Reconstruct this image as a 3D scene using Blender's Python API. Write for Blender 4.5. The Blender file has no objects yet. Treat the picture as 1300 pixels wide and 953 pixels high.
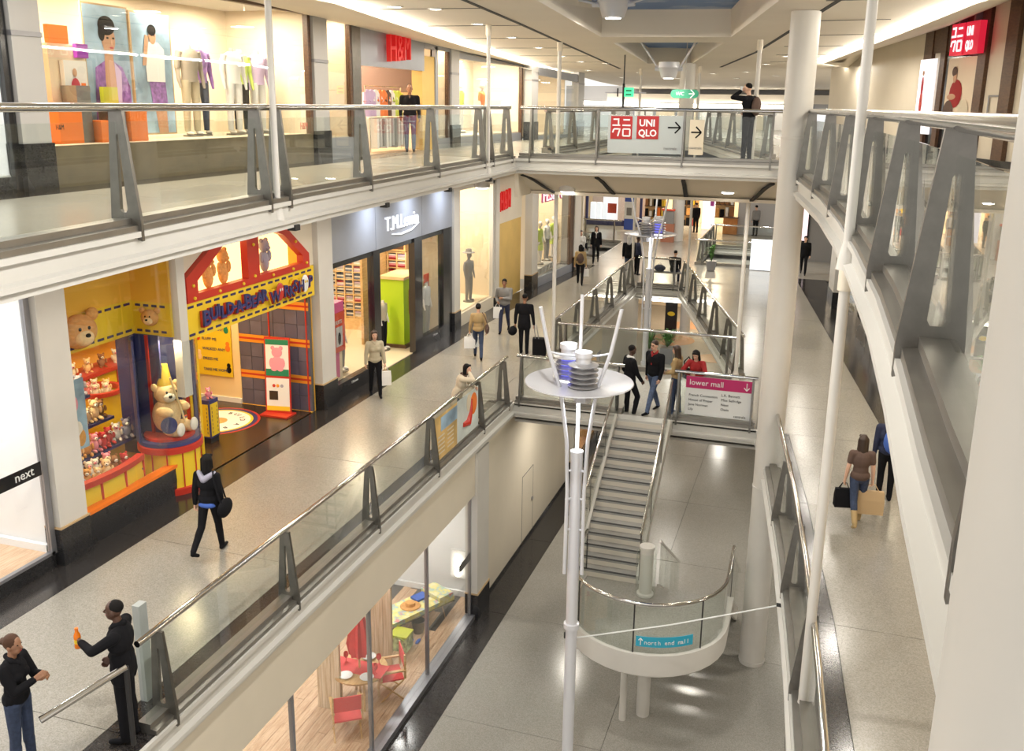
import bpy, bmesh, math, random
from mathutils import Vector, Matrix
from mathutils.geometry import tessellate_polygon
C = bpy.context.scene
COL = C.collection
rnd = random.Random(7)
PI = math.pi

# ------------------------------------------------------------------ camera
F_PX, PPX, PPY = 1185.0, 650.0, 431.5          # focal length and optical centre for a 1300 x 953 frame
VPX, VPY, SLOPE = 1050.0, 137.5, 0.013         # vanishing point of the mall axis, tilt of the horizon
EYE = Vector((0, 0, 7.2))
def _k(px, py): return Vector(((px - PPX) / F_PX, (py - PPY) / F_PX, 1.0))
_Y = _k(VPX, VPY).normalized()
_Z = _Y.cross(_k(VPX - 1000, VPY - 1000 * SLOPE)).normalized()
if _Z.y > 0: _Z = -_Z
_X = _Y.cross(_Z)
R = Matrix((_X, _Y, _Z))
cam_data = bpy.data.cameras.new('camera')
cam = bpy.data.objects.new('camera', cam_data); COL.objects.link(cam)
cam_data.sensor_fit = 'HORIZONTAL'; cam_data.sensor_width = 36.0
cam_data.lens = F_PX / 1300 * 36.0
cam_data.shift_x = 0.0; cam_data.shift_y = -(476.5 - PPY) / 1300.0
cam_data.clip_start = 0.05; cam_data.clip_end = 300
_m = Matrix((R @ Vector((1, 0, 0)), R @ Vector((0, -1, 0)), R @ Vector((0, 0, -1)))).transposed()
cam.matrix_world = Matrix.Translation(EYE) @ _m.to_4x4()
C.camera = cam
# ------------------------------------------------------------------ world, view
w = bpy.data.worlds.new('ambient_fill'); C.world = w; w.use_nodes = True
w.node_tree.nodes['Background'].inputs[0].default_value = (1.0, 0.96, 0.90, 1)
w.node_tree.nodes['Background'].inputs[1].default_value = 1.5  # even ambient fill from all sides, raised to brighten the ceiling
vs = C.view_settings
vs.view_transform = 'Standard'; vs.look = 'None'; vs.gamma = 1.0; vs.use_curve_mapping = False
vs.exposure = -0.32
C.cycles.max_bounces = 7; C.cycles.diffuse_bounces = 3; C.cycles.glossy_bounces = 3
C.cycles.transmission_bounces = 4; C.cycles.transparent_max_bounces = 24
C.cycles.caustics_reflective = False; C.cycles.caustics_refractive = False
C.cycles.sample_clamp_indirect = 4.0

def area(name, loc, size, power, col=(1, .9, .76), size_y=None, rot=(0, 0, 0), spread=PI):
    l = bpy.data.lights.new(name, 'AREA'); l.energy = power; l.color = col
    l.shape = 'DISK' if size_y is None else 'RECTANGLE'; l.size = size
    if size_y: l.size_y = size_y
    l.spread = spread
    o = bpy.data.objects.new(name, l); o.location = loc; o.rotation_euler = rot; COL.objects.link(o)
    return o

# levels of the building: lower mall floor, middle floor, upper floor
ZL, ZM, ZU = -4.6, 0.0, 5.88
XV = -6.76            # left edge of the void, on both floors
XS = -11.0            # line of the left hand shopfronts

# a pixel of the photograph back to a real place, on a level or on a wall plane
def ray(px, py): return R @ _k(px, py)
def G(px, py, z):
    d = ray(px, py); t = (z - EYE.z) / d.z; return EYE + d * t
def PX_(px, py, x):
    d = ray(px, py); t = x / d.x; return EYE + d * t
def PY_(px, py, y):
    d = ray(px, py); t = y / d.y; return EYE + d * t
def ceil_z(y): return 9.0 - 0.0174 * (y - 15)
def GC(px, py, dz=0.0):                    # on the slightly falling upper ceiling
    d = ray(px, py); t = (9.0 + 0.0174 * 15 + dz - EYE.z) / (d.z + 0.0174 * d.y); return EYE + d * t

# lamps the hall has: rows of recessed downlights in the three ceilings
UPPER_DOWN = []
for i in range(11):
    UPPER_DOWN.append((-9.0 - 0.10 * max(0, i - 4), 4.0 + 3.1 * i))
for i in range(9):
    UPPER_DOWN.append((2.6 - 0.32 * i, 9.0 + 4.2 * i))
for i in range(4):
    UPPER_DOWN.append((-5.6 + 1.0 * (i % 2), 39 + 3.2 * i))
for x, y in UPPER_DOWN:
    area('upper_downlight', (x, y, ceil_z(y) - .08), .5, 62, (1, .92, .80))
for i in range(11):
    area('gallery_downlight', (-8.9, 3.0 + 3.1 * i, 4.80), .5, 70, (1, .93, .83))
for i in range(8):
    area('gallery_downlight', (2.2 - .33 * i, 8.0 + 4.2 * i, 4.80), .5, 75, (1, .93, .83))
for x, y in ((-5, 23.4), (-2.4, 23.4), (-5.5, 41), (-8, 44), (-3, 42), (-5.5, 47), (-9.5, 47), (-2.6, 48)):
    area('gallery_downlight', (x, y, 4.80), .5, 75 if y < 40 else 150, (1, .95, .88))
for x, y in ((-5.6, 23), (-2.2, 23), (1.4, 10), (1.4, 15), (1.2, 20), (0.6, 26), (-6.2, 41), (-3.4, 42), (-5.0, 47)):
    area('lower_downlight', (x, y, -0.75), .5, 70, (1, .93, .82))

# ------------------------------------------------------------------ materials
def mat(name, col, rough=.5, metal=0.0, noise=None, bump=0.0, emit=None, spec=None, coat=0.0, bscale=None):
    m = bpy.data.materials.new(name); m.use_nodes = True
    nt = m.node_tree; b = nt.nodes['Principled BSDF']
    b.inputs['Base Color'].default_value = (*col, 1); b.inputs['Roughness'].default_value = rough
    b.inputs['Metallic'].default_value = metal
    if spec is not None: b.inputs['Specular IOR Level'].default_value = spec
    if coat: b.inputs['Coat Weight'].default_value = coat; b.inputs['Coat Roughness'].default_value = .08
    if emit:
        b.inputs['Emission Color'].default_value = (*emit[0], 1); b.inputs['Emission Strength'].default_value = emit[1]
    if noise or bump:
        tc = nt.nodes.new('ShaderNodeTexCoord'); n = nt.nodes.new('ShaderNodeTexNoise')
        n.inputs['Scale'].default_value = noise[0] if noise else (bscale or 40); n.inputs['Detail'].default_value = 3
        nt.links.new(tc.outputs['Object'], n.inputs['Vector'])
        if noise:
            r = nt.nodes.new('ShaderNodeValToRGB'); a = noise[1]
            r.color_ramp.elements[0].position = .3; r.color_ramp.elements[1].position = .7
            r.color_ramp.elements[0].color = (*[c * (1 - a) for c in col], 1)
            r.color_ramp.elements[1].color = (*[min(1, c * (1 + a)) for c in col], 1)
            nt.links.new(n.outputs['Fac'], r.inputs['Fac']); nt.links.new(r.outputs['Color'], b.inputs['Base Color'])
        if bump:
            bp = nt.nodes.new('ShaderNodeBump'); bp.inputs['Strength'].default_value = bump; bp.inputs['Distance'].default_value = .01
            nt.links.new(n.outputs['Fac'], bp.inputs['Height']); nt.links.new(bp.outputs['Normal'], b.inputs['Normal'])
    return m
def terrazzo(name, col, dark, light, rough):
    m = mat(name, col, rough); nt = m.node_tree; b = nt.nodes['Principled BSDF']
    tc = nt.nodes.new('ShaderNodeTexCoord')
    v = nt.nodes.new('ShaderNodeTexVoronoi'); v.inputs['Scale'].default_value = 75
    r = nt.nodes.new('ShaderNodeValToRGB'); e = r.color_ramp.elements
    e[0].position = 0; e[0].color = (*dark, 1); e[1].position = 1; e[1].color = (*light, 1)
    x = e.new(.5); x.color = (*col, 1)
    n = nt.nodes.new('ShaderNodeTexNoise'); n.inputs['Scale'].default_value = .55; n.inputs['Detail'].default_value = 4
    mx = nt.nodes.new('ShaderNodeMixRGB'); mx.blend_type = 'MULTIPLY'; mx.inputs['Fac'].default_value = .22
    nt.links.new(tc.outputs['Object'], v.inputs['Vector']); nt.links.new(tc.outputs['Object'], n.inputs['Vector'])
    sep = nt.nodes.new('ShaderNodeSeparateColor'); nt.links.new(v.outputs['Color'], sep.inputs[0])
    nt.links.new(sep.outputs[0], r.inputs['Fac']); nt.links.new(r.outputs['Color'], mx.inputs[1]); nt.links.new(n.outputs['Fac'], mx.inputs[2])
    nt.links.new(mx.outputs['Color'], b.inputs['Base Color'])
    rr = nt.nodes.new('ShaderNodeMapRange'); rr.inputs[3].default_value = rough * .75; rr.inputs[4].default_value = rough * 1.35
    nt.links.new(n.outputs['Fac'], rr.inputs[0]); nt.links.new(rr.outputs[0], b.inputs['Roughness'])
    return m
def wood(name, a, bcol, scale=(1, 12, 1), rough=.4):
    m = mat(name, a, rough); nt = m.node_tree; b = nt.nodes['Principled BSDF']
    tc = nt.nodes.new('ShaderNodeTexCoord'); mp = nt.nodes.new('ShaderNodeMapping'); mp.inputs['Scale'].default_value = scale
    n = nt.nodes.new('ShaderNodeTexNoise'); n.inputs['Scale'].default_value = 3; n.inputs['Detail'].default_value = 6
    r = nt.nodes.new('ShaderNodeValToRGB'); r.color_ramp.elements[0].position = .35; r.color_ramp.elements[1].position = .65
    r.color_ramp.elements[0].color = (*a, 1); r.color_ramp.elements[1].color = (*bcol, 1)
    nt.links.new(tc.outputs['Object'], mp.inputs[0]); nt.links.new(mp.outputs[0], n.inputs['Vector'])
    nt.links.new(n.outputs['Fac'], r.inputs['Fac']); nt.links.new(r.outputs['Color'], b.inputs['Base Color'])
    return m
def glass(name, tint, refl=1.0):
    m = bpy.data.materials.new(name); m.use_nodes = True; nt = m.node_tree; nt.nodes.clear()
    o = nt.nodes.new('ShaderNodeOutputMaterial'); t = nt.nodes.new('ShaderNodeBsdfTransparent'); t.inputs[0].default_value = (*tint, 1)
    g = nt.nodes.new('ShaderNodeBsdfGlossy'); g.inputs['Roughness'].default_value = .01; g.inputs[0].default_value = (refl, refl, refl, 1)
    f = nt.nodes.new('ShaderNodeFresnel'); ge = nt.nodes.new('ShaderNodeNewGeometry'); mr = nt.nodes.new('ShaderNodeMapRange')
    mr.inputs[3].default_value = 1.42; mr.inputs[4].default_value = 1 / 1.42; nt.links.new(ge.outputs['Backfacing'], mr.inputs[0]); nt.links.new(mr.outputs[0], f.inputs['IOR'])
    mx = nt.nodes.new('ShaderNodeMixShader')
    nt.links.new(f.outputs[0], mx.inputs[0]); nt.links.new(t.outputs[0], mx.inputs[1]); nt.links.new(g.outputs[0], mx.inputs[2])
    nt.links.new(mx.outputs[0], o.inputs[0]); return m
def glow(name, col, s): return mat(name, tuple(c * .35 for c in col), .5, emit=(col, s))

M = {}
M['white'] = mat('white_paint', (.63, .605, .56), .42, noise=(1.2, .04))
M['cream'] = mat('cream_paint', (.72, .65, .53), .55, noise=(.8, .04))
M['ceiling'] = mat('ceiling_plaster', (.84, .77, .66), .6, noise=(.6, .03))
M['fascia'] = mat('fascia_paint', (.60, .585, .545), .35, noise=(.7, .03))
M['terrazzo'] = terrazzo('terrazzo_light', (.34, .32, .275), (.28, .26, .22), (.40, .375, .33), .20)
M['terrazzo_low'] = terrazzo('terrazzo_lower', (.36, .345, .31), (.30, .285, .25), (.42, .40, .36), .18)
M['uptile'] = terrazzo('upper_tile', (.43, .40, .34), (.39, .36, .31), (.47, .435, .37), .22)
M['granite'] = terrazzo('granite_dark', (.030, .027, .026), (.018, .016, .016), (.048, .044, .042), .16)
M['plinth'] = terrazzo('plinth_granite', (.022, .022, .024), (.014, .014, .015), (.035, .035, .038), .25)
M['joint'] = mat('floor_joint', (.12, .11, .10), .7)
M['steel'] = mat('brushed_steel', (.22, .21, .195), .38, 1.0, noise=(9, .10))
M['chrome'] = mat('polished_steel', (.60, .59, .57), .12, 1.0)
M['channel'] = mat('steel_channel', (.29, .275, .25), .38, .9, noise=(3, .08))
M['glass'] = glass('balustrade_glass', (.93, .955, .94))
M['shopglass'] = glass('shop_glass', (.97, .98, .97))
M['seal'] = mat('black_seal', (.02, .02, .02), .5)
M['black'] = mat('black_gloss', (.012, .012, .014), .2, coat=.3)
M['blackmatt'] = mat('black_matt', (.02, .019, .019), .7)
M['greymetal'] = mat('grey_metal', (.30, .30, .32), .35, .6)
M['bluegrey'] = mat('blue_grey_panel', (.34, .36, .41), .35, .3, noise=(1.5, .05))
M['lamp'] = glow('lamp_glow', (1, .95, .86), 14)
M['cove'] = glow('cove_glow', (1, .93, .80), 14.0)
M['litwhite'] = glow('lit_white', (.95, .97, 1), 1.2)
M['red'] = mat('red_paint', (.50, .035, .02), .35)
M['yellow'] = mat('yellow_paint', (.80, .56, .03), .4)
M['navy'] = mat('navy_paint', (.035, .04, .15), .4)

# ------------------------------------------------------------------ mesh building
BASE = {}
class MB:
    def __init__(s): s.v = []; s.f = []; s.m = []
    def add(s, vs, fs, m=0):
        n = len(s.v); s.v += [tuple(v) for v in vs]
        for f in fs: s.f.append(tuple(i + n for i in f)); s.m.append(m)
    def box(s, x0, x1, y0, y1, z0, z1, m=0):
        if x0 > x1: x0, x1 = x1, x0
        if y0 > y1: y0, y1 = y1, y0
        if z0 > z1: z0, z1 = z1, z0
        s.add([(x0, y0, z0), (x1, y0, z0), (x1, y1, z0), (x0, y1, z0), (x0, y0, z1), (x1, y0, z1), (x1, y1, z1), (x0, y1, z1)],
              [(3, 2, 1, 0), (4, 5, 6, 7), (0, 1, 5, 4), (1, 2, 6, 5), (2, 3, 7, 6), (3, 0, 4, 7)], m)
    def obox(s, o, u, v, n, m=0):                  # box spanned by three vectors from corner o
        o, u, v, n = Vector(o), Vector(u), Vector(v), Vector(n)
        if u.cross(v).dot(n) < 0: u, v = v, u
        p = [o, o + u, o + u + v, o + v]; p += [q + n for q in p]
        s.add(p, [(3, 2, 1, 0), (4, 5, 6, 7), (0, 1, 5, 4), (1, 2, 6, 5), (2, 3, 7, 6), (3, 0, 4, 7)], m)
    def prism(s, poly, h, m=0):                    # 3d polygon pushed along vector h
        h = Vector(h); a = [Vector(p) for p in poly]; b = [p + h for p in a]; n = len(a)
        nrm = Vector((0, 0, 0))
        for i in range(n): nrm += a[i].cross(a[(i + 1) % n])
        if nrm.dot(h) > 0: a, b = b, a
        tri = tessellate_polygon([a])
        s.add(a + b, [], m)
        k = len(s.v) - 2 * n
        for t in tri:
            q = [a[i] for i in t]; nn = (q[1] - q[0]).cross(q[2] - q[0])
            up = nn.dot(a[0] - b[0]) > 0
            t2 = t if up else t[::-1]
            s.f.append(tuple(k + i for i in t2)); s.m.append(m)
            s.f.append(tuple(k + n + i for i in t2[::-1])); s.m.append(m)
        for i in range(n):
            j = (i + 1) % n; s.f.append((k + i, k + n + i, k + n + j, k + j)); s.m.append(m)
    def cyl(s, p0, p1, r0, r1=None, n=12, m=0, cap=True):
        p0, p1 = Vector(p0), Vector(p1); r1 = r0 if r1 is None else r1
        d = (p1 - p0).normalized(); a = d.orthogonal().normalized(); b = d.cross(a)
        vs = []
        for p, r in ((p0, r0), (p1, r1)):
            for i in range(n):
                t = 2 * PI * i / n; vs.append(p + (a * math.cos(t) + b * math.sin(t)) * r)
        fs = [(i, (i + 1) % n, n + (i + 1) % n, n + i) for i in range(n)]
        if cap: fs += [tuple(range(n - 1, -1, -1)), tuple(range(n, 2 * n))]
        s.add(vs, fs, m)
    def tube(s, path, r, n=8, m=0, closed=False):
        P = [Vector(p) for p in path]; N = len(P); up = None; vs = []
        for i, p in enumerate(P):
            if closed: t = (P[(i + 1) % N] - P[i - 1]).normalized()
            else: t = (P[min(i + 1, N - 1)] - P[max(i - 1, 0)]).normalized()
            if up is None: up = t.orthogonal().normalized()
            up = (up - t * up.dot(t)).normalized(); b = t.cross(up)
            rr = r[i] if isinstance(r, (list, tuple)) else r
            for k in range(n):
                a = 2 * PI * k / n; vs.append(p + (up * math.cos(a) + b * math.sin(a)) * rr)
        fs = []
        for i in range(N if closed else N - 1):
            j = (i + 1) % N
            for k in range(n): fs.append((i * n + k, i * n + (k + 1) % n, j * n + (k + 1) % n, j * n + k))
        if not closed: fs += [tuple(range(n - 1, -1, -1)), tuple((N - 1) * n + k for k in range(n))]
        s.add(vs, fs, m)
    def ell(s, c, r, n=10, m=0, rot=None):
        c = Vector(c); r = (r, r, r) if not isinstance(r, (tuple, list)) else r; k = max(4, n // 2 + 1)
        vs = []; 
        for i in range(k + 1):
            ph = PI * i / k
            for j in range(n):
                th = 2 * PI * j / n; q = Vector((math.sin(ph) * math.cos(th) * r[0], math.sin(ph) * math.sin(th) * r[1], math.cos(ph) * r[2]))
                if rot: q = rot @ q
                vs.append(c + q)
        fs = []
        for i in range(k):
            for j in range(n):
                a, b2, c2, d = i * n + j, i * n + (j + 1) % n, (i + 1) * n + (j + 1) % n, (i + 1) * n + j
                fs.append((a, d, c2, b2))
        s.add(vs, fs, m)
    def lathe(s, c, prof, n=24, m=0):              # profile of (radius, z)
        c = Vector(c); vs = []; k = len(prof)
        for r, z in prof:
            for j in range(n):
                t = 2 * PI * j / n; vs.append(c + Vector((r * math.cos(t), r * math.sin(t), z)))
        fs = []
        for i in range(k - 1):
            for j in range(n): fs.append((i * n + j, i * n + (j + 1) % n, (i + 1) * n + (j + 1) % n, (i + 1) * n + j))
        s.add(vs, fs, m)
    def sweep(s, prof, path, m=0, closed_prof=False):   # prof: (outward offset, z); outward is right of the travel direction
        P = [Vector((p[0], p[1], p[2] if len(p) > 2 else 0)) for p in path]; N = len(P); vs = []
        for i in range(N):
            a = (P[i] - P[i - 1]) if i else (P[1] - P[0]); b = (P[i + 1] - P[i]) if i < N - 1 else a
            a = Vector((a.x, a.y, 0)).normalized(); b = Vector((b.x, b.y, 0)).normalized()
            na = Vector((a.y, -a.x, 0)); nb = Vector((b.y, -b.x, 0)); n = (na + nb).normalized()
            n = n / max(.35, n.dot(na))
            for o, z in prof: vs.append(P[i] + n * o + Vector((0, 0, z)))
        k = len(prof); fs = []
        for i in range(N - 1):
            for j in range(k if closed_prof else k - 1):
                j2 = (j + 1) % k; fs.append((i * k + j, i * k + j2, (i + 1) * k + j2, (i + 1) * k + j))
        if closed_prof: fs += [tuple(range(k)), tuple((N - 1) * k + j for j in range(k - 1, -1, -1))]
        s.add(vs, fs, m)
    def build(s, name, mats, parent=None, smooth=False, world=True, fix=False):
        me = bpy.data.meshes.new(name)
        off = BASE.get(parent.name, Vector((0, 0, 0))) if (parent and world) else Vector((0, 0, 0))
        me.from_pydata([(v[0] - off.x, v[1] - off.y, v[2] - off.z) for v in s.v], [], s.f)
        if not isinstance(mats, (list, tuple)): mats = [mats]
        for m_ in mats: me.materials.append(M[m_] if isinstance(m_, str) else m_)
        if len(mats) > 1:
            for p, mi in zip(me.polygons, s.m): p.material_index = mi
        if fix:
            bm = bmesh.new(); bm.from_mesh(me); bmesh.ops.recalc_face_normals(bm, faces=bm.faces); bm.to_mesh(me); bm.free()
        if smooth:
            for p in me.polygons: p.use_smooth = True
            try: me.set_sharp_from_angle(angle=math.radians(40))
            except Exception: pass
        me.update()
        o = bpy.data.objects.new(name, me); COL.objects.link(o)
        if parent: o.parent = parent; BASE[o.name] = off
        return o
def tag(o, label=None, cat=None, group=None, kind=None):
    if label: o['label'] = label
    if cat: o['category'] = cat
    if group: o['group'] = group
    if kind: o['kind'] = kind
    return o
def thing(name, label, cat, loc=(0, 0, 0), rz=0.0, group=None):
    o = bpy.data.objects.new(name, None); COL.objects.link(o); o.location = loc; o.rotation_euler = (0, 0, rz)
    o.empty_display_size = .2; BASE[o.name] = Vector(loc)
    return tag(o, label, cat, group)
def struct(name, mb, m, parent=None, smooth=False, fix=False):
    o = mb.build(name, m, parent, smooth, fix=fix)
    if not parent: o['kind'] = 'structure'
    return o
def bx(name, m, parent, *a):
    b = MB(); b.box(*a); return b.build(name, m, parent)
def clone(o, parent=None, loc=None, rz=None, label=None, group=None):
    c = o.copy(); COL.objects.link(c)
    if parent: c.parent = parent
    if loc is not None: c.location = loc
    if rz is not None: c.rotation_euler = (0, 0, rz)
    if label: c['label'] = label
    if group: c['group'] = group
    for ch in list(o.children): clone(ch, c)
    return c
def lettering(txt, org, right, up, size, m, parent=None, depth=.01, name='lettering', align='LEFT', squeeze=1.0, bold=0.0):
    cu = bpy.data.curves.new('t', 'FONT'); cu.body = txt; cu.size = size; cu.extrude = depth; cu.align_x = align; cu.resolution_u = 2; cu.offset = bold
    t = bpy.data.objects.new('t', cu); COL.objects.link(t)
    dg = bpy.context.evaluated_depsgraph_get(); me = bpy.data.meshes.new_from_object(t.evaluated_get(dg))
    bpy.data.objects.remove(t); bpy.data.curves.remove(cu)
    r = Vector(right).normalized(); u = Vector(up).normalized(); n = r.cross(u); o = Vector(org)
    off = BASE.get(parent.name, Vector((0, 0, 0))) if parent else Vector((0, 0, 0))
    for v in me.vertices: v.co = o + r * v.co.x * squeeze + u * v.co.y + n * (v.co.z + depth) - off
    me.materials.clear(); me.materials.append(M[m] if isinstance(m, str) else m); me.name = name
    ob = bpy.data.objects.new(name, me); COL.objects.link(ob)
    if parent: ob.parent = parent; BASE[ob.name] = off
    return ob
def plate(name, m, parent, o, u, v, n, t):       # thin slab with corner o, sides u and v, thickness t along n
    b = MB(); b.obox(o, u, v, Vector(n).normalized() * t); return b.build(name, m, parent)
def lerp(a, b, t): return a + (b - a) * t
def interp(pts, y):
    if y <= pts[0][0]: return pts[0][1]
    for (a, va), (b, vb) in zip(pts, pts[1:]):
        if y <= b: return lerp(va, vb, (y - a) / (b - a))
    return pts[-1][1]

# ================================================================== floors
EDGE_MID = [(0, .45), (5, .45), (9, .32), (11.28, .17), (12.54, .07), (14.92, -.15), (19.11, -.64), (21.1, -.90)]
EDGE_UP = [(0, 1.9), (1.2, 1.5), (1.9, .80), (2.4, .47), (3.8, .46), (5.3, .47), (7.1, .45), (9.46, .36), (11.8, .24), (14.93, .0), (17.7, -.32), (20.32, -.65), (22.9, -.92)]
EDGE_UPL = [(-3, -6.1), (6, -6.45), (12, -6.90), (22.8, -7.32)]
V2 = [(-6.76, 25.3), (-6.82, 37.6), (-5.12, 37.6), (-1.78, 25.3)]       # the second opening in the middle floor
def void2_r(y): return lerp(-1.78, -5.12, (y - 25.3) / 12.3)
SHOP_L = [(-3, -11.0), (28, -11.0), (35, -10.72), (41.5, -10.2), (75, -13)]
SHOP_R = [(-3, 6.6), (8, 5.0), (20, 3.1), (27.9, 2.1), (40, .55), (75, -4)]
WALL_UR = [(-3, 11.5), (20, 5.7), (24.56, 4.3), (30.9, 2.2), (41, .5), (75, -5)]
class Floor:
    def __init__(s, name, z):
        s.z = z; s.base = MB(); s.items = []; s.name = name
    def strip(s, ya, yb, xa, xb, m, step=3.0, dz=0.0):
        y = ya
        while y < yb - 1e-4:
            y2 = min(y + step, yb); g = .005
            f = lambda q, yy: q(yy) if callable(q) else q
            p = [(f(xa, y) + g, y + g), (f(xb, y) - g, y + g), (f(xb, y2) - g, y2 - g), (f(xa, y2) + g, y2 - g)]
            s.items.append(([(a, b, s.z + dz) for a, b in p], m))
            s.base.prism([(f(xa, y), y, s.z - .06), (f(xb, y), y, s.z - .06), (f(xb, y2), y2, s.z - .06), (f(xa, y2), y2, s.z - .06)], (0, 0, .035 + dz), 0)
            y = y2
    def build(s):
        o = struct(s.name, s.base, 'joint')
        for p, m in s.items:
            b = MB(); b.prism([(a, c, d - .022) for a, c, d in p], (0, 0, .022)); b.build('floor_panel', m, o)
        return o
fm = Floor('floor', ZM)
em = lambda y: interp(EDGE_MID, y)
sl = lambda y: interp(SHOP_L, y) + (.66 if y < 38 else .66)
fm.strip(-1, 42, lambda y: interp(SHOP_L, y) - .3, sl, 'granite', 4.3)
fm.strip(-1, 37.6, sl, -7.42, 'terrazzo', 4.3)
fm.strip(-1, 21.1, -7.42, XV - .06, 'granite', 4.3)
fm.strip(21.1, 25.3, -7.42, lambda y: lerp(-.9, -1.1, (y - 21.1) / 4.2), 'terrazzo', 2.1)
fm.strip(25.3, 37.6, -7.42, XV - .06, 'terrazzo', 4.3)
rsh = lambda y: interp(SHOP_R, y) - .95
fm.strip(0, 21.1, lambda y: em(y) + .06, lambda y: em(y) + .72, 'granite', 4.3)
fm.strip(0, 21.1, lambda y: em(y) + .72, rsh, 'terrazzo', 4.3)
fm.strip(21.1, 25.3, lambda y: lerp(-.9, -1.1, (y - 21.1) / 4.2), rsh, 'terrazzo', 2.1)
fm.strip(25.3, 37.6, lambda y: void2_r(y) + .06, rsh, 'terrazzo', 4.1)
fm.strip(37.6, 42, sl, rsh, 'terrazzo', 4.4)
fm.strip(0, 42, rsh, lambda y: interp(SHOP_R, y) + .3, 'granite', 4.2)
fm.strip(42, 44.3, -16, -5.4, 'terrazzo', 2.4); fm.strip(42, 44.3, -5.4, 4, 'terrazzo', 2.4)
fm.strip(44.3, 50, -16, -13.9, 'terrazzo', 2.9); fm.strip(44.3, 50, -10.0, -5.3, 'terrazzo', 2.9); fm.strip(44.3, 50, -1.75, 4, 'terrazzo', 2.9)
fm.strip(50, 68, -18, -7, 'terrazzo', 4.5); fm.strip(50, 68, -7, 4, 'terrazzo', 4.5)
floor_mid = fm.build()
fl = Floor('floor', ZL)
fl.strip(3, 40, -7.05, -6.23, 'granite', 4.0)
for xa, xb in ((-6.23, -3.0), (-3.0, .3), (.3, 3.6), (3.6, 7)): fl.strip(3, 40, xa, xb, 'terrazzo_low', 4.0)
fl.strip(40, 62, -14, 7, 'terrazzo_low', 5.5)
floor_low = fl.build()
fu = Floor('floor', ZU)
eu = lambda y: interp(EDGE_UP, y); eul = lambda y: interp(EDGE_UPL, y)
fu.strip(-2, 22.8, lambda y: interp(SHOP_L, y) - .2, lambda y: interp(SHOP_L, y) + .66, 'granite', 4.3)
fu.strip(-2, 22.8, lambda y: interp(SHOP_L, y) + .66, lambda y: eul(y) - .06, 'uptile', 4.3)
fu.strip(22.96, 25.74, lambda y: interp(SHOP_L, y) - .2, lambda y: interp(WALL_UR, y) + .2, 'uptile', 3)
fu.strip(25.8, 38, lambda y: interp(SHOP_L, y) - .2, XV - .5, 'uptile', 4.2)
fu.strip(25.8, 38, lambda y: void2_r(y) + .5, lambda y: interp(WALL_UR, y) + .2, 'uptile', 4.2)
fu.strip(38, 60, -14, 2, 'uptile', 5.5)
fu.strip(.5, 22.8, lambda y: eu(y) + .06, lambda y: interp(WALL_UR, y) + .2, 'uptile', 4.3)
floor_up = fu.build()

# ================================================================== slab edges and soffits
LEDGE = [(-.05, .003), (0, .003), (.0, -.055), (-.05, -.07), (-.05, -.22), (.03, -.24), (.03, -.29), (-.02, -.31), (-.02, -.37)]
def densify(pts, f, n): return [(f(lerp(a, b, i / n)), lerp(a, b, i / n)) for a, b in [pts] for i in range(n + 1)]
LOOP_UP = [(interp(EDGE_UPL, y), y) for y in (-3, 6, 12, 22.8)] + [(eu(y), y) for y in [22.9, 21.5, 20.3, 19, 17.7, 16.3, 14.9, 13.4, 11.8, 10.6, 9.46, 8.3, 7.1, 6.2, 5.3, 4.5, 3.8, 3.1, 2.4, 1.9, 1.2, 0]]
b = MB(); b.sweep(LEDGE, [(x, y, ZU) for x, y in LOOP_UP])
struct('trim_1', b, 'fascia', fix=False)
b = MB(); b.sweep([(-.02, -.37), (-.12, -.39), (-.5, -.53), (-.95, -.77), (-1.35, -.93), (-1.6, -.97)], [(x, y, ZU) for x, y in LOOP_UP[3:]])
struct('trim_2', b, 'cream', smooth=True)
b = MB(); b.sweep([(-.02, -.37), (-.12, -.38), (-1.0, -.48), (-2.0, -.66), (-3.0, -.97)], [(x, y, ZU) for x, y in LOOP_UP[:4]] + [(-7.5, 38, ZU)])
struct('trim_2', b, 'cream', smooth=True)
LOOP_MID = [(XV, -1), (XV, 10), (XV, 21.1), (-.9, 21.1)] + [(em(y), y) for y in (20, 19.1, 17.8, 16.4, 14.9, 13.7, 12.5, 11.3, 9.8, 8.4, 6.5, 5, 3, 0)]
b = MB(); b.sweep(LEDGE, [(x, y, ZM) for x, y in LOOP_MID]); struct('trim_3', b, 'fascia')
b = MB(); b.sweep([(-.02, -.37), (-.12, -.40), (-.7, -.62), (-1.3, -.66)], [(x, y, ZM) for x, y in LOOP_MID[2:]]); struct('trim_4', b, 'fascia', smooth=True)
LOOP_V2 = V2 + [V2[0]]
b = MB(); b.sweep(LEDGE, [(x, y, ZM) for x, y in LOOP_V2]); struct('trim_5', b, 'fascia')
b = MB(); b.sweep([(-.02, -.37), (-.12, -.40), (-.7, -.62), (-1.3, -.66)], [(x, y, ZM) for x, y in LOOP_V2]); struct('trim_6', b, 'fascia', smooth=True)
V2U = [(-7.3, 25.8), (-7.3, 38), (-4.6, 38), (-1.45, 25.8)]
b = MB(); b.sweep(LEDGE, [(x, y, ZU) for x, y in V2U + [V2U[0]]]); struct('trim_7', b, 'fascia')
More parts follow.
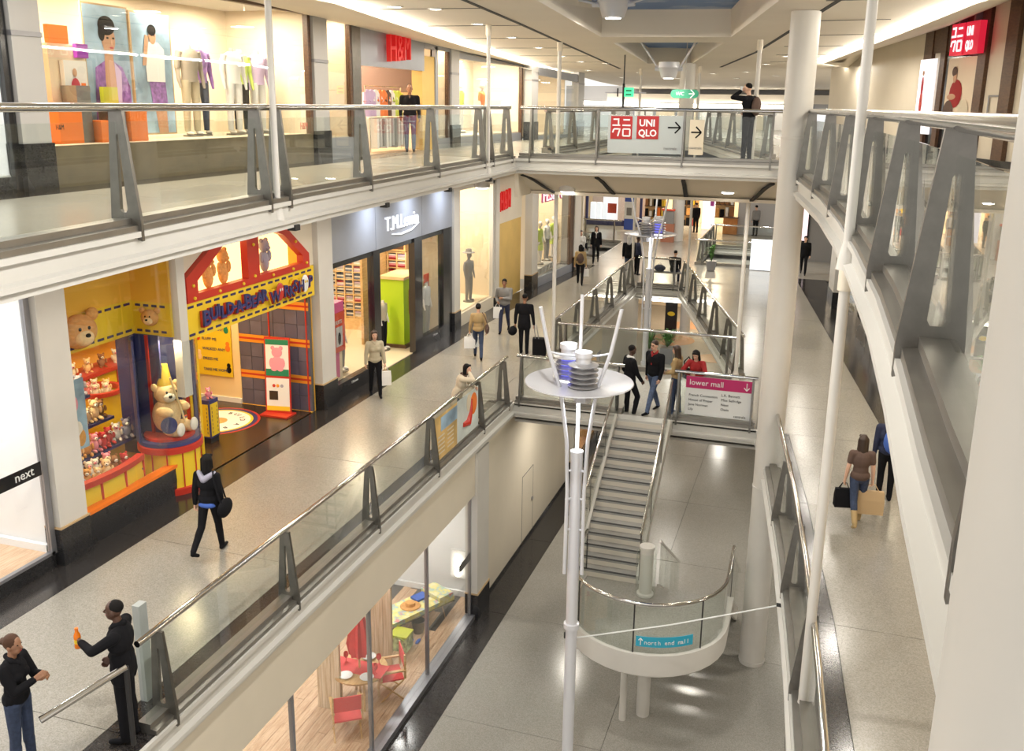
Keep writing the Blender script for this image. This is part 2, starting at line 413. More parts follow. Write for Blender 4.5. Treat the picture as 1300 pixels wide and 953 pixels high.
# ceilings under the upper floor and under the middle floor
b = MB()
b.box(-11.2, -9.7, -2, 38, 4.90, 4.98); b.box(-7.3, -5.5, 24.0, 26, 4.90, 4.98); b.box(-5.5, 4, 24.0, 26, 4.90, 4.98)
b.box(-16, 5, 38, 70, 4.90, 4.98)
b.prism([(eu(y) + 1.4, y, 4.90) for y in (0, 5, 9, 12, 15, 18, 21, 24)] + [(8, 24, 4.9), (8, 0, 4.9)], (0, 0, .08))
b.prism([(.9, 26, 4.9), (-3.4, 38, 4.9), (6, 38, 4.9), (6, 26, 4.9)], (0, 0, .08))
b.box(-7.42, -7.32, 22.95, 38, 4.90, 5.75)
struct('ceiling', b, 'cream')
b = MB(); b.box(-6.9, -.5, 21.6, 24.9, -.66, -.6); b.prism([(em(y) + 1.0, y, -.66) for y in (0, 8, 12, 16, 21)] + [(.3, 26, -.66), (8, 26, -.66), (8, 0, -.66)], (0, 0, .06))
b.prism([(-.9, 25, -.66), (-4.5, 38, -.66), (8, 38, -.66), (8, 25, -.66)], (0, 0, .06)); b.box(-14, 8, 38.2, 62, -.66, -.6)
struct('ceiling', b, 'fascia')

# ================================================================== the upper ceiling with its lit coffers
def gc(px, py, dz=0.0):
    p = GC(px, py, dz); return (p.x, p.y, p.z)
cof1 = [gc(763, 47), gc(928, 47), gc(960, 23), gc(990, 0)]
cof1 = [cof1[0], cof1[1], cof1[2], cof1[3]] + [(-.55, 12, ceil_z(12)), (-.9, 5, ceil_z(5)), (-4.2, 5, ceil_z(5)), (-4.6, 11, ceil_z(11)), gc(681, 0)]
cof2 = [gc(778, 54), gc(919, 54), gc(877, 82), gc(822, 81)]
def pl(x, y): return Vector((x, y, ceil_z(y)))
outer = [pl(-9.0, -3), pl(-8.9, 14), Vector(gc(447, 0)), Vector(gc(600, 55)), Vector(gc(725, 94)), pl(-11.5, 50), pl(-11.5, 62), pl(3, 62), pl(0, 40), pl(.5, 34), Vector(gc(1032, 78)), Vector(gc(1122, 40)), Vector(gc(1212, 0)), pl(3.4, 11), pl(5.5, -3)]
b = MB(); loops = [outer, [Vector(p) for p in cof1], [Vector(p) for p in cof2]]
flat = [v for l in loops for v in l]
b.add(flat, [t for t in tessellate_polygon(loops)])
b.add([v + Vector((0, 0, .08)) for v in flat], [t[::-1] for t in tessellate_polygon(loops)])
ceiling_up = struct('ceiling', b, 'ceiling')
for cf, h, inset in ((cof1, .62, .22), (cof2, .55, .05)):
    P = [Vector(p) for p in cf]; c = sum(P, Vector()) / len(P)
    T = [p + (c - p).normalized() * inset + Vector((0, 0, h)) for p in P]
    b = MB(); n = len(P)
    b.add(P + T, [(i, (i + 1) % n, n + (i + 1) % n, n + i) for i in range(n)])
    struct('trim_8', b, 'ceiling')
    b = MB(); b.add(T, [t for t in tessellate_polygon([T])]); b.add([t + Vector((0, 0, .05)) for t in T], [t for t in tessellate_polygon([T])])
    sky = bpy.data.materials.new('painted_sky'); sky.use_nodes = True; nt = sky.node_tree; bs = nt.nodes['Principled BSDF']
    tc = nt.nodes.new('ShaderNodeTexCoord'); nz = nt.nodes.new('ShaderNodeTexNoise'); nz.inputs['Scale'].default_value = .7; nz.inputs['Detail'].default_value = 5
    rp = nt.nodes.new('ShaderNodeValToRGB'); rp.color_ramp.elements[0].position = .5; rp.color_ramp.elements[1].position = .78
    rp.color_ramp.elements[0].color = (.10, .20, .42, 1); rp.color_ramp.elements[1].color = (.55, .60, .68, 1)
    nt.links.new(tc.outputs['Object'], nz.inputs['Vector']); nt.links.new(nz.outputs['Fac'], rp.inputs['Fac']); nt.links.new(rp.outputs['Color'], bs.inputs['Base Color'])
    struct('ceiling', b, sky)
# dark slots and fine joints in the ceiling
def strip_on_ceiling(name, pts, wd, m, dz=-.012, parent=None):
    P = [Vector(p) for p in pts]; b = MB()
    for i in range(len(P) - 1):
        d = (P[i + 1] - P[i]).normalized(); s = Vector((d.y, -d.x, 0)).normalized() * wd / 2
        b.prism([P[i] - s + Vector((0, 0, dz)), P[i] + s + Vector((0, 0, dz)), P[i + 1] + s + Vector((0, 0, dz)), P[i + 1] - s + Vector((0, 0, dz))], (0, 0, .01))
    return struct(name, b, m, parent)
strip_on_ceiling('trim_9', [(-5.9, 11, ceil_z(11)), gc(590, 0), gc(660, 30), gc(787, 87)], .09, 'blackmatt')
strip_on_ceiling('trim_9', [(.6, 12, ceil_z(12)), gc(1065, 0), gc(960, 66), gc(915, 85)], .09, 'blackmatt')
for y in (14.2, 17.4, 20.6, 23.8, 27.0, 30.2, 33.4):
    strip_on_ceiling('trim_10', [(-8.2 - .09 * (y - 14), y, ceil_z(y)), (-6.1 - .085 * (y - 15), y + .12, ceil_z(y))], .025, 'joint')
    strip_on_ceiling('trim_10', [(.2 - .11 * (y - 14), y, ceil_z(y)), (1.7 - .12 * (y - 15), y - .1, ceil_z(y))], .025, 'joint')
# light coves: a glowing tube in a trough between ceiling and bulkhead, left and right
CV_L = [pl(-8.9, 14) + Vector((0, -3, .05)), Vector(gc(447, 0)), Vector(gc(600, 55)), Vector(gc(725, 94))]
CV_R = [pl(3.4, 11), Vector(gc(1212, 0)), Vector(gc(1122, 40)), Vector(gc(1032, 78)), pl(.3, 36)]
def cove(P, side):
    b = MB(); k = []
    for i, p in enumerate(P):
        d = (P[min(i + 1, len(P) - 1)] - P[max(i - 1, 0)]); d.z = 0; d.normalize(); s = Vector((d.y, -d.x, 0)) * side
        k.append((p, s))
    def sw(pr, m, nm):
        b = MB(); n = len(pr); vs = []
        for p, s in k:
            for o, z in pr: vs.append(p + s * o + Vector((0, 0, z)))
        b.add(vs, [(i * n + j, i * n + j + 1, (i + 1) * n + j + 1, (i + 1) * n + j) for i in range(len(k) - 1) for j in range(n - 1)])
        return struct(nm, b, m)
    sw([(0, .0), (0, .30), (.34, .30), (.34, -.06)], 'ceiling', 'trim_11')
    b = MB(); b.tube([p + s * .19 + Vector((0, 0, .1)) for p, s in k], .07, 6)
    tag(b.build('cove_light', 'cove', smooth=True), 'long glowing cove light along the ' + ('left' if side < 0 else 'right') + ' edge of the upper ceiling', 'light')
    return k
kl = cove(CV_L, -1); kr = cove(CV_R, 1)
def cove_lamps(k, power):                          # the lamps lying in the trough, washing across the ceiling
    for (p, s), (q, s2) in zip(k, k[1:]):
        d = (q - p); L = d.length; d.normalize(); z = (s + s2).normalized() + Vector((0, 0, -.10)); z = (z - d * z.dot(d)).normalized(); y = z.cross(d)
        o = area('cove_lamp', (0, 0, 0), L * .96, power * L / 20, (1, .92, .78), .07)
        m = Matrix((d, y, z)).transposed().to_4x4(); m.translation = (p + q) / 2 + (s + s2) * .5 * .24 + Vector((0, 0, -.10)); o.matrix_world = m
cove_lamps(kl, 330); cove_lamps(kr, 330)
# sloping bulkheads from the coves down to the shopfront heads
def bulk(k, tops, nm):
    b = MB(); vs = []
    for (p, s), t in zip(k, tops): vs += [p + s * .34 + Vector((0, 0, -.06)), Vector(t)]
    b.add(vs, [(2 * i, 2 * i + 1, 2 * i + 3, 2 * i + 2) for i in range(len(k) - 1)]); struct(nm, b, 'ceiling')
UA, UB = Vector((4.3, 24.56, 0)), Vector((2.2, 30.9, 0))
def PWL(px, py):
    d = ray(px, py); e = UB - UA; nrm = Vector((-e.y, e.x, 0)); t = (UA - Vector((EYE.x, EYE.y, 0))).dot(nrm) / Vector((d.x, d.y, 0)).dot(nrm); return EYE + d * t
def shop_l(y): return interp(SHOP_L, y)
bulk(kl, [(-11, 11, 9.15), (-11, 16.2, 9.12), (-11, 25.5, 8.85), (-10.3, 41.5, 8.14)], 'trim_12')
bulk(kr, [tuple(PWL(*q)) for q in ((1420, -55), (1300, -7), (1200, 35), (1100, 66), (1050, 78))], 'trim_12')
ORD = ('first', 'second', 'third', 'fourth', 'fifth', 'sixth', 'seventh', 'eighth', 'ninth', 'tenth', 'eleventh', 'twelfth', 'thirteenth', 'fourteenth', 'fifteenth', 'sixteenth')
dn = 0
DL = [(553, 11), (607, 30), (650, 47), (684, 60), (714, 71), (738, 78), (800, 2), (998, 71), (972, 81), (985, 96), (935, 99), (947, 91), (905, 93), (748, 89), (770, 80), (812, 92), (860, 99), (790, 98), (502, 8), (895, 2)]
for (px, py) in DL:
    p = Vector(gc(px, py)) if py > 12 or px not in (800, 895) else Vector((-4.0 if px == 800 else -2.6, 17.5, ceil_z(17.5) + .61))
    t = thing('downlight', None, 'light', p, group='recessed downlights in the upper ceiling'); dn += 1; t['label'] = ('round ceiling downlight in the left row, ' + ORD[dn - 1] + ' counting away from the camera') if dn <= 6 else (('round downlight inside the sky blue coffer' if py < 12 and px > 700 else 'left end round downlight') if px in (800, 895, 502) else 'round ceiling downlight ' + ('left' if px < 800 else 'right') + ' of the far coffer, ' + ORD[sum(1 for q in DL[6:] if (q[0] < 800) == (px < 800) and q[1] + q[0] * 1e-4 <= py + px * 1e-4) - 1] + ' from the top of the picture')
    if px in (800, 895): t['label'] += ', left one' if px == 800 else ', right one'
    if (px, py) == (905, 93): t['label'] = 'round ceiling downlight just right of the oval green sign'
    b = MB(); b.lathe(p, [(.15, -.002), (.15, -.02), (.115, -.02), (.105, .01)], 16); b.build('trim_ring', 'white', t, True)
    b = MB(); b.cyl(p + Vector((0, 0, -.012)), p + Vector((0, 0, -.004)), .11, n=16); b.build('lens', 'lamp', t)

# ================================================================== columns and hanging rods
def column(name, x, y, z0, z1, r, label, cat='column', m='white', collars=()):
    t = thing(name, label, cat, (x, y, z0))
    b = MB(); b.cyl((x, y, z0), (x, y, z1), r, n=32); b.build('shaft', m, t, True)
    for zc in collars:
        b = MB(); b.lathe((x, y, zc), [(r, 0), (r + .012, .004), (r + .012, .04), (r, .044)], 32); b.build('collar', m, t, True)
    return t
column('column', -.52, 18.97, ZL, ceil_z(19), .27, 'tall round white column rising through all floors beside the bridge end', collars=(ZU + .75, ZM - .5, ZL + .05))
p = ray(1197, 861); q = 1.72 / math.hypot(p.x, p.y)
column('column', p.x * q + .30, p.y * q + .02, ZL, ceil_z(3), .30, 'thick white column close to the camera at the right picture edge')
def rod(x, y, z0, z1, r, label, grp=None):
    t = thing('ceiling_rod', label, 'rod', (x, y, z0), group=grp)
    b = MB(); b.cyl((x, y, z0), (x, y, z1), r, n=14); b.build('rod', 'white', t, True)
    b = MB(); b.cyl((x, y, z1 - .24), (x, y, z1), r + .02, n=14); b.build('socket', 'cream', t, True)
    b = MB(); b.lathe((x, y, z0), [(r + .05, 0), (r + .035, .12), (r, .3)], 14); b.build('foot', 'white', t, True)
rod(-6.90, 11.0, ZU - .3, ceil_z(11), .045, 'white hanging rod at the left gallery rail, nearer one')
rod(-7.28, 20.5, ZU - .3, ceil_z(20.5), .045, 'white hanging rod at the left gallery rail, one by the bridge')
rod(.33, 10.2, ZU - .3, ceil_z(10.2), .052, 'white hanging rod behind the curved right hand balcony rail')
rod(-6.9, 25.1, ZM, ceil_z(25), .055, 'white rod behind the shop banner, left one of the nearer two')
rod(-1.72, 25.0, ZM, ceil_z(25), .055, 'white rod in front of the man on the phone')
rod(-7.05, 37.7, ZM, ceil_z(37.6), .05, 'thin white rod left of centre beyond the bridge')
rod(-4.55, 35.9, ZM, ceil_z(36), .05, 'thin white rod right of the oval green sign beyond the bridge')
rod(.36, 10.75, ZM - .2, 5.5, .06, 'white rod from the curved balcony down to the rail of the lower gallery')

# ================================================================== balustrades
def post_mesh():
    b = MB(); t = .045
    o = [(-.345, .002), (-.345, -.0), (.004, -.10), (.004, .10), (-.115, 1.19), (-.265, 1.19), (-.34, .12)]
    h = [(-.222, .22), (-.205, .19), (-.155, .19), (-.138, .22), (-.176, .95), (-.188, .97), (-.200, .95)]
    O = [Vector((0, a, c)) for a, c in o]; H = [Vector((0, a, c)) for a, c in h]
    tr = tessellate_polygon([O, H]); A = O + H; n = len(A)
    b.add([v + Vector((-t / 2, 0, 0)) for v in A] + [v + Vector((t / 2, 0, 0)) for v in A],
          list(tr) + [tuple(i + n for i in t_[::-1]) for t_ in tr] + [(i, (i + 1) % 7, n + (i + 1) % 7, n + i) for i in range(7)]
          + [(7 + i, n + 7 + i, n + 7 + (i + 1) % 7, 7 + (i + 1) % 7) for i in range(7)])
    me = bpy.data.meshes.new('post'); me.from_pydata(b.v, [], b.f); me.materials.append(M['steel'])
    bm = bmesh.new(); bm.from_mesh(me); bmesh.ops.recalc_face_normals(bm, faces=bm.faces); bm.to_mesh(me); bm.free(); return me
POST = post_mesh()
def off_path(P, d):
    r = []; N = len(P)
    for i in range(N):
        a = Vector(P[i]) - Vector(P[i - 1]) if i else Vector(P[1]) - Vector(P[0]); c = Vector(P[i + 1]) - Vector(P[i]) if i < N - 1 else a
        a.normalize(); c.normalize(); na = Vector((a.y, -a.x)); nb = Vector((c.y, -c.x)); n = (na + nb).normalized(); n /= max(.4, n.dot(na))
        r.append(Vector(P[i]) + n * d)
    return r
def along(P, s):
    for a, c in zip(P, P[1:]):
        l = (c - a).length
        if s <= l + 1e-6: return a + (c - a) * (s / l), (c - a).normalized()
        s -= l
    return P[-1], (P[-1] - P[-2]).normalized()
def plen(P): return sum((c - a).length for a, c in zip(P, P[1:]))
def balustrade(path, z, posts, label, h=1.22, cat='balustrade', rail_r=.042, ends=(0, 0), double=()):
    """posts: distances along the path where the A shaped uprights stand"""
    P = [Vector(p[:2]) for p in path]; t = thing('balustrade', label, cat, (P[0].x, P[0].y, z))
    Q = off_path(P, -.19); L = plen(Q)
    b = MB(); b.tube([(q.x, q.y, z + h) for q in Q], rail_r, 10); b.build('handrail', 'chrome', t, True)
    b = MB(); b.sweep([(-.29, .0), (-.29, .13), (-.11, .13), (-.11, .07), (-.03, .06), (-.03, .0)], [(p.x, p.y, z + .002) for p in P], closed_prof=True); b.build('base_channel', 'channel', t, fix=True)
    st = sorted(posts); base = BASE[t.name]
    for s in st:
        q, d = along(P, s); o = bpy.data.objects.new('post', POST); COL.objects.link(o); o.parent = t
        n = Vector((d.y, -d.x)); o.matrix_local = Matrix(((d.x, n.x, 0, q.x - base.x), (d.y, n.y, 0, q.y - base.y), (0, 0, h / 1.22, z - base.z), (0, 0, 0, 1)))
    cuts = [ends[0]] + st + [L - ends[1]]
    for a, c in zip(cuts, cuts[1:]):
        if c - a < .25: continue
        a2, c2 = a + .035, c - .035; n = max(1, int((c2 - a2) / .5)) if len(P) > 3 else 1
        pts = [along(Q, lerp(a2, c2, i / n))[0] for i in range(n + 1)]
        b = MB(); b.sweep([(-.006, .13), (-.006, 1.10), (.006, 1.10), (.006, .13)], [(p.x, p.y, z) for p in pts], closed_prof=True); b.build('glass_panel', 'glass', t, fix=True)
    return t
def by_y(P, ys):
    P = [Vector(p[:2]) for p in P]; out = []
    for y in ys:
        s = 0
        for a, c in zip(P, P[1:]):
            if min(a.y, c.y) - 1e-6 <= y <= max(a.y, c.y) + 1e-6 and abs(a.y - c.y) > .01:
                out.append(s + (c - a).length * (y - a.y) / (c.y - a.y)); break
            s += (c - a).length
    return out
PL = [(eul(y), y) for y in (-3, 6, 12, 22.78)]
balustrade(PL, ZU, by_y(PL, [-.3, 2.4, 5.1, 7.95, 10.72, 11.28, 14.0, 17.2, 20.2, 20.85, 22.45]), 'steel and glass balustrade along the left upper gallery', h=1.24)
PB = [(-7.30, 22.8), (-.92, 22.9)]
balustrade(PB, ZU, [.3, 2.0, 4.1, 6.15], 'steel and glass balustrade across the upper bridge with the red banner', h=1.24)
PR = [(eu(y), y) for y in [22.85, 21.5, 20.3, 19, 17.7, 16.3, 14.9, 13.4, 11.8, 10.6, 9.46, 8.3, 7.1, 6.2, 5.3, 4.5, 3.8, 3.1, 2.4, 1.95]]
balustrade(PR, ZU, by_y(PR, [21.4, 18.6, 15.95, 13.3, 10.6, 7.9, 5.35, 2.8]), 'curved steel and glass balcony balustrade at the right', h=1.26, rail_r=.05)
PML = [(XV, 7.7), (XV, 12), (XV, 21.05)]
balustrade(PML, ZM, by_y(PML, [8.05, 10.85, 13.55, 16.25, 18.95, 20.75]), 'steel and glass balustrade of the left gallery at middle level', h=1.17)
PMN = [(XV, 21.1), (-4.05, 21.1)]; balustrade(PMN, ZM, [.12, 2.55], 'short glass balustrade left of the stair head', h=1.17)
PMN = [(-2.85, 21.1), (-.95, 21.1)]; balustrade(PMN, ZM, [.1, 1.8], 'short glass balustrade carrying the pink lower mall sign', h=1.17)
PMR = [(em(y), y) for y in (20.9, 20, 19.1, 17.8, 16.4, 14.9, 13.7, 12.5, 11.3, 9.8, 8.4, 6.5)]
balustrade(PMR, ZM, by_y(PMR, [18.9, 16.2, 13.6, 11.0, 8.4]), 'curved glass balustrade of the right gallery at middle level', h=1.17)
balustrade([(V2[0][0], 25.35), (V2[1][0], 37.55)], ZM, [.5, 2.9, 5.3, 7.7, 10.1, 11.8], 'glass balustrade on the left side of the far floor opening', h=1.17)
balustrade([V2[1], V2[2]], ZM, [.2, 1.5], 'short glass balustrade at the far end of the floor opening, before the bench', h=1.17)
balustrade([V2[2], V2[3]], ZM, [.4, 2.9, 5.4, 7.9, 10.4, 12.3], 'glass balustrade on the slanting right side of the far floor opening', h=1.17)
balustrade([V2[3], V2[0]], ZM, [.2, 4.75], 'glass balustrade behind the people at the stair head', h=1.17)
balustrade([(V2U[0][0], 25.9), (V2U[1][0], 37.9)], ZU, [.3, 3, 6, 9, 11.7], 'far glass balustrade of the upper floor seen left of the banner', h=1.15)
balustrade([V2U[2], V2U[3]], ZU, [.4, 3, 6, 9, 12], 'far glass balustrade of the upper floor seen behind the man on the phone', h=1.15)
balustrade([V2U[1], V2U[2]], ZU, [.4, 2.3], 'far cross balustrade of the upper floor behind the banner', h=1.15)

# ================================================================== more materials and small builders
M['orange'] = mat('orange_yellow_wall', (.85, .47, .05), .6)
M['bulb'] = mat('honey_cream', (.86, .66, .36), .6)
M['dash'] = mat('dash_navy', (.03, .02, .10), .5)
M['bear'] = mat('honey_brown_fur', (.66, .33, .10), .85, noise=(18, .15), bump=.3)
M['bearlight'] = mat('light_fur', (.86, .62, .34), .85, noise=(20, .1), bump=.3)
M['plush_white'] = mat('white_plush', (.84, .78, .70), .9, bump=.3)
M['plush_pink'] = mat('pink_plush', (.78, .30, .38), .9, bump=.3)
M['plush_brown'] = mat('brown_plush', (.30, .14, .06), .9, bump=.3)
M['plush_red'] = mat('red_plush', (.55, .05, .05), .9, bump=.3)
M['plush_grey'] = mat('grey_plush', (.33, .32, .40), .9, bump=.3)
M['skin1'] = mat('skin_light', (.66, .40, .28), .5); M['skin2'] = mat('skin_dark', (.085, .04, .025), .45); M['skin3'] = mat('skin_medium', (.30, .15, .085), .45)
M['woodlight'] = wood('oak_wood', (.55, .33, .13), (.70, .46, .21), (8, 1, 8))
M['woodshelf'] = wood('beech_shelf', (.78, .52, .24), (.86, .62, .33), (2, 10, 10))
M['wooddark'] = wood('dark_wood', (.07, .035, .02), (.12, .06, .03), (8, 1, 8))
M['woodfloor'] = wood('oak_floor', (.52, .33, .20), (.68, .48, .32), (10, 1, 1))
M['woodpanel'] = wood('bleached_panel', (.48, .34, .20), (.74, .60, .44), (7, 7, .4))
M['shopwhite'] = mat('shop_white', (.84, .83, .82), .5)
M['warmwall'] = mat('warm_wall', (.84, .70, .50), .6)
M['lime'] = mat('lime_paint', (.42, .62, .02), .4)
M['pink'] = mat('pink_panel', (.62, .10, .26), .45)
M['magenta'] = mat('magenta_sign', (.46, .012, .12), .35)
M['signwhite'] = mat('sign_white', (.78, .79, .78), .35)
M['frost'] = mat('frosted_film', (.40, .43, .42), .4)
M['unired'] = mat('sign_red', (.36, .012, .012), .5)
M['poster_red'] = mat('poster_red', (.58, .07, .03), .5)
M['paper'] = mat('paper_white', (.82, .80, .76), .6)
M['skyblue'] = mat('print_blue', (.33, .48, .62), .5, noise=(1.5, .45))
M['hair'] = mat('hair_black', (.008, .007, .007), .75, spec=.2); M['hairbrown'] = mat('hair_dark_brown', (.035, .018, .010), .5)
M['cloth_black'] = mat('black_cloth', (.010, .010, .012), .95, spec=.15); M['cloth_navy'] = mat('navy_cloth', (.02, .025, .06), .85)
M['brown_hair'] = mat('hair_brown', (.065, .028, .013), .6, spec=.3)
M['denim'] = mat('blue_denim', (.085, .12, .21), .85, noise=(25, .25)); M['denim_dark'] = mat('dark_denim', (.03, .045, .09), .85, noise=(25, .2))
M['beige_cloth'] = mat('beige_cloth', (.46, .40, .28), .85); M['tan_cloth'] = mat('tan_cloth', (.40, .28, .13), .85); M['cream_cloth'] = mat('cream_cloth', (.66, .58, .44), .85)
M['grey_cloth'] = mat('grey_cloth', (.22, .21, .20), .85); M['ltgrey_cloth'] = mat('light_grey_cloth', (.48, .47, .47), .85); M['red_cloth'] = mat('red_cloth', (.30, .010, .012), .8)
M['white_cloth'] = mat('white_cloth', (.80, .79, .77), .85); M['purple_cloth'] = mat('purple_cloth', (.26, .13, .38), .85, noise=(9, .5)); M['orange_cloth'] = mat('orange_cloth', (.78, .22, .06), .85)
M['lime_cloth'] = mat('lime_cloth', (.52, .66, .12), .85); M['taupe_cloth'] = mat('taupe_cloth', (.30, .26, .21), .85); M['lilac_cloth'] = mat('lilac_cloth', (.55, .42, .62), .85); M['brown_cloth'] = mat('brown_cloth', (.10, .06, .045), .8)
M['mannequin'] = mat('mannequin_white', (.82, .78, .72), .35); M['mannequin_grey'] = mat('mannequin_grey', (.20, .20, .21), .4)
M['leaf'] = mat('leaf_green', (.06, .17, .03), .5, noise=(12, .3)); M['kraft'] = mat('kraft_paper', (.50, .35, .19), .7)
M['cyan'] = mat('cyan_sign', (.03, .36, .52), .35); M['green_sign'] = mat('green_sign', (.01, .20, .10), .5); M['exit'] = glow('green_exit', (.08, .9, .40), 1.3)
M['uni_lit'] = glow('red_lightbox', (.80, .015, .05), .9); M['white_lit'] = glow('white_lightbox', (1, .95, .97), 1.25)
M['redlit'] = glow('red_lit_letters', (.95, .02, .02), .5); M['honeylit'] = glow('honey_lightbox', (1, .66, .26), 3.2)
M['orangeprint'] = mat('orange_print', (.85, .20, .02), .5); M['brickred'] = mat('dark_red_print', (.45, .03, .05), .5); M['limeprint'] = mat('lime_print', (.55, .58, .03), .5)
M['purpleprint'] = mat('purple_print', (.30, .04, .42), .5)

def loft(b, secs, n=14, m=0):                    # secs: (z, cx, cy, rx, ry)
    vs = []
    for z, cx, cy, rx, ry in secs:
        for j in range(n):
            t = 2 * PI * j / n; vs.append((cx + rx * math.cos(t), cy + ry * math.sin(t), z))
    fs = [(i * n + j, i * n + (j + 1) % n, (i + 1) * n + (j + 1) % n, (i + 1) * n + j) for i in range(len(secs) - 1) for j in range(n)]
    fs += [tuple(range(n - 1, -1, -1)), tuple((len(secs) - 1) * n + j for j in range(n))]
    b.add(vs, fs, m)
def mannequin(x, y, z, rz, label, top, legs, h=1.75, head=False, skin='mannequin', skirt=False, group=None, plinth=.05, sleeve=.55):
    """a shop dummy facing local +y"""
    s = h / 1.75; t = thing('mannequin', label, 'mannequin', (x, y, z), rz, group)
    b = MB(); b.cyl((0, 0, 0), (0, 0, .03), .2, n=20); b.build('base', 'steel', t, True, world=False)
    b = MB()
    loft(b, [(.92 * s, 0, 0, .165 * s, .11 * s), (1.05 * s, 0, 0, .15 * s, .10 * s), (1.2 * s, 0, .01, .165 * s, .115 * s), (1.34 * s, 0, .01, .19 * s, .115 * s), (1.43 * s, 0, 0, .185 * s, .09 * s), (1.48 * s, 0, 0, .08 * s, .06 * s)])
    b.build('top', top, t, True, world=False)
    b = MB(); b.cyl((0, 0, 1.46 * s), (0, .005, 1.55 * s), .052 * s, .045 * s, 12)
    if head: b.ell((0, .02, 1.66 * s), (.078 * s, .095 * s, .12 * s), 14)
    b.build('neck', skin, t, True, world=False)
    for sd in (-1, 1):
        b = MB(); b.tube([(sd * .175 * s, 0, 1.42 * s), (sd * .22 * s, -.01, 1.28 * s), (sd * .235 * s, -.01, 1.14 * s)], [.062 * s, .055 * s, .05 * s], 10); b.build('sleeve', top, t, True, world=False)
        b = MB(); b.tube([(sd * .235 * s, -.01, 1.15 * s), (sd * .245 * s, .04, .95 * s), (sd * .24 * s, .08, .82 * s)], [.042 * s, .034 * s, .02 * s], 8); b.build('arm', top if sleeve > .9 else skin, t, True, world=False)
        b = MB(); b.tube([(sd * .085 * s, 0, .95 * s), (sd * .10 * s, .01, .52 * s), (sd * .105 * s, -.01, .09 * s)], [.092 * s, .068 * s, .05 * s], 10)
        b.build('leg', legs if not skirt else skin, t, True, world=False)
        b = MB(); b.ell((sd * .105 * s, .06, .065), (.045, .11, .04), 10); b.build('foot', skin, t, True, world=False)
    if skirt:
        b = MB(); loft(b, [(.60 * s, 0, 0, .20 * s, .16 * s), (.8 * s, 0, 0, .185 * s, .135 * s), (.97 * s, 0, 0, .155 * s, .105 * s)]); b.build('skirt', legs, t, True, world=False)
    return t
def pane(parent, x, y0, y1, z0, z1, name='glass_pane'):
    b = MB(); b.box(x - .006, x + .006, y0, y1, z0, z1); return b.build(name, 'shopglass', parent)
def letters(parent, txt, x, y, z, size, m, depth=.03, squeeze=1.0, bold=0.0, slope=0.0, align='LEFT'):   # on a wall facing +x, reading along +y
    return lettering(txt, (x, y, z), (0, 1, slope), (0, 0, 1), size, m, parent, depth, align=align, squeeze=squeeze, bold=bold)

# ================================================================== left hand wall, middle level: piers and shopfronts
X0 = -11.0
def pier(y0, y1, z0, z1, x=-10.88, base=.62, label=None, m='white', group=None):
    t = thing('pier', label, 'column', (x - .12, (y0 + y1) / 2, z0), group=group)
    b = MB(); b.box(x - .30, x, y0, y1, z0 + base, z1); b.build('shaft', m, t)
    b = MB(); b.box(x - .30, x + .025, y0 - .02, y1 + .02, z0 + .002, z0 + base); b.build('plinth', 'plinth', t)
    b = MB(); b.box(x - .30, x + .03, y0 - .025, y1 + .025, z0 + base, z0 + base + .03); b.build('cap_strip', 'kraft', t)
    return t
ZC = 4.90
pier(10.66, 11.24, ZM, ZC, label='white pier with black base between the white window and the toy shop')
pier(18.95, 19.62, ZM, ZC, label='white pier with black base between the toy shop and the menswear shop')
pier(27.48, 28.0, ZM, ZC, label='white pier with black base right of the menswear shop')
pier(31.58, 31.95, ZM, ZC, label='slim white pier left of the yellow entrance', base=.35)
pier(34.95, 35.75, ZM, ZC, x=-10.55, label='white pier with black base right of the yellow entrance')
pier(40.1, 41.2, ZM, ZC, x=-10.15, label='white pier with black base at the end of the left shops')

def room(nm, y0, y1, xb, z0, z1, wallm, floorm, light=None, lc=(1, .86, .66), side=True, ceil=True, xf=-11.05):
    """a shop interior: back wall, side walls, floor, ceiling; lit by its own ceiling fitting"""
    b = MB(); b.box(xb - .1, xb, y0, y1, z0, z1)
    if side: b.box(xb, xf, y0 - .06, y0, z0, z1); b.box(xb, xf, y1, y1 + .06, z0, z1)
    struct('wall_' + nm, b, wallm)
    b = MB(); b.box(xb, xf, y0, y1, z0 - .05, z0 + .02); struct('floor', b, floorm)
    if ceil: b = MB(); b.box(xb, xf, y0, y1, z1, z1 + .06); struct('ceiling', b, 'shopwhite')
    if light:
        n = max(1, round((y1 - y0) / 3.0))
        for i in range(n):
            area('shop_light', ((xb + xf) / 2 + .2, lerp(y0, y1, (i + .5) / n), z1 - .06), .9, light / n, lc)

# ---- shop with the white window, nearest at the left
room('left_shop', 2.0, 10.64, -14.2, .22, 4.8, 'shopwhite', 'woodfloor', 520, (.97, .97, 1.0))
t = thing('shop_window', 'tall white shop window with black sill at the left picture edge', 'shopfront', (X0, 6.3, 0))
b = MB(); b.box(-11.1, -10.98, 2, 10.6, 0.0, .22); b.build('sill', 'plinth', t)
b = MB(); b.box(-11.06, -10.98, 10.54, 10.64, .22, ZC); b.build('frame', 'greymetal', t)
b = MB(); b.box(-11.06, -10.98, 2.0, 10.6, .22, .27); b.build('frame', 'greymetal', t)
pane(t, -11.02, 2.0, 10.54, .27, ZC)
b = MB(); b.box(-11.005, -10.995, 9.6, 10.53, 1.58, 1.80); b.build('black_band', 'black', t)
letters(t, 'next', -10.993, 10.02, 1.64, .2, 'signwhite', .004)
b = MB(); b.box(-14.2, -11.1, 10.55, 10.63, .24, .36); struct('baseboard_left', b, 'shopwhite')

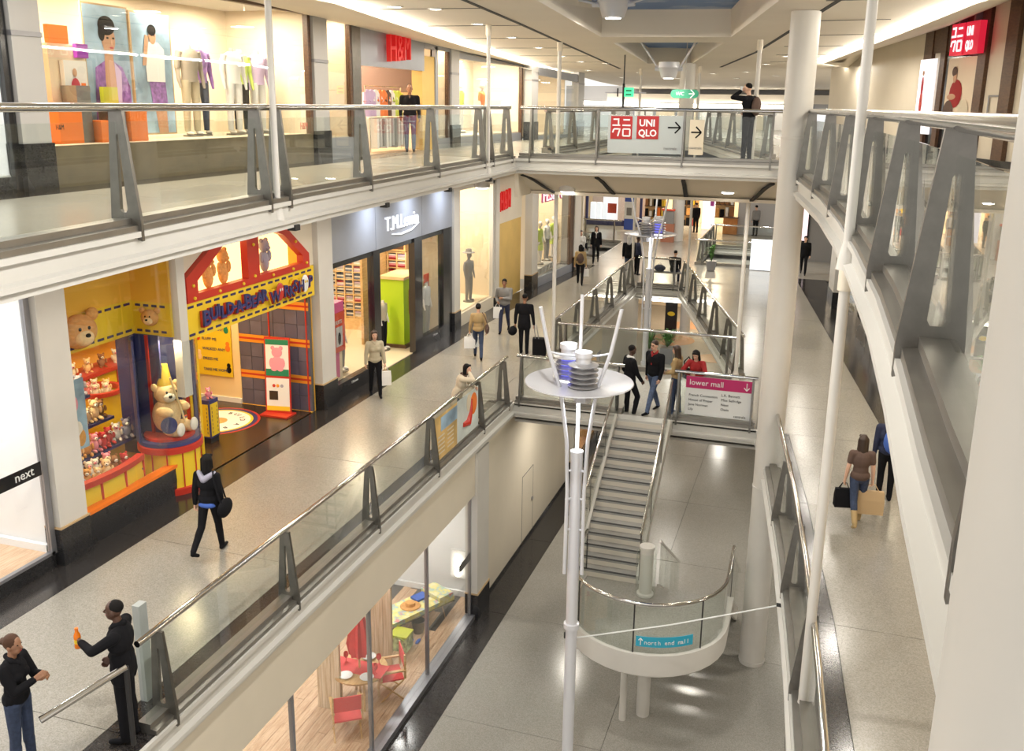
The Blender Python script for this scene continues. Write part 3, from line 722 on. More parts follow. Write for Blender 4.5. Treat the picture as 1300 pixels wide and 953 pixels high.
# ---- toy shop with the yellow bands
room('toy_shop', 11.26, 18.8, -16.4, 0, ZC, 'orange', 'orange', 260, (1, .78, .46))
t = thing('toy_shop_window', 'toy shop window with yellow stitched band and black sill', 'shopfront', (X0, 12.6, 0))
b = MB(); b.box(-11.12, -10.97, 11.24, 13.95, 0.0, .54); b.build('sill', 'plinth', t)
b = MB(); b.box(-11.14, -10.95, 11.24, 13.95, .54, .60); b.build('red_sill_strip', 'orangeprint', t)
pane(t, -11.03, 11.26, 12.6, .60, ZC); pane(t, -11.03, 12.62, 13.98, .60, ZC)
b = MB(); b.box(-11.96, -11.9, 11.28, 13.88, 2.97, 3.62); b.build('yellow_band', 'yellow', t)
b = MB(); b.box(-11.9, -11.06, 13.88, 13.94, 2.97, 3.60); b.build('yellow_band', 'yellow', t)
b = MB(); b.box(-11.96, -11.9, 11.28, 13.88, 3.62, ZC - .02); b.build('orange_panel', 'orange', t)
b = MB(); b.box(-11.9, -11.06, 13.88, 13.94, 3.60, ZC - .02); b.build('orange_panel', 'orange', t)
def dashes(parent, o, along_, up, n, ln, th, gap, m='dash', out=(0, 0, 0)):
    o = Vector(o); a = Vector(along_).normalized(); u = Vector(up); nr = a.cross(u).normalized(); nr = Vector(out)
    for i in range(n):
        b = MB(); b.obox(o + a * (i * (ln + gap)), a * ln, u * th, nr); b.build('stitch', m, parent)
for zz in (3.03, 3.53): dashes(t, (-11.9, 11.5, zz), (0, 1, 0), (0, 0, 1), 10, .16, .045, .08, out=(.008, 0, 0))
for zz in (3.03, 3.51): dashes(t, (-11.82, 13.88, zz), (1, 0, 0), (0, 0, 1), 4, .11, .045, .07, out=(0, -.008, 0))
def bear_head(x, y, z, s, face, label):           # face: unit vector the muzzle points to
    f = Vector(face).normalized(); r = Vector((-f.y, f.x, 0)); c = Vector((x, y, z)); rot = Matrix((r, f, Vector((0, 0, 1)))).transposed()
    t = thing('bear_head', label, 'sign', c)
    def e(nm, m, off, rad, n=20): b = MB(); b.ell(c + rot @ Vector(off) * s, [q * s for q in rad], n, rot=rot); return b.build(nm, m, t, True)
    e('skull', 'bear', (0, 0, 0), (1.0, .55, .92)); e('muzzle', 'bearlight', (0, .42, -.28), (.52, .38, .42)); e('nose', 'hair', (0, .78, -.10), (.15, .10, .11), 12)
    for sd in (-1, 1):
        ea = e('ear', 'bear', (sd * .85, -.05, .78), (.36, .20, .36), 14); e('eye', 'hair', (sd * .26, .52, .22), (.085, .06, .10), 10)
    return t
bear_head(-11.82, 12.45, 3.34, .33, (1, -.25, 0), 'large brown bear head mounted on the yellow band beside the pier')
bear_head(-11.48, 13.83, 3.32, .17, (.2, -1, 0), 'small brown bear head mounted on the yellow return panel')
# round podium with the giant seated bear in a glass drum
pc = G(216, 554, .98); pc.z = 0; PR_ = .66; pt = thing('podium', 'round yellow podium with red and blue rims at the toy shop entrance', 'podium', pc)
b = MB(); b.lathe(pc, [(r_ * PR_, z_) for r_, z_ in [(.82, .12), (.80, .30), (.82, .50), (.80, .62), (.82, .82)]], 32); b.build('drum_skirt', 'yellow', pt, True)
b = MB(); b.lathe(pc, [(r_ * PR_, z_) for r_, z_ in [(.9, .0), (.9, .12), (.82, .13)]], 32); b.build('red_plinth', 'red', pt, True)
b = MB(); b.lathe(pc, [(r_ * PR_, z_) for r_, z_ in [(.82, .80), (.90, .82), (.90, .93), (.80, .95)]], 32); b.build('red_rim', 'red', pt, True)
b = MB(); b.lathe(pc, [(r_ * PR_, z_) for r_, z_ in [(.86, .95), (.84, 1.02), (.70, 1.03)]], 32); b.build('blue_rim', 'navy', pt, True)
b = MB(); b.lathe(pc, [(r_ * PR_, z_) for r_, z_ in [(.70, 1.03), (.70, 1.08), (.0, 1.09)]], 32); b.build('red_seat', 'red', pt, True)
b = MB()
for i in range(12): 
    a = 2 * PI * i / 12; b = MB(); b.box(-.012, .012, -.006, .006, .13, .81); o = b.build('seam', 'red', pt, world=False); o.rotation_euler = (0, 0, a + PI / 2); o.location = (math.cos(a) * .825 * PR_, math.sin(a) * .825 * PR_, 0)
arc = [(pc.x + .86 * PR_ * math.cos(a), pc.y + .86 * PR_ * math.sin(a), 0) for a in [math.radians(d) for d in range(-75, 66, 10)]]
b = MB(); b.sweep([(-.006, 1.0), (-.006, 2.92), (.006, 2.92), (.006, 1.0)], arc, closed_prof=True); b.build('curved_glass', 'shopglass', pt, fix=True)
arc2 = [(pc.x + .9 * PR_ * math.cos(a), pc.y + .9 * PR_ * math.sin(a), 0) for a in [math.radians(d) for d in range(100, 246, 12)]]
b = MB(); b.sweep([(0, 1.0), (0, 2.95), (-.04, 2.95), (-.04, 1.0)], arc2, closed_prof=True); b.build('navy_backdrop', 'navy', pt, fix=True, smooth=True)
q0, q1 = PY_(159, 560, 13.86), PY_(212, 560, 13.86)
b = MB(); b.box(q0.x, q1.x, 13.84, 13.88, .6, 2.98); b.build('navy_backdrop', 'navy', pt); q0 = PY_(192, 500, 13.84); b = MB(); b.box(q0.x - .03, q0.x + .03, 13.81, 13.84, .6, 2.98); b.build('red_upright', 'red', pt)
q0 = G(250, 578, 0); 
for dx_, r_, m_ in ((-.10, .035, 'red'), (-.03, .035, 'yellow'), (.05, .05, 'navy'), (.14, .035, 'yellow')): b = MB(); b.cyl((q0.x + dx_ * .75, q0.y + dx_ * .6, 0), (q0.x + dx_ * .75, q0.y + dx_ * .6, 2.95), r_, n=12); b.build('striped_upright', m_, pt, True)
t = thing('giant_bear', 'giant seated yellow bear with cone hat and stick in the glass drum', 'bear', (pc.x, pc.y, 1.09))
def eb(nm, m, c, r, n=18): b = MB(); b.ell(Vector(c) + Vector((pc.x, pc.y, 1.09)), r, n); return b.build(nm, m, t, True)
eb('body', 'bearlight', (-.05, 0, .42), (.34, .36, .44)); eb('head', 'bearlight', (-.02, 0, .98), (.30, .30, .27)); eb('muzzle', 'plush_white', (.18, -.14, .92), (.15, .15, .12)); eb('nose', 'hair', (.30, -.23, .97), (.045, .045, .04), 10)
for sd in (-1, 1):
    eb('ear', 'bearlight', (-.04 + sd * .12, sd * .26, 1.16), (.09, .06, .10), 12); eb('eye', 'hair', (.23 + sd * .06, -.10 + sd * .10, 1.05), (.03, .03, .035), 8)
    eb('leg', 'bearlight', (.34, sd * .24 - .05, .14), (.30, .14, .15)); eb('foot_pad', 'plush_white', (.60, sd * .26 - .05, .20), (.07, .14, .17), 14)
    eb('arm', 'bearlight', (.18, sd * .32 - .02, .60), (.26, .11, .13))
b = MB(); b.cyl((pc.x - .04, pc.y, 2.28), (pc.x - .04, pc.y, 2.78), .20, .10, 20); b.build('cone_hat', 'yellow', t, True)
b = MB(); b.cyl((pc.x + .42, pc.y + .12, 1.3), (pc.x + .22, pc.y - .1, 2.5), .025, .03, 8); b.build('stick', 'bulb', t, True)
b = MB(); b.cyl((pc.x + .36, pc.y - .44, 1.42), (pc.x + .40, pc.y - .50, 1.43), .20, n=20); b.build('blue_medallion', 'navy', t, True); t.scale = (.74, .74, .78)
area('podium_spot', (pc.x + .2, pc.y, 2.9), .4, 40, (1, .78, .45))

def teddy(x, y, z, s, face, m, label, group, name='teddy_bear'):
    key = m
    if key not in TED:
        b = MB()
        b.ell((0, 0, .33), (.22, .19, .30), 10, 0); b.ell((0, .03, .74), (.20, .18, .18), 10, 0); b.ell((0, .19, .70), (.10, .09, .08), 8, 1); b.ell((0, .28, .73), (.03, .02, .025), 6, 2)
        for sd in (-1, 1):
            b.ell((sd * .16, 0, .90), (.075, .05, .08), 7, 0); b.ell((sd * .075, .17, .80), (.022, .02, .025), 5, 2)
            b.ell((sd * .15, .26, .10), (.085, .22, .09), 8, 0); b.ell((sd * .25, .10, .44), (.07, .12, .17), 8, 0)
        b2 = b.build(name, [m, 'plush_white' if m != 'plush_white' else 'plush_pink', 'hair'], None, True); TED[key] = b2; o = b2
    else:
        o = TED[key].copy(); COL.objects.link(o)
    o.location = (x, y, z); o.scale = (s, s, s); o.rotation_euler = (0, 0, math.atan2(face[1], face[0]) - PI / 2)
    return tag(o, label, 'soft toy', group)
TED = {}
# front bins and tiers behind the window
t = thing('toy_bin', 'yellow fabric toy bin with curved red rim right behind the window', 'bin', (-11.6, 12.2, .0))
cv = [(-11.12 - .16 * ((y - 12.2) / 1.0) ** 2, y) for y in [11.3 + .19 * i for i in range(10)]]
for a, c in ((0, 3), (3, 6), (6, 9)):
    b = MB(); b.sweep([(0, .32), (.02, .6), (0, .92), (-.05, .92), (-.05, .32)], [(x, y, 0) for x, y in cv[a:c + 1]], closed_prof=True); b.build('yellow_panel', 'yellow', t, fix=True)
for i in (0, 3, 6, 9):
    b = MB(); b.cyl((cv[i][0] + .012, cv[i][1], .3), (cv[i][0] + .012, cv[i][1], .93), .025, n=8); b.build('red_post', 'red', t, True)
b = MB(); b.sweep([(.05, .90), (.05, 1.0), (-.09, 1.0), (-.09, .90)], [(x, y, 0) for x, y in cv], closed_prof=True); b.build('red_rim', 'red', t, fix=True)
b = MB(); b.sweep([(.06, .2), (.06, .34), (-.1, .34), (-.1, .2)], [(x, y, 0) for x, y in cv], closed_prof=True); b.build('red_plinth', 'red', t, fix=True)
b = MB(); b.box(-11.95, -11.2, 11.3, 13.0, .70, .74); b.build('tray', 'navy', t)
t = thing('toy_tiers', 'blue tiered display shelves loaded with soft toys', 'shelf', (-12.35, 13.0, .0))
for i, (xa, z_) in enumerate(((-12.15, 1.02), (-12.5, 1.42), (-12.85, 1.85))):
    b = MB(); b.box(xa - .34, xa + .24, 12.2, 13.75 - .18 * i, z_ - .05, z_); b.build('shelf', 'navy', t)
    b = MB(); b.box(xa - .30, xa - .24, 12.3, 13.5 - .2 * i, .02, z_ - .05); b.build('support', 'wooddark', t)
cols = ['plush_white', 'plush_brown', 'plush_pink', 'bear', 'plush_grey', 'plush_red', 'bearlight']
CN = {'plush_white': 'white', 'plush_brown': 'dark brown', 'plush_pink': 'pink', 'bear': 'honey brown', 'plush_grey': 'grey', 'plush_red': 'red', 'bearlight': 'tan'}
k = 0
for row, (x, z_, n, y0, y1) in enumerate(((-11.45, .74, 7, 11.42, 12.9), (-11.75, .74, 6, 11.5, 12.8), (-12.05, 1.02, 7, 12.25, 13.7), (-12.45, 1.42, 6, 12.4, 13.55), (-12.8, 1.85, 5, 12.6, 13.4))):
    where = ['in front in the yellow window bin', 'in the rear of the yellow window bin', 'on the lowest blue tier', 'on the middle blue tier', 'on the top blue tier'][row]
    for i in range(n):
        m = cols[(k * 3 + row + (i * i) % 5) % 7]; k += 1
        teddy(x + rnd.uniform(-.05, .05), lerp(y0, y1, (i + .5) / n), z_, rnd.uniform(.30, .42), (1, -.6 + rnd.uniform(-.4, .4)), m, f'{CN[m]} soft toy {where}, {ORD[i]} from the left', 'soft toys in the toy shop window')
# round tub, wall bins and shelves further in
tc_ = Vector((-14.75, 15.9, 0)); t = thing('toy_tub', 'round yellow fabric tub with red rim in the toy shop', 'bin', tc_)
b = MB(); b.lathe(tc_, [(.45, .12), (.47, .4), (.45, .62), (.47, .95)], 24); b.build('fabric_skirt', 'yellow', t, True)
b = MB(); b.lathe(tc_, [(.47, .93), (.53, .93), (.53, 1.02), (.44, 1.02), (.44, .9)], 24); b.build('red_rim', 'red', t, True)
b = MB(); b.lathe(tc_, [(.5, 0), (.5, .12), (.45, .13)], 24); b.build('red_foot', 'red', t, True)
b = MB(); b.cyl(tc_ + Vector((0, 0, .80)), tc_ + Vector((0, 0, .86)), .44, n=24); b.build('tray', 'bulb', t)
for i in range(5): teddy(tc_.x + .22 * math.cos(i * 1.3), tc_.y + .22 * math.sin(i * 1.3), .86, .34, (1, -.8), ['plush_white', 'bearlight', 'plush_white', 'plush_pink', 'plush_white'][i], 'pale soft toy in the round yellow tub, ' + ('far side', 'left side', 'middle left', 'near side', 'right side')[i], 'soft toys in the round tub')
t = thing('wall_bins', 'row of yellow fabric wall bins with red frames at the back of the toy shop', 'bin', (-15.9, 16, 0))
for i in range(5):
    y = 14.0 + .92 * i
    b = MB(); b.box(-16.3, -15.75, y + .04, y + .88, .15, .9); b.build('fabric_bin', 'yellow', t)
    b = MB(); b.box(-16.3, -15.72, y - .03, y + .04, .0, .95); b.build('red_post', 'red', t)
b = MB(); b.box(-16.35, -15.68, 13.95, 18.6, .9, .99); b.build('red_rim', 'red', t)
for i in range(9): teddy(-15.98, 14.15 + .47 * i, .95, .38, (1, -.5), ['plush_white', 'bearlight', 'plush_brown', 'plush_white', 'bear'][i % 5], CN[['plush_white', 'bearlight', 'plush_brown', 'plush_white', 'bear'][i % 5]] + ' soft toy on the yellow wall bins, ' + ORD[i] + ' from the left', 'soft toys on the wall bins')
for zz in (1.75, 2.45):
    t = thing('wall_shelf', f'blue wall shelf of soft toys, {"lower" if zz < 2 else "upper"} one at the back of the toy shop', 'shelf', (-16.2, 16, zz))
    b = MB(); b.box(-16.38, -15.95, 13.8, 18.5, zz - .05, zz); b.build('board', 'navy', t)
    for i in range(8):
        m = ['plush_white', 'bear', 'bearlight', 'plush_pink'][i % 4]
        teddy(-16.15, 14.1 + .55 * i, zz, .38, (1, -.5), m, f'{CN[m]} soft toy on the {"lower" if zz < 2 else "upper"} blue wall shelf, {ORD[i]} from the left', 'soft toys on the blue wall shelves')
t = thing('toy_poster', 'pale blue toy poster hanging at the left edge of the toy shop window', 'poster', (-11.3, 11.5, 1.5))
b = MB(); b.box(-11.30, -11.28, 11.42, 11.86, 1.55, 2.75); b.build('sheet', 'skyblue', t)
for i, (zz, m) in enumerate(((2.35, 'plush_pink'), (1.9, 'plush_white'), (1.75, 'bear'))):
    b = MB(); b.ell((-11.272, 11.64 + .05 * (i - 1), zz), (.012, .10, .15), 12); b.build('printed_bear', m, t)

# ---- toy shop entrance: sign band, arch, side wall, floor emblem
t = thing('toy_shop_sign', 'yellow stitched sign band over the toy shop entrance', 'sign', (X0, 16.4, 2.8))
b = MB(); b.box(-11.1, -10.96, 14.18, 18.86, 2.84, 3.54); b.build('yellow_band', 'yellow', t)
for zz in (2.90, 3.43): dashes(t, (-10.96, 14.25, zz), (0, 1, 0), (0, 0, 1), 17, .17, .045, .10, out=(.008, 0, 0))
txt = 'BUILD-A-BEAR'
yy = 14.55
wid = {'I': .11, '-': .10, 'A': .20, 'W': .32, 'B': .24, 'U': .23, 'L': .19, 'D': .23, 'E': .2, 'R': .22, 'O': .23, 'K': .22, 'S': .2, 'H': .23, 'P': .2, ' ': .1}
for i, ch in enumerate(txt):
    if ch != ' ':
        big = 1.25 if i in (0, 8) else 1.0
        letters(t, ch, -10.95, yy + .015, 3.10 + .03 * ((i * 7) % 3 - 1) - .04 * (big > 1), .33 * big, 'red', .045, bold=.016)
        letters(t, ch, -10.885, yy, 3.12 + .03 * ((i * 7) % 3 - 1) - .04 * (big > 1), .33 * big, 'navy', .02, bold=.010)
    yy += wid.get(ch, .2) * .98
yy += .08
for i, ch in enumerate('WORKSHOP'):
    if i in (1, 6):
        b = MB(); b.ell((-10.86, yy + .11, 3.22), (.03, .15, .20), 18); b.build('round_face', 'red' if i == 1 else 'signwhite', t, True)
        for q in (-.04, .04): b = MB(); b.ell((-10.825, yy + .11 + q, 3.27), (.012, .02, .035), 8); b.build('face_eye', 'signwhite' if i == 1 else 'yellow', t)
    else:
        letters(t, ch, -10.95, yy - .01, 3.05 + .045 * ((i * 5) % 3 - 1), .40, 'yellow', .03, bold=.03)
        letters(t, ch, -10.89, yy + .01, 3.06 + .045 * ((i * 5) % 3 - 1), .37, 'red', .02, bold=.012); letters(t, ch, -10.85, yy + .0, 3.08 + .045 * ((i * 5) % 3 - 1), .36, 'navy', .012, bold=.004)
    yy += {'W': .29, 'O': .23, 'R': .21, 'K': .2, 'S': .19, 'H': .215, 'P': .2}[ch]
t = thing('arch_display', 'glowing red framed arch showing bears above the toy shop sign', 'display', (X0, 16.4, 3.55))
ar = [(14.22, 3.54), (18.62, 3.54), (18.62, 3.86), (17.75, 4.52), (16.9, 4.78), (16.1, 4.78), (15.2, 4.58), (14.22, 4.02)]
inn = [(14.55, 3.68), (16.2, 3.68), (16.2, 4.66), (15.5, 4.52), (14.55, 3.92)]
inn2 = [(16.62, 3.68), (18.35, 3.68), (18.35, 3.84), (17.6, 4.40), (16.9, 4.64), (16.62, 4.66)]
A = [Vector((-11.08, a, c)) for a, c in ar]; I1 = [Vector((-11.08, a, c)) for a, c in inn]; I2 = [Vector((-11.08, a, c)) for a, c in inn2]
tr = tessellate_polygon([A, I1, I2]); al = A + I1 + I2; n_ = len(al); b = MB(); dv = Vector((.16, 0, 0)); b.add(al + [v + dv for v in al], list(tr) + [tuple(i + n_ for i in q) for q in tr])
o_ = 0
for l in (A, I1, I2):
    kk = len(l); b.add(l + [v + dv for v in l], [(i, (i + 1) % kk, kk + (i + 1) % kk, kk + i) for i in range(kk)])
b.build('red_frame', 'red', t, fix=True)
for pg in ([(18.63, 3.54), (18.95, 3.54), (18.95, 4.9), (16.9, 4.9), (16.9, 4.79), (17.75, 4.53), (18.63, 3.87)], [(14.2, 4.03), (15.2, 4.59), (16.1, 4.79), (16.1, 4.9), (14.2, 4.9)]): b = MB(); b.prism([(-11.08, a, c) for a, c in pg], (.06, 0, 0)); b.build('cream_spandrel', 'cream', t)
b = MB(); b.box(-11.5, -11.46, 14.3, 18.6, 3.56, 4.88); b.build('glowing_back', 'honeylit', t)
for y, zz in ((14.42, 3.61), (15.2, 3.61), (16.0, 3.61), (16.42, 3.7), (16.42, 4.35), (17.1, 3.61), (17.9, 3.61), (18.48, 3.66), (18.05, 4.2), (14.4, 3.85)):
    b = MB(); b.ell((-10.91, y, zz), .035, 8); b.build('gold_stud', 'yellow', t, True)
for i, (y, m) in enumerate(((15.35, 'bear'), (15.85, 'bear'), (16.85, 'bear'), (17.35, 'plush_grey'))):
    b = MB(); zb = 3.62; b.ell((-11.28, y, zb + .22), (.10, .12, .24), 12); b.ell((-11.27, y, zb + .56), (.11, .13, .15), 12); b.ell((-11.28, y - .09, zb + .68), .05, 8); b.ell((-11.28, y + .09, zb + .68), .05, 8); b.ell((-11.17, y, zb + .52), (.05, .06, .05), 8)
    b.ell((-11.25, y - .15, zb + .33), (.05, .06, .13), 8); b.ell((-11.25, y + .15, zb + .33), (.05, .06, .13), 8)
    tag(b.build('arch_bear', m, None, True), ['brown bear standing leftmost in the glowing arch', 'brown bear standing just left of the arch centre bar', 'brown bear standing just right of the arch centre bar', 'grey rabbit like toy standing rightmost in the glowing arch'][i], 'soft toy', 'toys in the glowing arch')
b = MB(); b.box(-11.1, -10.93, 13.96, 14.19, 1.80, ZC); tag(b.build('white_post', 'white'), 'white hanging post dividing toy shop window from its entrance', 'post')
b = MB(); b.box(-11.3, -11.0, 11.26, 18.9, ZC - .12, ZC); struct('wall_left_head', b, 'cream')
# entrance side wall: plaid tiles, cream wall, poster
b = MB(); b.box(-16.3, -12.98, 18.70, 18.82, 0, ZC); struct('wall_entrance', b, 'bulb')
b = MB(); b.box(-16.3, -12.98, 18.66, 18.70, .02, .14); struct('baseboard_entrance', b, 'paper')
wt = thing('plaid_wall', 'purple plaid tiled wall with orange and red bands at the toy shop entrance', 'wall', (-12.1, 18.75, 0))
b = MB(); b.box(-12.98, -11.05, 18.72, 18.82, 0, 2.9); b.build('wall_core', 'joint', wt)
M['plaid'] = mat('plaid_tile', (.125, .115, .165), .45, noise=(3, .15)); M['plaid2'] = mat('plaid_tile_dark', (.105, .097, .145), .45); M['tileorange'] = mat('tile_orange', (.75, .30, .03), .45)
zz = .02; rowi = 0
for zt in (.38, .30, .07, .05, .07, .35, .35, .07, .05, .07, .35, .35, .07, .05, .07):
    if zt > .2:
        for i in range(6):
            xx = -12.97 + .32 * i
            b = MB(); b.box(xx + .006, xx + .314, 18.70, 18.73, zz + .006, zz + zt - .006); b.build('tile', 'plaid' if (i + rowi) % 2 else 'plaid2', wt)
    else:
        b = MB(); b.box(-12.97, -11.06, 18.695, 18.73, zz, zz + zt); b.build('band', 'red' if zt < .06 else 'tileorange', wt)
    zz += zt; rowi += 1
b = MB(); b.box(-11.14, -11.11, 18.68, 18.70, 0, 2.85); b.build('red_line', 'red', wt)
b = MB(); b.box(-12.14, -12.11, 18.68, 18.70, 1.5, 2.85); b.build('red_line', 'red', wt)
t = thing('yellow_poster', 'yellow poster with small bear drawings on the entrance wall', 'poster', (-13.7, 18.66, 1.3))
b = MB(); b.box(-14.25, -13.18, 18.655, 18.69, .66, 2.05); b.build('sheet', 'yellow', t)
for i, (s_, zz) in enumerate((('STUFFED ANY', 1.80), ('FLUFF ME', 1.55), ('WALKED ANY', 1.30), ('DRESS ME', 1.05), ('TAKE ME HOME', .78))):
    lettering(s_, (-14.0, 18.65, zz), (1, 0, 0), (0, 0, 1), .10, 'navy', t, .003)
for (x, zz, m) in ((-14.12, 1.62, 'red'), (-14.1, 1.14, 'bearlight'), (-13.3, 1.85, 'green_sign'), (-13.28, 1.40, 'orangeprint'), (-13.28, .86, 'hair')):
    b = MB(); b.ell((x, 18.652, zz + .09), (.055, .006, .06), 10); b.ell((x, 18.652, zz - .02), (.07, .006, .085), 10); b.build('drawn_bear', m, t)
em_ = Vector((-12.75, 17.35, .022)); t = thing('floor_emblem', 'round cream floor emblem with red and blue rings at the toy shop entrance', 'emblem', em_)
for r0, r1, m in ((0, .74, 'paper'), (.74, .80, 'yellow'), (.80, .90, 'navy'), (.90, .96, 'red')):
    b = MB(); b.lathe(em_, [(r0, 0), (r0, .004), (r1, .004), (r1, 0)] if r0 else [(r1, 0), (r1, .004), (.0, .004)], 40); b.build('ring' if r0 else 'disc', m, t)
b = MB(); b.lathe(em_ + Vector((0, 0, .004)), [(.22, 0), (.22, .004), (0, .004)], 24); b.build('centre_bear', 'bear', t)
for i, ch in enumerate('A BEAR WORKSHOP BUILD '):
    a = -2 * PI * i / 22; c_ = em_ + Vector((math.cos(a) * .50, math.sin(a) * .50, .005)); 
    if ch != ' ': lettering(ch, c_, (-math.sin(a) * -1, math.cos(a) * -1, 0), (math.cos(a), math.sin(a), 0), .17, 'hair', t, .002)
b = MB(); b.box(-16.3, -11.05, 14.3, 18.66, .0, .021); struct('floor_entrance', b, wood('entrance_floor', (.035, .02, .012), (.06, .035, .02), (1, 9, 1), .25))
t = thing('a_frame_sign', 'red framed standing sign with a pink bear picture leaning by the plaid wall', 'sign', (-11.85, 18.35, 0))
u_ = Vector((.62, .10, 0)); v_ = Vector((-.10, .22, 1.78)); o_ = Vector((-12.0, 18.2, .06)); nn = u_.cross(v_).normalized()
b = MB(); b.obox(o_, u_, v_, nn * -.03); b.build('red_frame', 'red', t)
for a, c, m in ((.03, .46, 'signwhite'), (.49, .97, 'paper')):
    b = MB(); b.obox(o_ + u_ * .05 + v_ * a + nn * .001, u_ * .90, v_ * (c - a), nn * .006); b.build('panel', m, t)
b = MB(); b.obox(o_ + u_ * .05 + v_ * .49 + nn * .007, u_ * .9, v_ * .09, nn * .003); b.build('green_strip', 'green_sign', t)
b = MB(); b.obox(o_ + u_ * .05 + v_ * .90 + nn * .007, u_ * .9, v_ * .07, nn * .003); b.build('green_strip', 'green_sign', t)
b = MB(); b.obox(o_ + u_ * .05 + v_ * .03 + nn * .007, u_ * .9, v_ * .06, nn * .003); b.build('yellow_strip', 'yellow', t)
pk = MB(); rot = Matrix((u_.normalized(), nn, v_.normalized())).transposed()
for (a, c, ra, rc) in ((.5, .66, .15, .16), (.5, .80, .13, .12), (.34, .86, .05, .05), (.66, .86, .05, .05), (.30, .66, .07, .12), (.70, .66, .07, .12), (.38, .585, .08, .06), (.62, .585, .08, .06)):
    pk.ell(o_ + u_ * a + v_ * c + nn * .012, (ra, .006, rc), 14, rot=rot)
pk.build('printed_bear', 'plush_pink', t)
for (a, c, m) in ((.35, .36, 'red'), (.5, .36, 'tileorange'), (.66, .36, 'plush_grey')):
    b = MB(); b.ell(o_ + u_ * a + v_ * c + nn * .01, (.04, .005, .04), 10, rot=rot); b.build('printed_icon', m, t)
b = MB(); b.obox(o_ + u_ * .16 + v_ * .17 + nn * .007, u_ * .34, v_ * .12, nn * .003); b.build('photo_print', 'hairbrown', t)
b = MB(); b.box(-12.05, -11.32, 18.0, 18.42, .022, .06); b.build('foot', 'red', t)
t = thing('pedestal_sign', 'narrow yellow and blue pedestal box with pink toy on the entrance floor', 'pedestal', (-12.1, 16.2, .022))
b = MB(); b.box(-12.27, -11.97, 16.03, 16.35, .14, .95); b.build('box', 'navy', t)
b = MB(); b.box(-11.97, -11.96, 16.06, 16.32, .18, .90); b.build('yellow_face', 'yellow', t); b = MB(); b.box(-12.24, -12.0, 16.02, 16.03, .18, .90); b.build('yellow_face', 'yellow', t)
for yy in (16.10, 16.27): dashes(t, (-11.96, yy, .24), (0, 0, 1), (0, 1, 0), 7, .055, .012, .035, out=(.004, 0, 0))
for xx in (-12.2, -12.04): dashes(t, (xx, 16.02, .24), (0, 0, 1), (1, 0, 0), 7, .055, .012, .035, out=(0, -.004, 0))
b = MB(); b.box(-12.25, -11.99, 16.05, 16.33, .022, .14); b.build('foot', 'blackmatt', t)
b = MB(); b.box(-12.27, -11.97, 16.03, 16.35, .95, .99); b.build('blue_top', 'navy', t)
teddy(-12.1, 16.2, .99, .26, (1, -.6), 'plush_pink', 'pink soft toy lying on the yellow pedestal box', None)
area('shop_light', (-13.2, 16.6, 4.5), .8, 110, (1, .78, .45)); area('shop_light', (-12.6, 12.6, 2.85), .7, 45, (1, .80, .5))

# ================================================================== menswear shop with the blue-grey fascia
M['sign_glow'] = glow('sign_glow', (.95, .97, 1), 1.25)
room('menswear', 19.66, 27.44, -16.8, .0, ZC, 'warmwall', mat('shop_tile', (.72, .60, .42), .3), 620, (1, .82, .58))
t = thing('menswear_shopfront', 'menswear shopfront with blue-grey fascia and black frames', 'shopfront', (X0, 23.5, 0))
for a, c in ((19.64, 22.06), (22.07, 25.08), (25.09, 27.46)):
    b = MB(); b.box(-11.1, -10.94, a, c - .01, 3.44, ZC - .02); b.build('fascia_panel', 'bluegrey', t)
for a, c in ((21.92, 22.30), (24.55, 25.10), (26.75, 27.46), (19.64, 19.74)):
    b = MB(); b.box(-11.14, -10.95, a, c, 0, 3.44); b.build('black_post', 'black', t)
for a, c in ((19.74, 21.92), (25.1, 26.75)):
    b = MB(); b.box(-11.15, -10.95, a, c, .0, .36); b.build('sill', 'plinth', t)
    b = MB(); b.box(-11.08, -10.98, a, c, 3.30, 3.44); b.build('black_transom', 'black', t)
    pane(t, -11.03, a, c, .36, 3.30)
    letters(t, 'T.M.Lewin', -10.945, a + .75, .22, .09, 'signwhite', .003)
b = MB(); b.box(-11.12, -11.0, 22.3, 24.55, 3.3, 3.44); b.build('black_transom', 'black', t)
letters(t, 'T.M.Lewin', -10.935, 22.60, 3.86, .54, 'sign_glow', .02, squeeze=.96)
b = MB(); b.tube([(-10.92, 23.0, 3.74), (-10.92, 23.6, 3.68), (-10.92, 24.3, 3.72), (-10.92, 24.85, 3.86)], [.012, .03, .03, .008], 6); b.build('swoosh', 'sign_glow', t, True)
for y in (21.6, 24.0, 26.4): area('fascia_spot', (-10.2, y, 4.84), .15, 26, (.80, .88, 1.0), rot=(0, .6, 0), spread=2.2)
area('shop_light', (-11.9, 25.9, 3.2), .5, 40, (1, .84, .62))  # extra fill without a fitting, added to brighten the right window
# pigeonhole shelving full of folded shirts on the far side wall
sx0, sx1, sy, n_c, n_r = -16.5, -12.15, 26.55, 14, 9
cw, chh = (sx1 - sx0) / n_c, .245
t = thing('pigeonhole_shelving', 'beech pigeonhole shelving filled with folded shirts in the menswear shop', 'shelf', ((sx0 + sx1) / 2, sy, 0))
b = MB(); b.box(sx0, sx1, sy + .30, sy + .34, .0, 2.9); b.build('back_panel', 'woodshelf', t)
for r_ in range(n_r + 1): b = MB(); b.box(sx0, sx1, sy, sy + .30, .42 + r_ * chh, .42 + r_ * chh + .03); b.build('shelf_board', 'woodshelf', t)
for c_ in range(n_c + 1): b = MB(); b.box(sx0 + c_ * cw - .018, sx0 + c_ * cw + .018, sy - .005, sy + .30, .0, 2.66); b.build('divider', 'woodshelf', t)
b = MB(); b.box(sx0, sx1, sy - .03, sy + .28, .0, .40); b.build('base_cupboard', 'woodshelf', t)
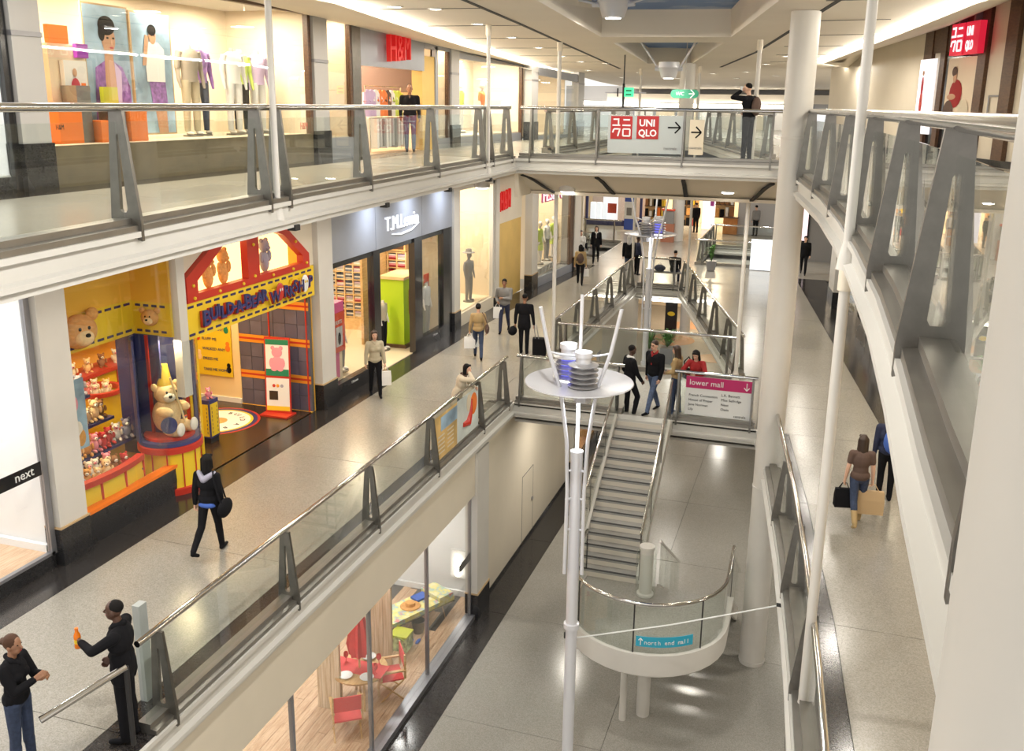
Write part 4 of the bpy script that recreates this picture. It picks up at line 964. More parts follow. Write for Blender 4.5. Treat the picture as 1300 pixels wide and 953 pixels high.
b = MB(); b.box(sx0, sx1, sy - .02, sy + .34, 2.68, 4.6); b.build('head_panel', 'woodlight', t)
b = MB(); b.box(-13.6, -12.2, sy - .03, sy - .02, 2.75, 3.5); b.build('dark_sign_board', 'wooddark', t)
lettering("WOMEN'S", (-13.45, sy - .035, 3.05), (1, 0, 0), (0, 0, 1), .24, 'ltgrey_cloth', t, .004)
b = MB()
for q in range(3): b.box(-.125, .125, -.23, -.01, .008 + q * .056, .058 + q * .056, q)
smats = [['white_cloth', 'ltgrey_cloth', 'lilac_cloth'], ['ltgrey_cloth', 'cloth_navy', 'white_cloth'], ['lilac_cloth', 'white_cloth', 'red_cloth'], ['denim', 'white_cloth', 'denim_dark'], ['red_cloth', 'plush_pink', 'white_cloth']]
protos = [b.build('folded_shirts', sm) for sm in smats]
first = [True] * 5
for c_ in range(n_c):
    for r_ in range(n_r):
        i = (c_ * 5 + r_ * 3 + (c_ * r_) % 4) % 4 if r_ < 7 and r_ != 2 else (4 if (c_ + r_) % 3 else 0)
        o = protos[i] if first[i] else protos[i].copy()
        if not first[i]: COL.objects.link(o)
        first[i] = False; o.location = (sx0 + (c_ + .5) * cw, sy + .26, .45 + r_ * chh)
        tag(o, ('white and grey', 'grey and navy', 'lilac and white', 'blue and white', 'red and pink')[i] + ' folded shirts, ' + ORD[n_r - 1 - r_] + ' pigeonhole row from the top, ' + ORD[c_] + ' from the left', 'shirts', 'folded shirts in the pigeonholes, ' + ('white and grey', 'grey and navy', 'lilac and white', 'blue', 'red and pink')[i])
t = thing('lime_pillar', 'lime green display pillar with wooden cap in the menswear doorway', 'pillar', (-11.9, 25.5, 0))
b = MB(); b.box(-12.25, -11.5, 24.95, 26.2, .10, 2.10); b.build('body', 'lime', t); b = MB(); b.box(-12.29, -11.46, 24.9, 26.25, 2.10, 2.18); b.build('wood_cap', 'woodshelf', t)
b = MB(); b.box(-12.33, -11.42, 24.88, 26.3, .02, .12); b.build('dark_foot', 'wooddark', t)
b = MB(); b.box(-11.49, -11.47, 25.3, 25.9, 1.0, 1.75); b.build('picture', 'pink', t)
for i in range(4):
    p = G(478 + 5.5 * i, 433, 0.02); x, y = p.x, p.y - .1
    t = thing('umbrella', ('black furled umbrella farthest from the lime pillar', 'black furled umbrella, second from the left by the lime pillar', 'black furled umbrella, third from the left by the lime pillar', 'black furled umbrella touching the lime pillar')[i], 'umbrella', (x, y, .02))
    b = MB(); b.cyl((x, y, .03), (x + .02, y, .75), .012, .05, 10); b.cyl((x + .02, y, .75), (x + .025, y, .92), .03, .012, 8); b.build('canopy', 'cloth_black', t, True)
    b = MB(); b.tube([(x + .025, y, .9), (x + .025, y, 1.02), (x + .05, y, 1.08), (x + .09, y, 1.06), (x + .10, y, 1.0)], .011, 6); b.build('handle', 'wooddark', t, True)
mannequin(-11.95, PX_(433, 450, -11.95).y, .10, -PI / 2, 'menswear dummy in dark grey suit behind the left shop window', 'grey_cloth', 'grey_cloth', 1.55)
mannequin(-11.34, PX_(541, 400, -11.34).y, .10, -PI / 2, 'menswear dummy in pale shirt and grey trousers behind the right shop window', 'ltgrey_cloth', 'grey_cloth', 1.9)
mannequin(-12.0, 24.55, .02, -PI / 2, 'menswear dummy in beige top inside the doorway by the lime pillar', 'beige_cloth', 'cloth_black', 1.7)
dy_ = PX_(427, 430, -11.4).y - 20.02
t = thing('pink_display', 'pink display box with a red framed poster behind the left menswear window', 'display', (-11.5, 20.0 + dy_, 0))
b = MB(); b.box(-11.9, -11.35, 19.72 + dy_, 20.36 + dy_, 1.35, 2.28); b.build('pink_box', 'pink', t); b = MB(); b.box(-11.34, -11.31, 19.70 + dy_, 20.32 + dy_, 1.0, 2.02); b.build('red_poster', 'poster_red', t)
b = MB(); b.box(-11.308, -11.302, 19.84 + dy_, 20.18 + dy_, 1.15, 1.66); b.build('poster_photo', 'ltgrey_cloth', t); letters(t, 'SUITS', -11.30, 19.80 + dy_, 1.74, .14, 'signwhite', .004)
b = MB(); b.ell((-11.30, 20.01 + dy_, 1.35), (.005, .08, .17), 10); b.build('poster_figure', 'cloth_black', t)
b = MB(); b.box(-11.85, -11.4, 19.8 + dy_, 20.3 + dy_, .02, 1.35); b.build('stand', 'warmwall', t)
b = MB(); b.box(-11.42, -11.38, 19.95 + dy_, 20.12 + dy_, .3, 1.0); b.build('pink_drape', 'pink', t)
t = thing('red_poster', 'small red framed poster on the wood panelling of the right menswear window', 'poster', (-11.4, 26.5, 1.2))
b = MB(); b.box(-11.42, -11.39, 26.25, 26.62, 1.15, 2.05); b.build('frame', 'poster_red', t); b = MB(); b.box(-11.388, -11.382, 26.32, 26.55, 1.35, 1.8); b.build('print', 'ltgrey_cloth', t)
b = MB(); b.box(-12.9, -12.82, 24.9, 27.4, .02, 4.2); struct('wall_panelling', b, 'woodlight')

# ---- white framed window with the dummy in a hat, yellow entrance, window of the green dresses
room('fashion', 28.02, 31.56, -13.2, .40, ZC, 'warmwall', 'warmwall', 330, (1, .88, .70))
t = thing('fashion_window', 'white framed shop window with one dummy in a hat', 'shopfront', (X0, 29.8, 0))
b = MB(); b.box(-11.1, -10.96, 28, 31.58, 0, .42); b.build('sill', 'cream', t); pane(t, -11.03, 28.02, 31.4, .42, 4.5)
b = MB(); b.box(-11.08, -10.95, 31.40, 31.58, .42, 4.6); b.build('white_jamb', 'white', t); b = MB(); b.box(-11.08, -10.95, 28.0, 31.58, 4.5, ZC); b.build('white_head', 'white', t)
m_ = mannequin(-11.45, 30.3, .42, -PI / 2 - .3, 'grey dummy wearing a wide hat and short outfit in the white framed window', 'mannequin_grey', 'mannequin_grey', 1.75, True, 'mannequin_grey')
b = MB(); b.lathe((0, 0, 1.74), [(.22, 0), (.21, .02), (.11, .03), (.10, .13), (0, .15)], 20); b.build('hat', 'grey_cloth', m_, True, world=False)
mannequin(-12.4, 28.7, .42, -PI / 2, 'dummy in red top at the left of the white framed window', 'red_cloth', 'cloth_black', 1.7, True)
t = thing('display_crate', 'grey striped display box on the floor of the white framed window', 'box', (-12.2, 29.7, .42)); b = MB(); b.box(-12.5, -12.0, 29.3, 30.1, .42, 1.15); b.build('box', 'cream', t); b = MB(); b.box(-12.52, -11.98, 29.28, 30.12, .85, 1.0); b.build('band', 'grey_cloth', t)
b = MB(); b.box(-11.15, -11.02, 31.95, 34.95, 0, ZC); struct('wall_yellow_entrance', b, mat('ochre_wall', (.66, .45, .14), .55, noise=(1, .08)))
b = MB(); b.box(-11.16, -11.0, 31.95, 34.95, 2.95, ZC); struct('wall_entrance_head', b, 'cream')
lettering('H&M', (-10.97, 31.98, 3.42), (0, 1, .06), (0, 0, 1), 1.0, 'redlit', thing('red_wall_letters', 'red shop letters on the cream head of the yellow entrance', 'sign', (-11, 32.4, 3.4)), .05, squeeze=.60)
room('dress_shop', 35.78, 40.05, -12.8, .36, ZC, 'warmwall', 'warmwall', 300, (1, .90, .74), xf=-10.75)
t = thing('dress_window', 'shop window of pale green dresses with outlined pink letters', 'shopfront', (-10.6, 38, 0))
xa, xb_ = -10.62, -10.24
b = MB(); b.prism([(xa - .1, 35.75, 0), (xa + .03, 35.75, 0), (xb_ + .03, 40.1, 0), (xb_ - .1, 40.1, 0)], (0, 0, .36)); b.build('sill', 'bluegrey', t)
b = MB(); b.prism([(xa - .012, 35.78, .36), (xa, 35.78, .36), (xb_, 39.6, .36), (xb_ - .012, 39.6, .36)], (0, 0, 4.3)); b.build('glass_pane', 'shopglass', t)
b = MB(); b.prism([(xb_ - .1, 39.6, .36), (xb_ + .02, 39.6, .36), (xb_ + .04, 40.1, .36), (xb_ - .08, 40.1, .36)], (0, 0, 4.5)); b.build('dark_jamb', 'wooddark', t)
lettering('FLSDA', (-10.52, 36.0, 3.42), (.09, 1, 0), (0, 0, 1), .72, 'pink', t, .02, squeeze=1.1, bold=.03); lettering('FLSDA', (-10.46, 36.0, 3.44), (.09, 1, 0), (0, 0, 1), .66, 'white_lit', t, .01, squeeze=1.18)
for i, (y, tp) in enumerate(((PX_(685, 300, -11.05).y, 'lime_cloth'), (PX_(694, 300, -11.05).y, 'white_cloth'), (PX_(702, 300, -11.05).y, 'lime_cloth'))): mannequin(-11.05, y, .62, -PI / 2 - .2, ('dummy in pale green dress, leftmost in the dress window', 'dummy in white top, middle of the dress window', 'dummy in yellow green dress, rightmost in the dress window')[i], tp, tp if i != 1 else 'grey_cloth', 1.8, True, skirt=i != 1)
t = thing('crate_row', 'row of white open crates under the dummies in the dress window', 'crates', (-11.0, 37.3, .36))
for i in range(5):
    y = 36.1 + .52 * i; b = MB(); b.box(-11.3, -10.72, y, y + .06, .36, .62); b.box(-11.3, -10.72, y + .44, y + .5, .36, .62); b.box(-11.3, -10.72, y, y + .5, .58, .62); b.box(-11.3, -10.72, y, y + .5, .36, .38); b.build('crate', 'white', t)
b = MB(); b.box(-11.05, -10.95, 10.6, 28, ZC - .1, ZC); b.box(-11.3, -10.9, 27.9, 35.5, ZC - .06, ZC); struct('wall_left_head', b, 'cream')

# ================================================================== far end of the middle level
YF = 57.0
b = MB(); b.box(-20, 4, YF + 4, YF + 4.2, 0, ZC); struct('wall_far', b, 'warmwall')
b = MB(); b.box(-20, -13.9, YF, YF + .2, 0, ZC); b.box(-4.4, 2.5, YF - 1, YF - .8, 0, ZC); struct('wall_far', b, 'ltgrey_cloth')
b = MB(); b.box(-20, -10.4, 42.6, 42.7, 0, ZC); b.box(-15, -14.9, 42.6, YF, 0, ZC); struct('wall_far', b, 'cream')
t = thing('far_window', 'blue framed far shop window with a large bright poster', 'shopfront', (-12, YF, 0))
for a in (-13.75, -10.35): b = MB(); b.box(a, a + .16, YF - .1, YF + .05, 0, ZC); b.build('blue_frame', 'navy', t)
b = MB(); b.box(-13.7, -10.3, YF - .12, YF, 0, .35); b.build('blue_sill', 'navy', t)
b = MB(); b.box(-13.6, -10.35, YF - .03, YF - .02, .35, ZC); b.build('glass_pane', 'shopglass', t)
b = MB(); b.box(-13.7, -10.3, YF + 1.6, YF + 1.7, 0, ZC); struct('wall_far_window', b, mat('mauve_wall', (.40, .33, .30), .6))
t = thing('far_poster', 'bright poster with a red picture in the blue framed far window', 'poster', (-12.6, YF + .4, .8)); p0 = PY_(765, 285, YF + .4); p1 = PY_(785, 249, YF + .4)
b = MB(); b.box(p0.x, p1.x, YF + .38, YF + .42, p0.z, p1.z + .8); b.build('sheet', 'white_lit', t)
b = MB(); b.box(p0.x + .12, p1.x - .08, YF + .36, YF + .38, p0.z + .75, p0.z + 1.35); b.build('picture', 'poster_red', t)
for i in range(3):
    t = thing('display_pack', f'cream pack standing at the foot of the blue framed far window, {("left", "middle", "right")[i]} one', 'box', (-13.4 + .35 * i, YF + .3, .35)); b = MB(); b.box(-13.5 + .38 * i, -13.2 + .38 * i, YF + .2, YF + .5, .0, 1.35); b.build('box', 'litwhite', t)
p = PY_(798, 290, YF - 2.5); t = thing('info_kiosk', 'blue and white information board on a post before the far window', 'sign', (p.x, YF - 2.5, 0))
b = MB(); b.box(p.x - .28, p.x + .28, YF - 2.55, YF - 2.5, .1, .75); b.build('blue_panel', mat('kiosk_blue', (.05, .10, .42), .4), t); b = MB(); b.box(p.x - .28, p.x + .28, YF - 2.55, YF - 2.5, .75, 1.75); b.build('white_panel', 'signwhite', t)
b = MB(); b.box(p.x - .15, p.x + .15, YF - 2.56, YF - 2.55, .95, 1.4); b.build('photo', 'grey_cloth', t); b = MB(); b.box(p.x - .28, p.x + .28, YF - 2.55, YF - 2.5, 1.75, 2.0); b.build('blue_head', bpy.data.materials['kiosk_blue'], t)
def goods(x0, x1, y, z0, z1, rows, per, palette, label, grp):
    t = thing('goods_rack', label, 'rack', ((x0 + x1) / 2, y, z0))
    b = MB(); b.box(x0, x1, y + .22, y + .26, z0, z1); b.build('back', 'woodlight', t)
    for r_ in range(rows):
        z = lerp(z0, z1, r_ / rows); b = MB(); b.box(x0, x1, y - .02, y + .24, z - .03, z); b.build('shelf', 'wooddark', t)
        for i in range(per):
            xx = lerp(x0, x1, (i + .5) / per); w_ = (x1 - x0) / per * rnd.uniform(.5, .85); hh = (z1 - z0) / rows * rnd.uniform(.5, .85)
            b = MB(); b.box(xx - w_ / 2, xx + w_ / 2, y, y + .18, z, z + hh)
            ob = b.build('packed_goods', palette[(i * 3 + r_ * 5 + (i * r_) % 3) % len(palette)]); ob['label'] = 'goods on ' + grp + ', ' + ORD[i] + ' on the ' + ORD[r_] + ' shelf up'; ob['category'] = 'goods'; ob['group'] = 'goods on ' + grp
    return t
goods(-10.0, -8.75, YF - .4, .1, 2.6, 4, 5, ['yellow', 'cloth_black', 'orangeprint', 'paper', 'plush_brown', 'cloth_black'], 'tall rack of yellow and black goods in the far shop, left of the white column', 'the far rack left of the white column')
goods(-8.0, -7.0, YF + 1.6, .03, 2.6, 4, 4, ['cloth_black', 'plush_red', 'yellow', 'cloth_black', 'bear'], 'rack of dark clothes in the far shop, right of the white column', 'the far rack right of the white column')
goods(-5.75, -4.65, YF - .8, .9, 2.4, 2, 4, ['bear', 'plush_brown', 'paper', 'cloth_black'], 'shelves of brown goods above the wooden counter in the far shop', 'the far shelves above the counter')
p0 = PY_(918, 292, YF - 1.2); p1 = PY_(937, 276, YF - 1.2); t = thing('counter', 'orange wooden counter in the far shop at the right', 'counter', (p0.x, YF - 1.2, 0)); b = MB(); b.box(p0.x, p1.x, YF - 1.5, YF - 1.1, .02, .95); b.build('body', wood('far_counter', (.42, .15, .03), (.55, .22, .05)), t); b = MB(); b.box(p0.x - .04, p1.x + .04, YF - 1.55, YF - 1.05, .95, 1.0); b.build('top', 'wooddark', t)
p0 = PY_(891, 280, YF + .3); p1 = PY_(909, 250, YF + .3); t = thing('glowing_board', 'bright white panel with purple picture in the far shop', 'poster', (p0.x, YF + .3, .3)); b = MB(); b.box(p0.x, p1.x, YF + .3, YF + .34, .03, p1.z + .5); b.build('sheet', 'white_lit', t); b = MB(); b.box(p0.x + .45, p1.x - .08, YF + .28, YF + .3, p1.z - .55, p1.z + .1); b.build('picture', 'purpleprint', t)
b = MB(); b.box(-10.2, -4.4, YF + 1.5, YF + 3.9, ZC - .1, ZC); struct('ceiling', b, 'shopwhite')
for x in (-9, -6): area('shop_light', (x, YF + 1.2, ZC - .2), 1.2, 620, (1, .82, .58))
area('shop_light', (-12, YF + .9, ZC - .2), 1.0, 330, (1, .85, .68))
p = G(859, 305, 0); column('column', p.x, p.y, 0, ZC, .34, 'white round column before the far shops', 'column', 'white')
t = thing('brown_stand', 'brown display stand beside the far white column', 'stand', (p.x - .3, p.y - .9, 0)); b = MB(); b.box(p.x - .75, p.x - .05, p.y - .95, p.y - .65, .0, 1.0); b.build('brown_panel', mat('stand_brown', (.36, .14, .08), .5), t); b = MB(); b.box(p.x - .7, p.x - .1, p.y - .9, p.y - .7, 1.0, 1.7); b.build('picture', 'grey_cloth', t); b = MB(); b.box(p.x - .75, p.x - .05, p.y - .95, p.y - .65, 1.7, 1.8); b.build('brown_head', 'poster_red', t)
balustrade([(-10.0, 44.3), (-13.9, 44.3)][::-1], ZM, [.3, 2.0, 3.6], 'far left glass balustrade facing the walking women', h=1.17)
balustrade([(-13.9, 50.0), (-13.9, 44.3)][::-1], ZM, [.4, 2.8, 5.3], 'far left side balustrade by the end of the shops', h=1.17)
balustrade([(-10.0, 50), (-13.9, 50)], ZM, [.4, 2.0, 3.6], 'far left rear glass balustrade', h=1.17)
balustrade([(-5.3, 44.3), (-5.3, 50.0)][::-1], ZM, [.4, 2.0, 3.6, 5.2], 'far right glass balustrade running away from the camera', h=1.17)
balustrade([(-1.75, 44.3), (-5.3, 44.3)], ZM, [.3, 3.2], 'far right glass balustrade facing the camera', h=1.17)
balustrade([(-5.3, 50), (-1.75, 50)], ZM, [.3, 1.8, 3.2], 'far right rear glass balustrade', h=1.17)
b = MB()
for lp in ([(-13.9, 44.3), (-10, 44.3), (-10, 50), (-13.9, 50), (-13.9, 44.3)][::-1], [(-5.3, 44.3), (-1.75, 44.3), (-1.75, 50), (-5.3, 50), (-5.3, 44.3)][::-1]): b.sweep(LEDGE, [(x, y, 0) for x, y in lp])
struct('trim_13', b, 'fascia')
p0 = G(955, 345, 0); p1 = G(990, 342, 0); t = thing('white_board', 'bright white glowing panel standing on the far floor left of the round column', 'panel', (p0.x, 43.4, 0)); b = MB(); b.box(-2.72, -1.3, 43.4, 43.46, .03, 1.42); b.build('panel', glow('board_glow', (.92, .97, 1), 1.5), t); b = MB(); b.box(-2.75, -1.27, 43.38, 43.48, .0, .03); b.build('foot', 'greymetal', t)  # white panel given its own emission, standing on the far floor

# ================================================================== right hand shops at middle level
def wall_piece(name, m, parent, line, ya, yb, z0, z1, off, th):
    d0 = Vector((line(ya), ya, 0)); d1 = Vector((line(yb), yb, 0)); d = (d1 - d0); n = Vector((-d.y, d.x, 0)).normalized()
    b = MB(); b.obox(d0 + n * off + Vector((0, 0, z0)), d, Vector((0, 0, z1 - z0)), n * th); return b.build(name, m, parent)
RS = lambda y: interp(SHOP_R, y)
w_ = wall_piece('wall_right', 'warmwall', None, RS, 2, 24, 0, ZC, -.3, .3); w_['kind'] = 'structure'
w_ = wall_piece('wall_right', 'warmwall', None, RS, 24, 44, 0, ZC, -1.6, .2); w_['kind'] = 'structure'
t = thing('right_shopfront', 'dark based shopfront with yellow posters along the right gallery', 'shopfront', (RS(32), 32, 0))
for a, c in ((24.2, 28.6), (29.2, 32.0), (32.5, 35.4)):
    wall_piece('sill', 'plinth', t, RS, a, c, 0, .62, -.2, .26); wall_piece('glass_pane', 'shopglass', t, RS, a, c, .62, 4.2, -.02, .012); wall_piece('frame', 'black', t, RS, c - .12, c + .5, 0, 4.4, -.1, .16); wall_piece('head', 'black', t, RS, a, c, 4.2, ZC, -.1, .12)
for a, c, m, lb in ((32.9, 34.9, 'limeprint', 'yellow green poster with red words in the right gallery window'), (29.6, 31.6, 'yellow', 'yellow poster in the second window of the right gallery'), (25.2, 28.2, 'woodlight', 'brown poster in the nearest window of the right gallery')):
    q = thing('window_poster', lb, 'poster', (RS(a), a, 1)); wall_piece('sheet', m, q, RS, a, c, .75, 3.2, -.22, .02); wall_piece('print', 'poster_red', q, RS, lerp(a, c, .2), lerp(a, c, .8), .95, 1.3, -.195, .01); wall_piece('print', 'bear', q, RS, lerp(a, c, .35), lerp(a, c, .65), 1.6, 2.1, -.195, .01)
for y in (27, 33): area('shop_light', (RS(y) + .8, y, 4.6), .8, 120, (1, .85, .62))
t = thing('pier', 'white pier on the right gallery beyond the yellow posters', 'column', (RS(36.3), 36.3, 0)); wall_piece('shaft', 'white', t, RS, 36.0, 37.3, .6, ZC, -.1, .35); wall_piece('plinth', 'plinth', t, RS, 36.0, 37.3, 0, .6, -.1, .37)
t = thing('glowing_poster', 'black framed glowing pink poster at the far end of the right gallery', 'poster', (-.2, 47, .6)); p0 = PY_(1013, 308, 47); p1 = PY_(1030, 262, 47); b = MB(); b.box(p0.x, p1.x, 47, 47.08, p0.z, p1.z + .6); b.build('frame', 'black', t); b = MB(); b.box(p0.x + .06, p1.x - .08, 46.985, 47, p0.z + .12, p1.z + .5); b.build('sheet', glow('pink_lightbox', (1, .78, .80), 1.6), t)
b = MB(); b.box(p0.x - .1, p0.x + 3, 47.1, 47.3, 0, ZC); struct('wall_far_right', b, 'grey_cloth')

# ================================================================== upper level, left: fashion shop windows
def upier(y0, y1, label, x=-10.9):
    t = thing('pier', label, 'column', (x - .1, (y0 + y1) / 2, ZU)); b = MB(); b.box(x - .3, x, y0, y1, ZU + .68, 9.2); b.build('shaft', 'upgrey', t)
    b = MB(); b.box(x - .3, x + .03, y0 - .02, y1 + .02, ZU, ZU + .68); b.build('plinth', 'plinth', t); b = MB(); b.box(x - .3, x + .015, y0 - .01, y1 + .01, 8.05, 8.12); b.build('band', 'greymetal', t)
M['upgrey'] = mat('upper_pier_grey', (.46, .455, .45), .4)
upier(10.80, 11.34, 'grey pier with dark base at the left end of the upper shop'); upier(19.14, 19.76, 'grey pier with dark base left of the narrow upper window'); upier(27.36, 28.02, 'grey pier with dark base right of the upper entrance')
upier(34.7, 35.55, 'grey pier with dark base between the far upper windows', -10.6); upier(40.1, 41.1, 'grey pier at the far end of the upper shops', -10.15)
M['displaywall'] = mat('display_wall', (.80, .68, .52), .6)
room('upper_display', 11.36, 19.1, -13.1, ZU + .60, 9.15, 'displaywall', 'displaywall', 600, (1, .86, .66))
room('upper_window_1', 19.78, 21.0, -12.2, ZU + .5, 9.15, 'displaywall', 'displaywall', 60, (1, .84, .62)); room('upper_store', 21.5, 26.2, -17, ZU, 9.15, 'displaywall', 'woodfloor', 900, (1, .84, .64))
room('upper_window_2', 26.35, 27.3, -12.2, ZU + .35, 9.0, 'displaywall', 'displaywall', 60, (1, .84, .62)); room('upper_window_3', 28.05, 34.6, -12.9, ZU + .30, 8.9, 'displaywall', 'displaywall', 650, (1, .88, .70)); room('upper_window_4', 35.6, 40.0, -12.6, ZU + .15, 8.6, 'displaywall', 'displaywall', 160, (1, .9, .75), xf=-10.75)
t = thing('upper_shopfront', 'upper fashion shopfront with long display window and brown base', 'shopfront', (X0, 15, ZU))
M['brownbase'] = mat('brown_base', (.155, .125, .075), .35, noise=(3, .15))
b = MB(); b.box(-11.1, -10.97, 11.36, 19.1, ZU, ZU + .62); b.build('base_panel', 'brownbase', t)
for a, c in ((11.36, 14.0), (14.02, 16.7), (16.72, 19.02)): pane(t, -11.02, a, c, ZU + .62, 9.05)
b = MB(); b.box(-11.08, -10.96, 19.0, 19.12, ZU + .62, 9.1); b.build('dark_frame', 'wooddark', t); b = MB(); b.box(-11.08, -10.94, 11.3, 19.15, 9.04, 9.18); b.build('dark_frame', 'wooddark', t)
letters(t, 'H&M', -11.005, 18.6, ZU + .72, .22, 'red', .003, squeeze=.7); letters(t, 'H&M', -11.005, 11.55, ZU + .86, .11, 'hair', .003, squeeze=.7)
b = MB(); b.box(-11.1, -10.97, 19.76, 21.1, ZU, ZU + .5); b.build('base_panel', 'bluegrey', t); pane(t, -11.02, 19.78, 20.95, ZU + .5, 9.0); b = MB(); b.box(-11.08, -10.96, 20.95, 21.05, ZU + .5, 9.05); b.build('dark_frame', 'wooddark', t)
b = MB(); b.box(-11.1, -10.95, 21.05, 21.5, ZU, 9.05); b.build('steel_jamb', 'steel', t)
b = MB(); b.box(-11.1, -10.95, 21.5, 25.4, 8.08, 9.1); b.build('grey_header', 'bluegrey', t); b = MB(); b.box(-11.3, -10.98, 25.3, 26.3, ZU, 8.5); b.build('ochre_jamb', bpy.data.materials['ochre_wall'], t)
b = MB(); b.box(-11.1, -10.95, 26.3, 27.36, ZU, ZU + .3); b.build('base_panel', 'bluegrey', t); pane(t, -11.02, 26.35, 27.2, ZU + .3, 8.65); b = MB(); b.box(-11.1, -10.94, 26.2, 26.38, ZU, 8.8); b.build('grey_frame', 'bluegrey', t); b = MB(); b.box(-11.06, -10.96, 27.2, 27.34, ZU + .3, 8.7); b.build('dark_frame', 'wooddark', t)
b = MB(); b.box(-11.1, -10.95, 28.0, 34.7, ZU, ZU + .28); b.build('base_panel', 'bluegrey', t)
for a, c in ((28.05, 31.0), (31.02, 34.55)): pane(t, -11.02, a, c, ZU + .28, 8.55)
for q_ in ((28.0, 34.75, 8.55, 8.95), (19.7, 21.5, 9.0, 9.15), (25.4, 28.0, 8.7, 9.0)): b = MB(); b.box(-11.08, -10.94, *q_); b.build('grey_head', 'bluegrey', t)
b = MB(); b.box(-11.06, -10.94, 34.55, 34.7, ZU, 8.6); b.build('dark_frame', 'wooddark', t)
b = MB(); b.prism([(-10.7, 35.55, ZU), (-10.6, 35.55, ZU), (-10.2, 40.1, ZU), (-10.3, 40.1, ZU)], (0, 0, .14)); b.build('base_panel', 'bluegrey', t)
b = MB(); b.prism([(-10.66, 35.55, ZU + .14), (-10.65, 35.55, ZU + .14), (-10.25, 40.1, ZU + .14), (-10.26, 40.1, ZU + .14)], (0, 0, 2.3)); b.build('glass_pane', 'shopglass', t)
b = MB(); b.prism([(-10.7, 35.55, 8.3), (-10.58, 35.55, 8.3), (-10.18, 40.1, 8.15), (-10.3, 40.1, 8.15)], (0, 0, .3)); b.build('grey_head', 'bluegrey', t)
st = thing('red_shop_sign', 'red glowing shop letters on the grey upper header', 'sign', (-10.9, 23, 8.3)); lettering('H&M', (-10.88, 22.75, 8.22), (0, 1, .08), (0, 0, 1), .98, 'redlit', st, .06, squeeze=.66)
# tall posters, dummies and boxes in the long display window
def poster_man(y0, y1, z0, z1, x, label, big):
    t = thing('fashion_poster', label, 'poster', (x, (y0 + y1) / 2, z0)); b = MB(); b.box(x - .03, x, y0, y1, z0, z1); b.build('sheet', 'skyblue', t)
    b = MB(); b.box(x - .035, x - .001, y0 - .03, y1 + .03, z0 - .03, z1 + .03); b.build('frame', 'kraft', t)
    yc = (y0 + y1) / 2 + .02; X_ = x + .003
    def fl(nm, m, pts, dx): b = MB(); b.prism([(X_ + dx, yc + a, z0 + c) for a, c in pts], (.003, 0, 0)); b.build(nm, m, t)
    def el(nm, m, a, c, ra, rc, dx): b = MB(); b.ell((X_ + dx, yc + a, z0 + c), (.003, ra, rc), 18); b.build(nm, m, t)
    if big:
        fl('printed_jacket', 'purple_cloth', [(-.46, 0), (.50, 0), (.46, .8), (.30, 1.12), (.08, 1.22), (-.12, 1.22), (-.36, 1.1)], 0)
        fl('printed_chest', 'skin_poster', [(-.14, .35), (.16, .35), (.14, .9), (.07, 1.3), (-.12, 1.3), (-.14, .9)], .004)
        fl('printed_neck', 'skin_poster', [(-.12, 1.15), (.09, 1.15), (.08, 1.42), (-.12, 1.42)], .006); el('printed_face', 'skin_poster', .0, 1.58, .17, .24, .008)
        el('printed_hair', 'hair', -.03, 1.80, .21, .16, .012); el('printed_hair', 'hair', -.16, 1.68, .08, .14, .013)
        for a in (-.02, .12): el('printed_eye', 'hair', a, 1.60, .03, .018, .013)
        el('printed_mouth', 'brickred', .06, 1.44, .05, .016, .013); el('printed_nose', 'skin1', .07, 1.53, .02, .05, .013)
        fl('printed_shirt', 'lilac_cloth', [(.14, .3), (.20, .3), (.26, 1.05), (.10, 1.2)], .007)
    else:
        fl('printed_legs', 'skin_poster', [(.02, 0), (.28, 0), (.26, .55), (-.06, .55)], 0); fl('printed_shorts', 'purple_cloth', [(-.10, .42), (.32, .42), (.28, 1.0), (-.16, .98)], .003)
        fl('printed_shirt', 'white_cloth', [(-.22, .92), (.28, .92), (.30, 1.5), (.14, 1.62), (-.10, 1.62), (-.24, 1.5)], .006); fl('printed_arm', 'skin_poster', [(-.32, 1.2), (-.22, 1.2), (-.10, 1.72), (-.20, 1.74)], .008)
        el('printed_face', 'skin_poster', .0, 1.72, .10, .14, .009); el('printed_hair', 'hair', -.01, 1.83, .12, .10, .012)
        for a in (-.02, .05): el('printed_eye', 'hair', a, 1.73, .015, .01, .013)
M['skin_poster'] = mat('printed_skin', (.52, .29, .17), .5)
poster_man(13.32, 14.38, 6.62, 8.74, -11.9, 'tall poster of a dark haired man in open purple jacket', True); poster_man(14.45, 15.5, 6.6, 8.70, -11.88, 'tall poster of a man in white shirt and purple shorts', False)
zf = ZU + .62
for i, (y, x, tp, lg, lb) in enumerate(((16.05, -11.9, 'taupe_cloth', 'beige_cloth', 'headless dummy in taupe jacket, leftmost of the upper window dummies'), (16.62, -12.1, 'purple_cloth', 'denim_dark', 'headless dummy in purple shirt and dark jeans, second in the upper window'), (17.35, -11.8, 'white_cloth', 'white_cloth', 'headless dummy all in white, third in the upper window'), (17.9, -12.0, 'lime_cloth', 'cloth_black', 'headless dummy in yellow green shirt and black trousers, fourth in the upper window'), (18.4, -11.9, 'lilac_cloth', 'white_cloth', 'headless dummy in lilac shirt and white trousers, last in the upper window'))): mannequin(x, y, zf, -PI / 2 - .3, lb, tp, lg, 1.98, group=None, sleeve=1)
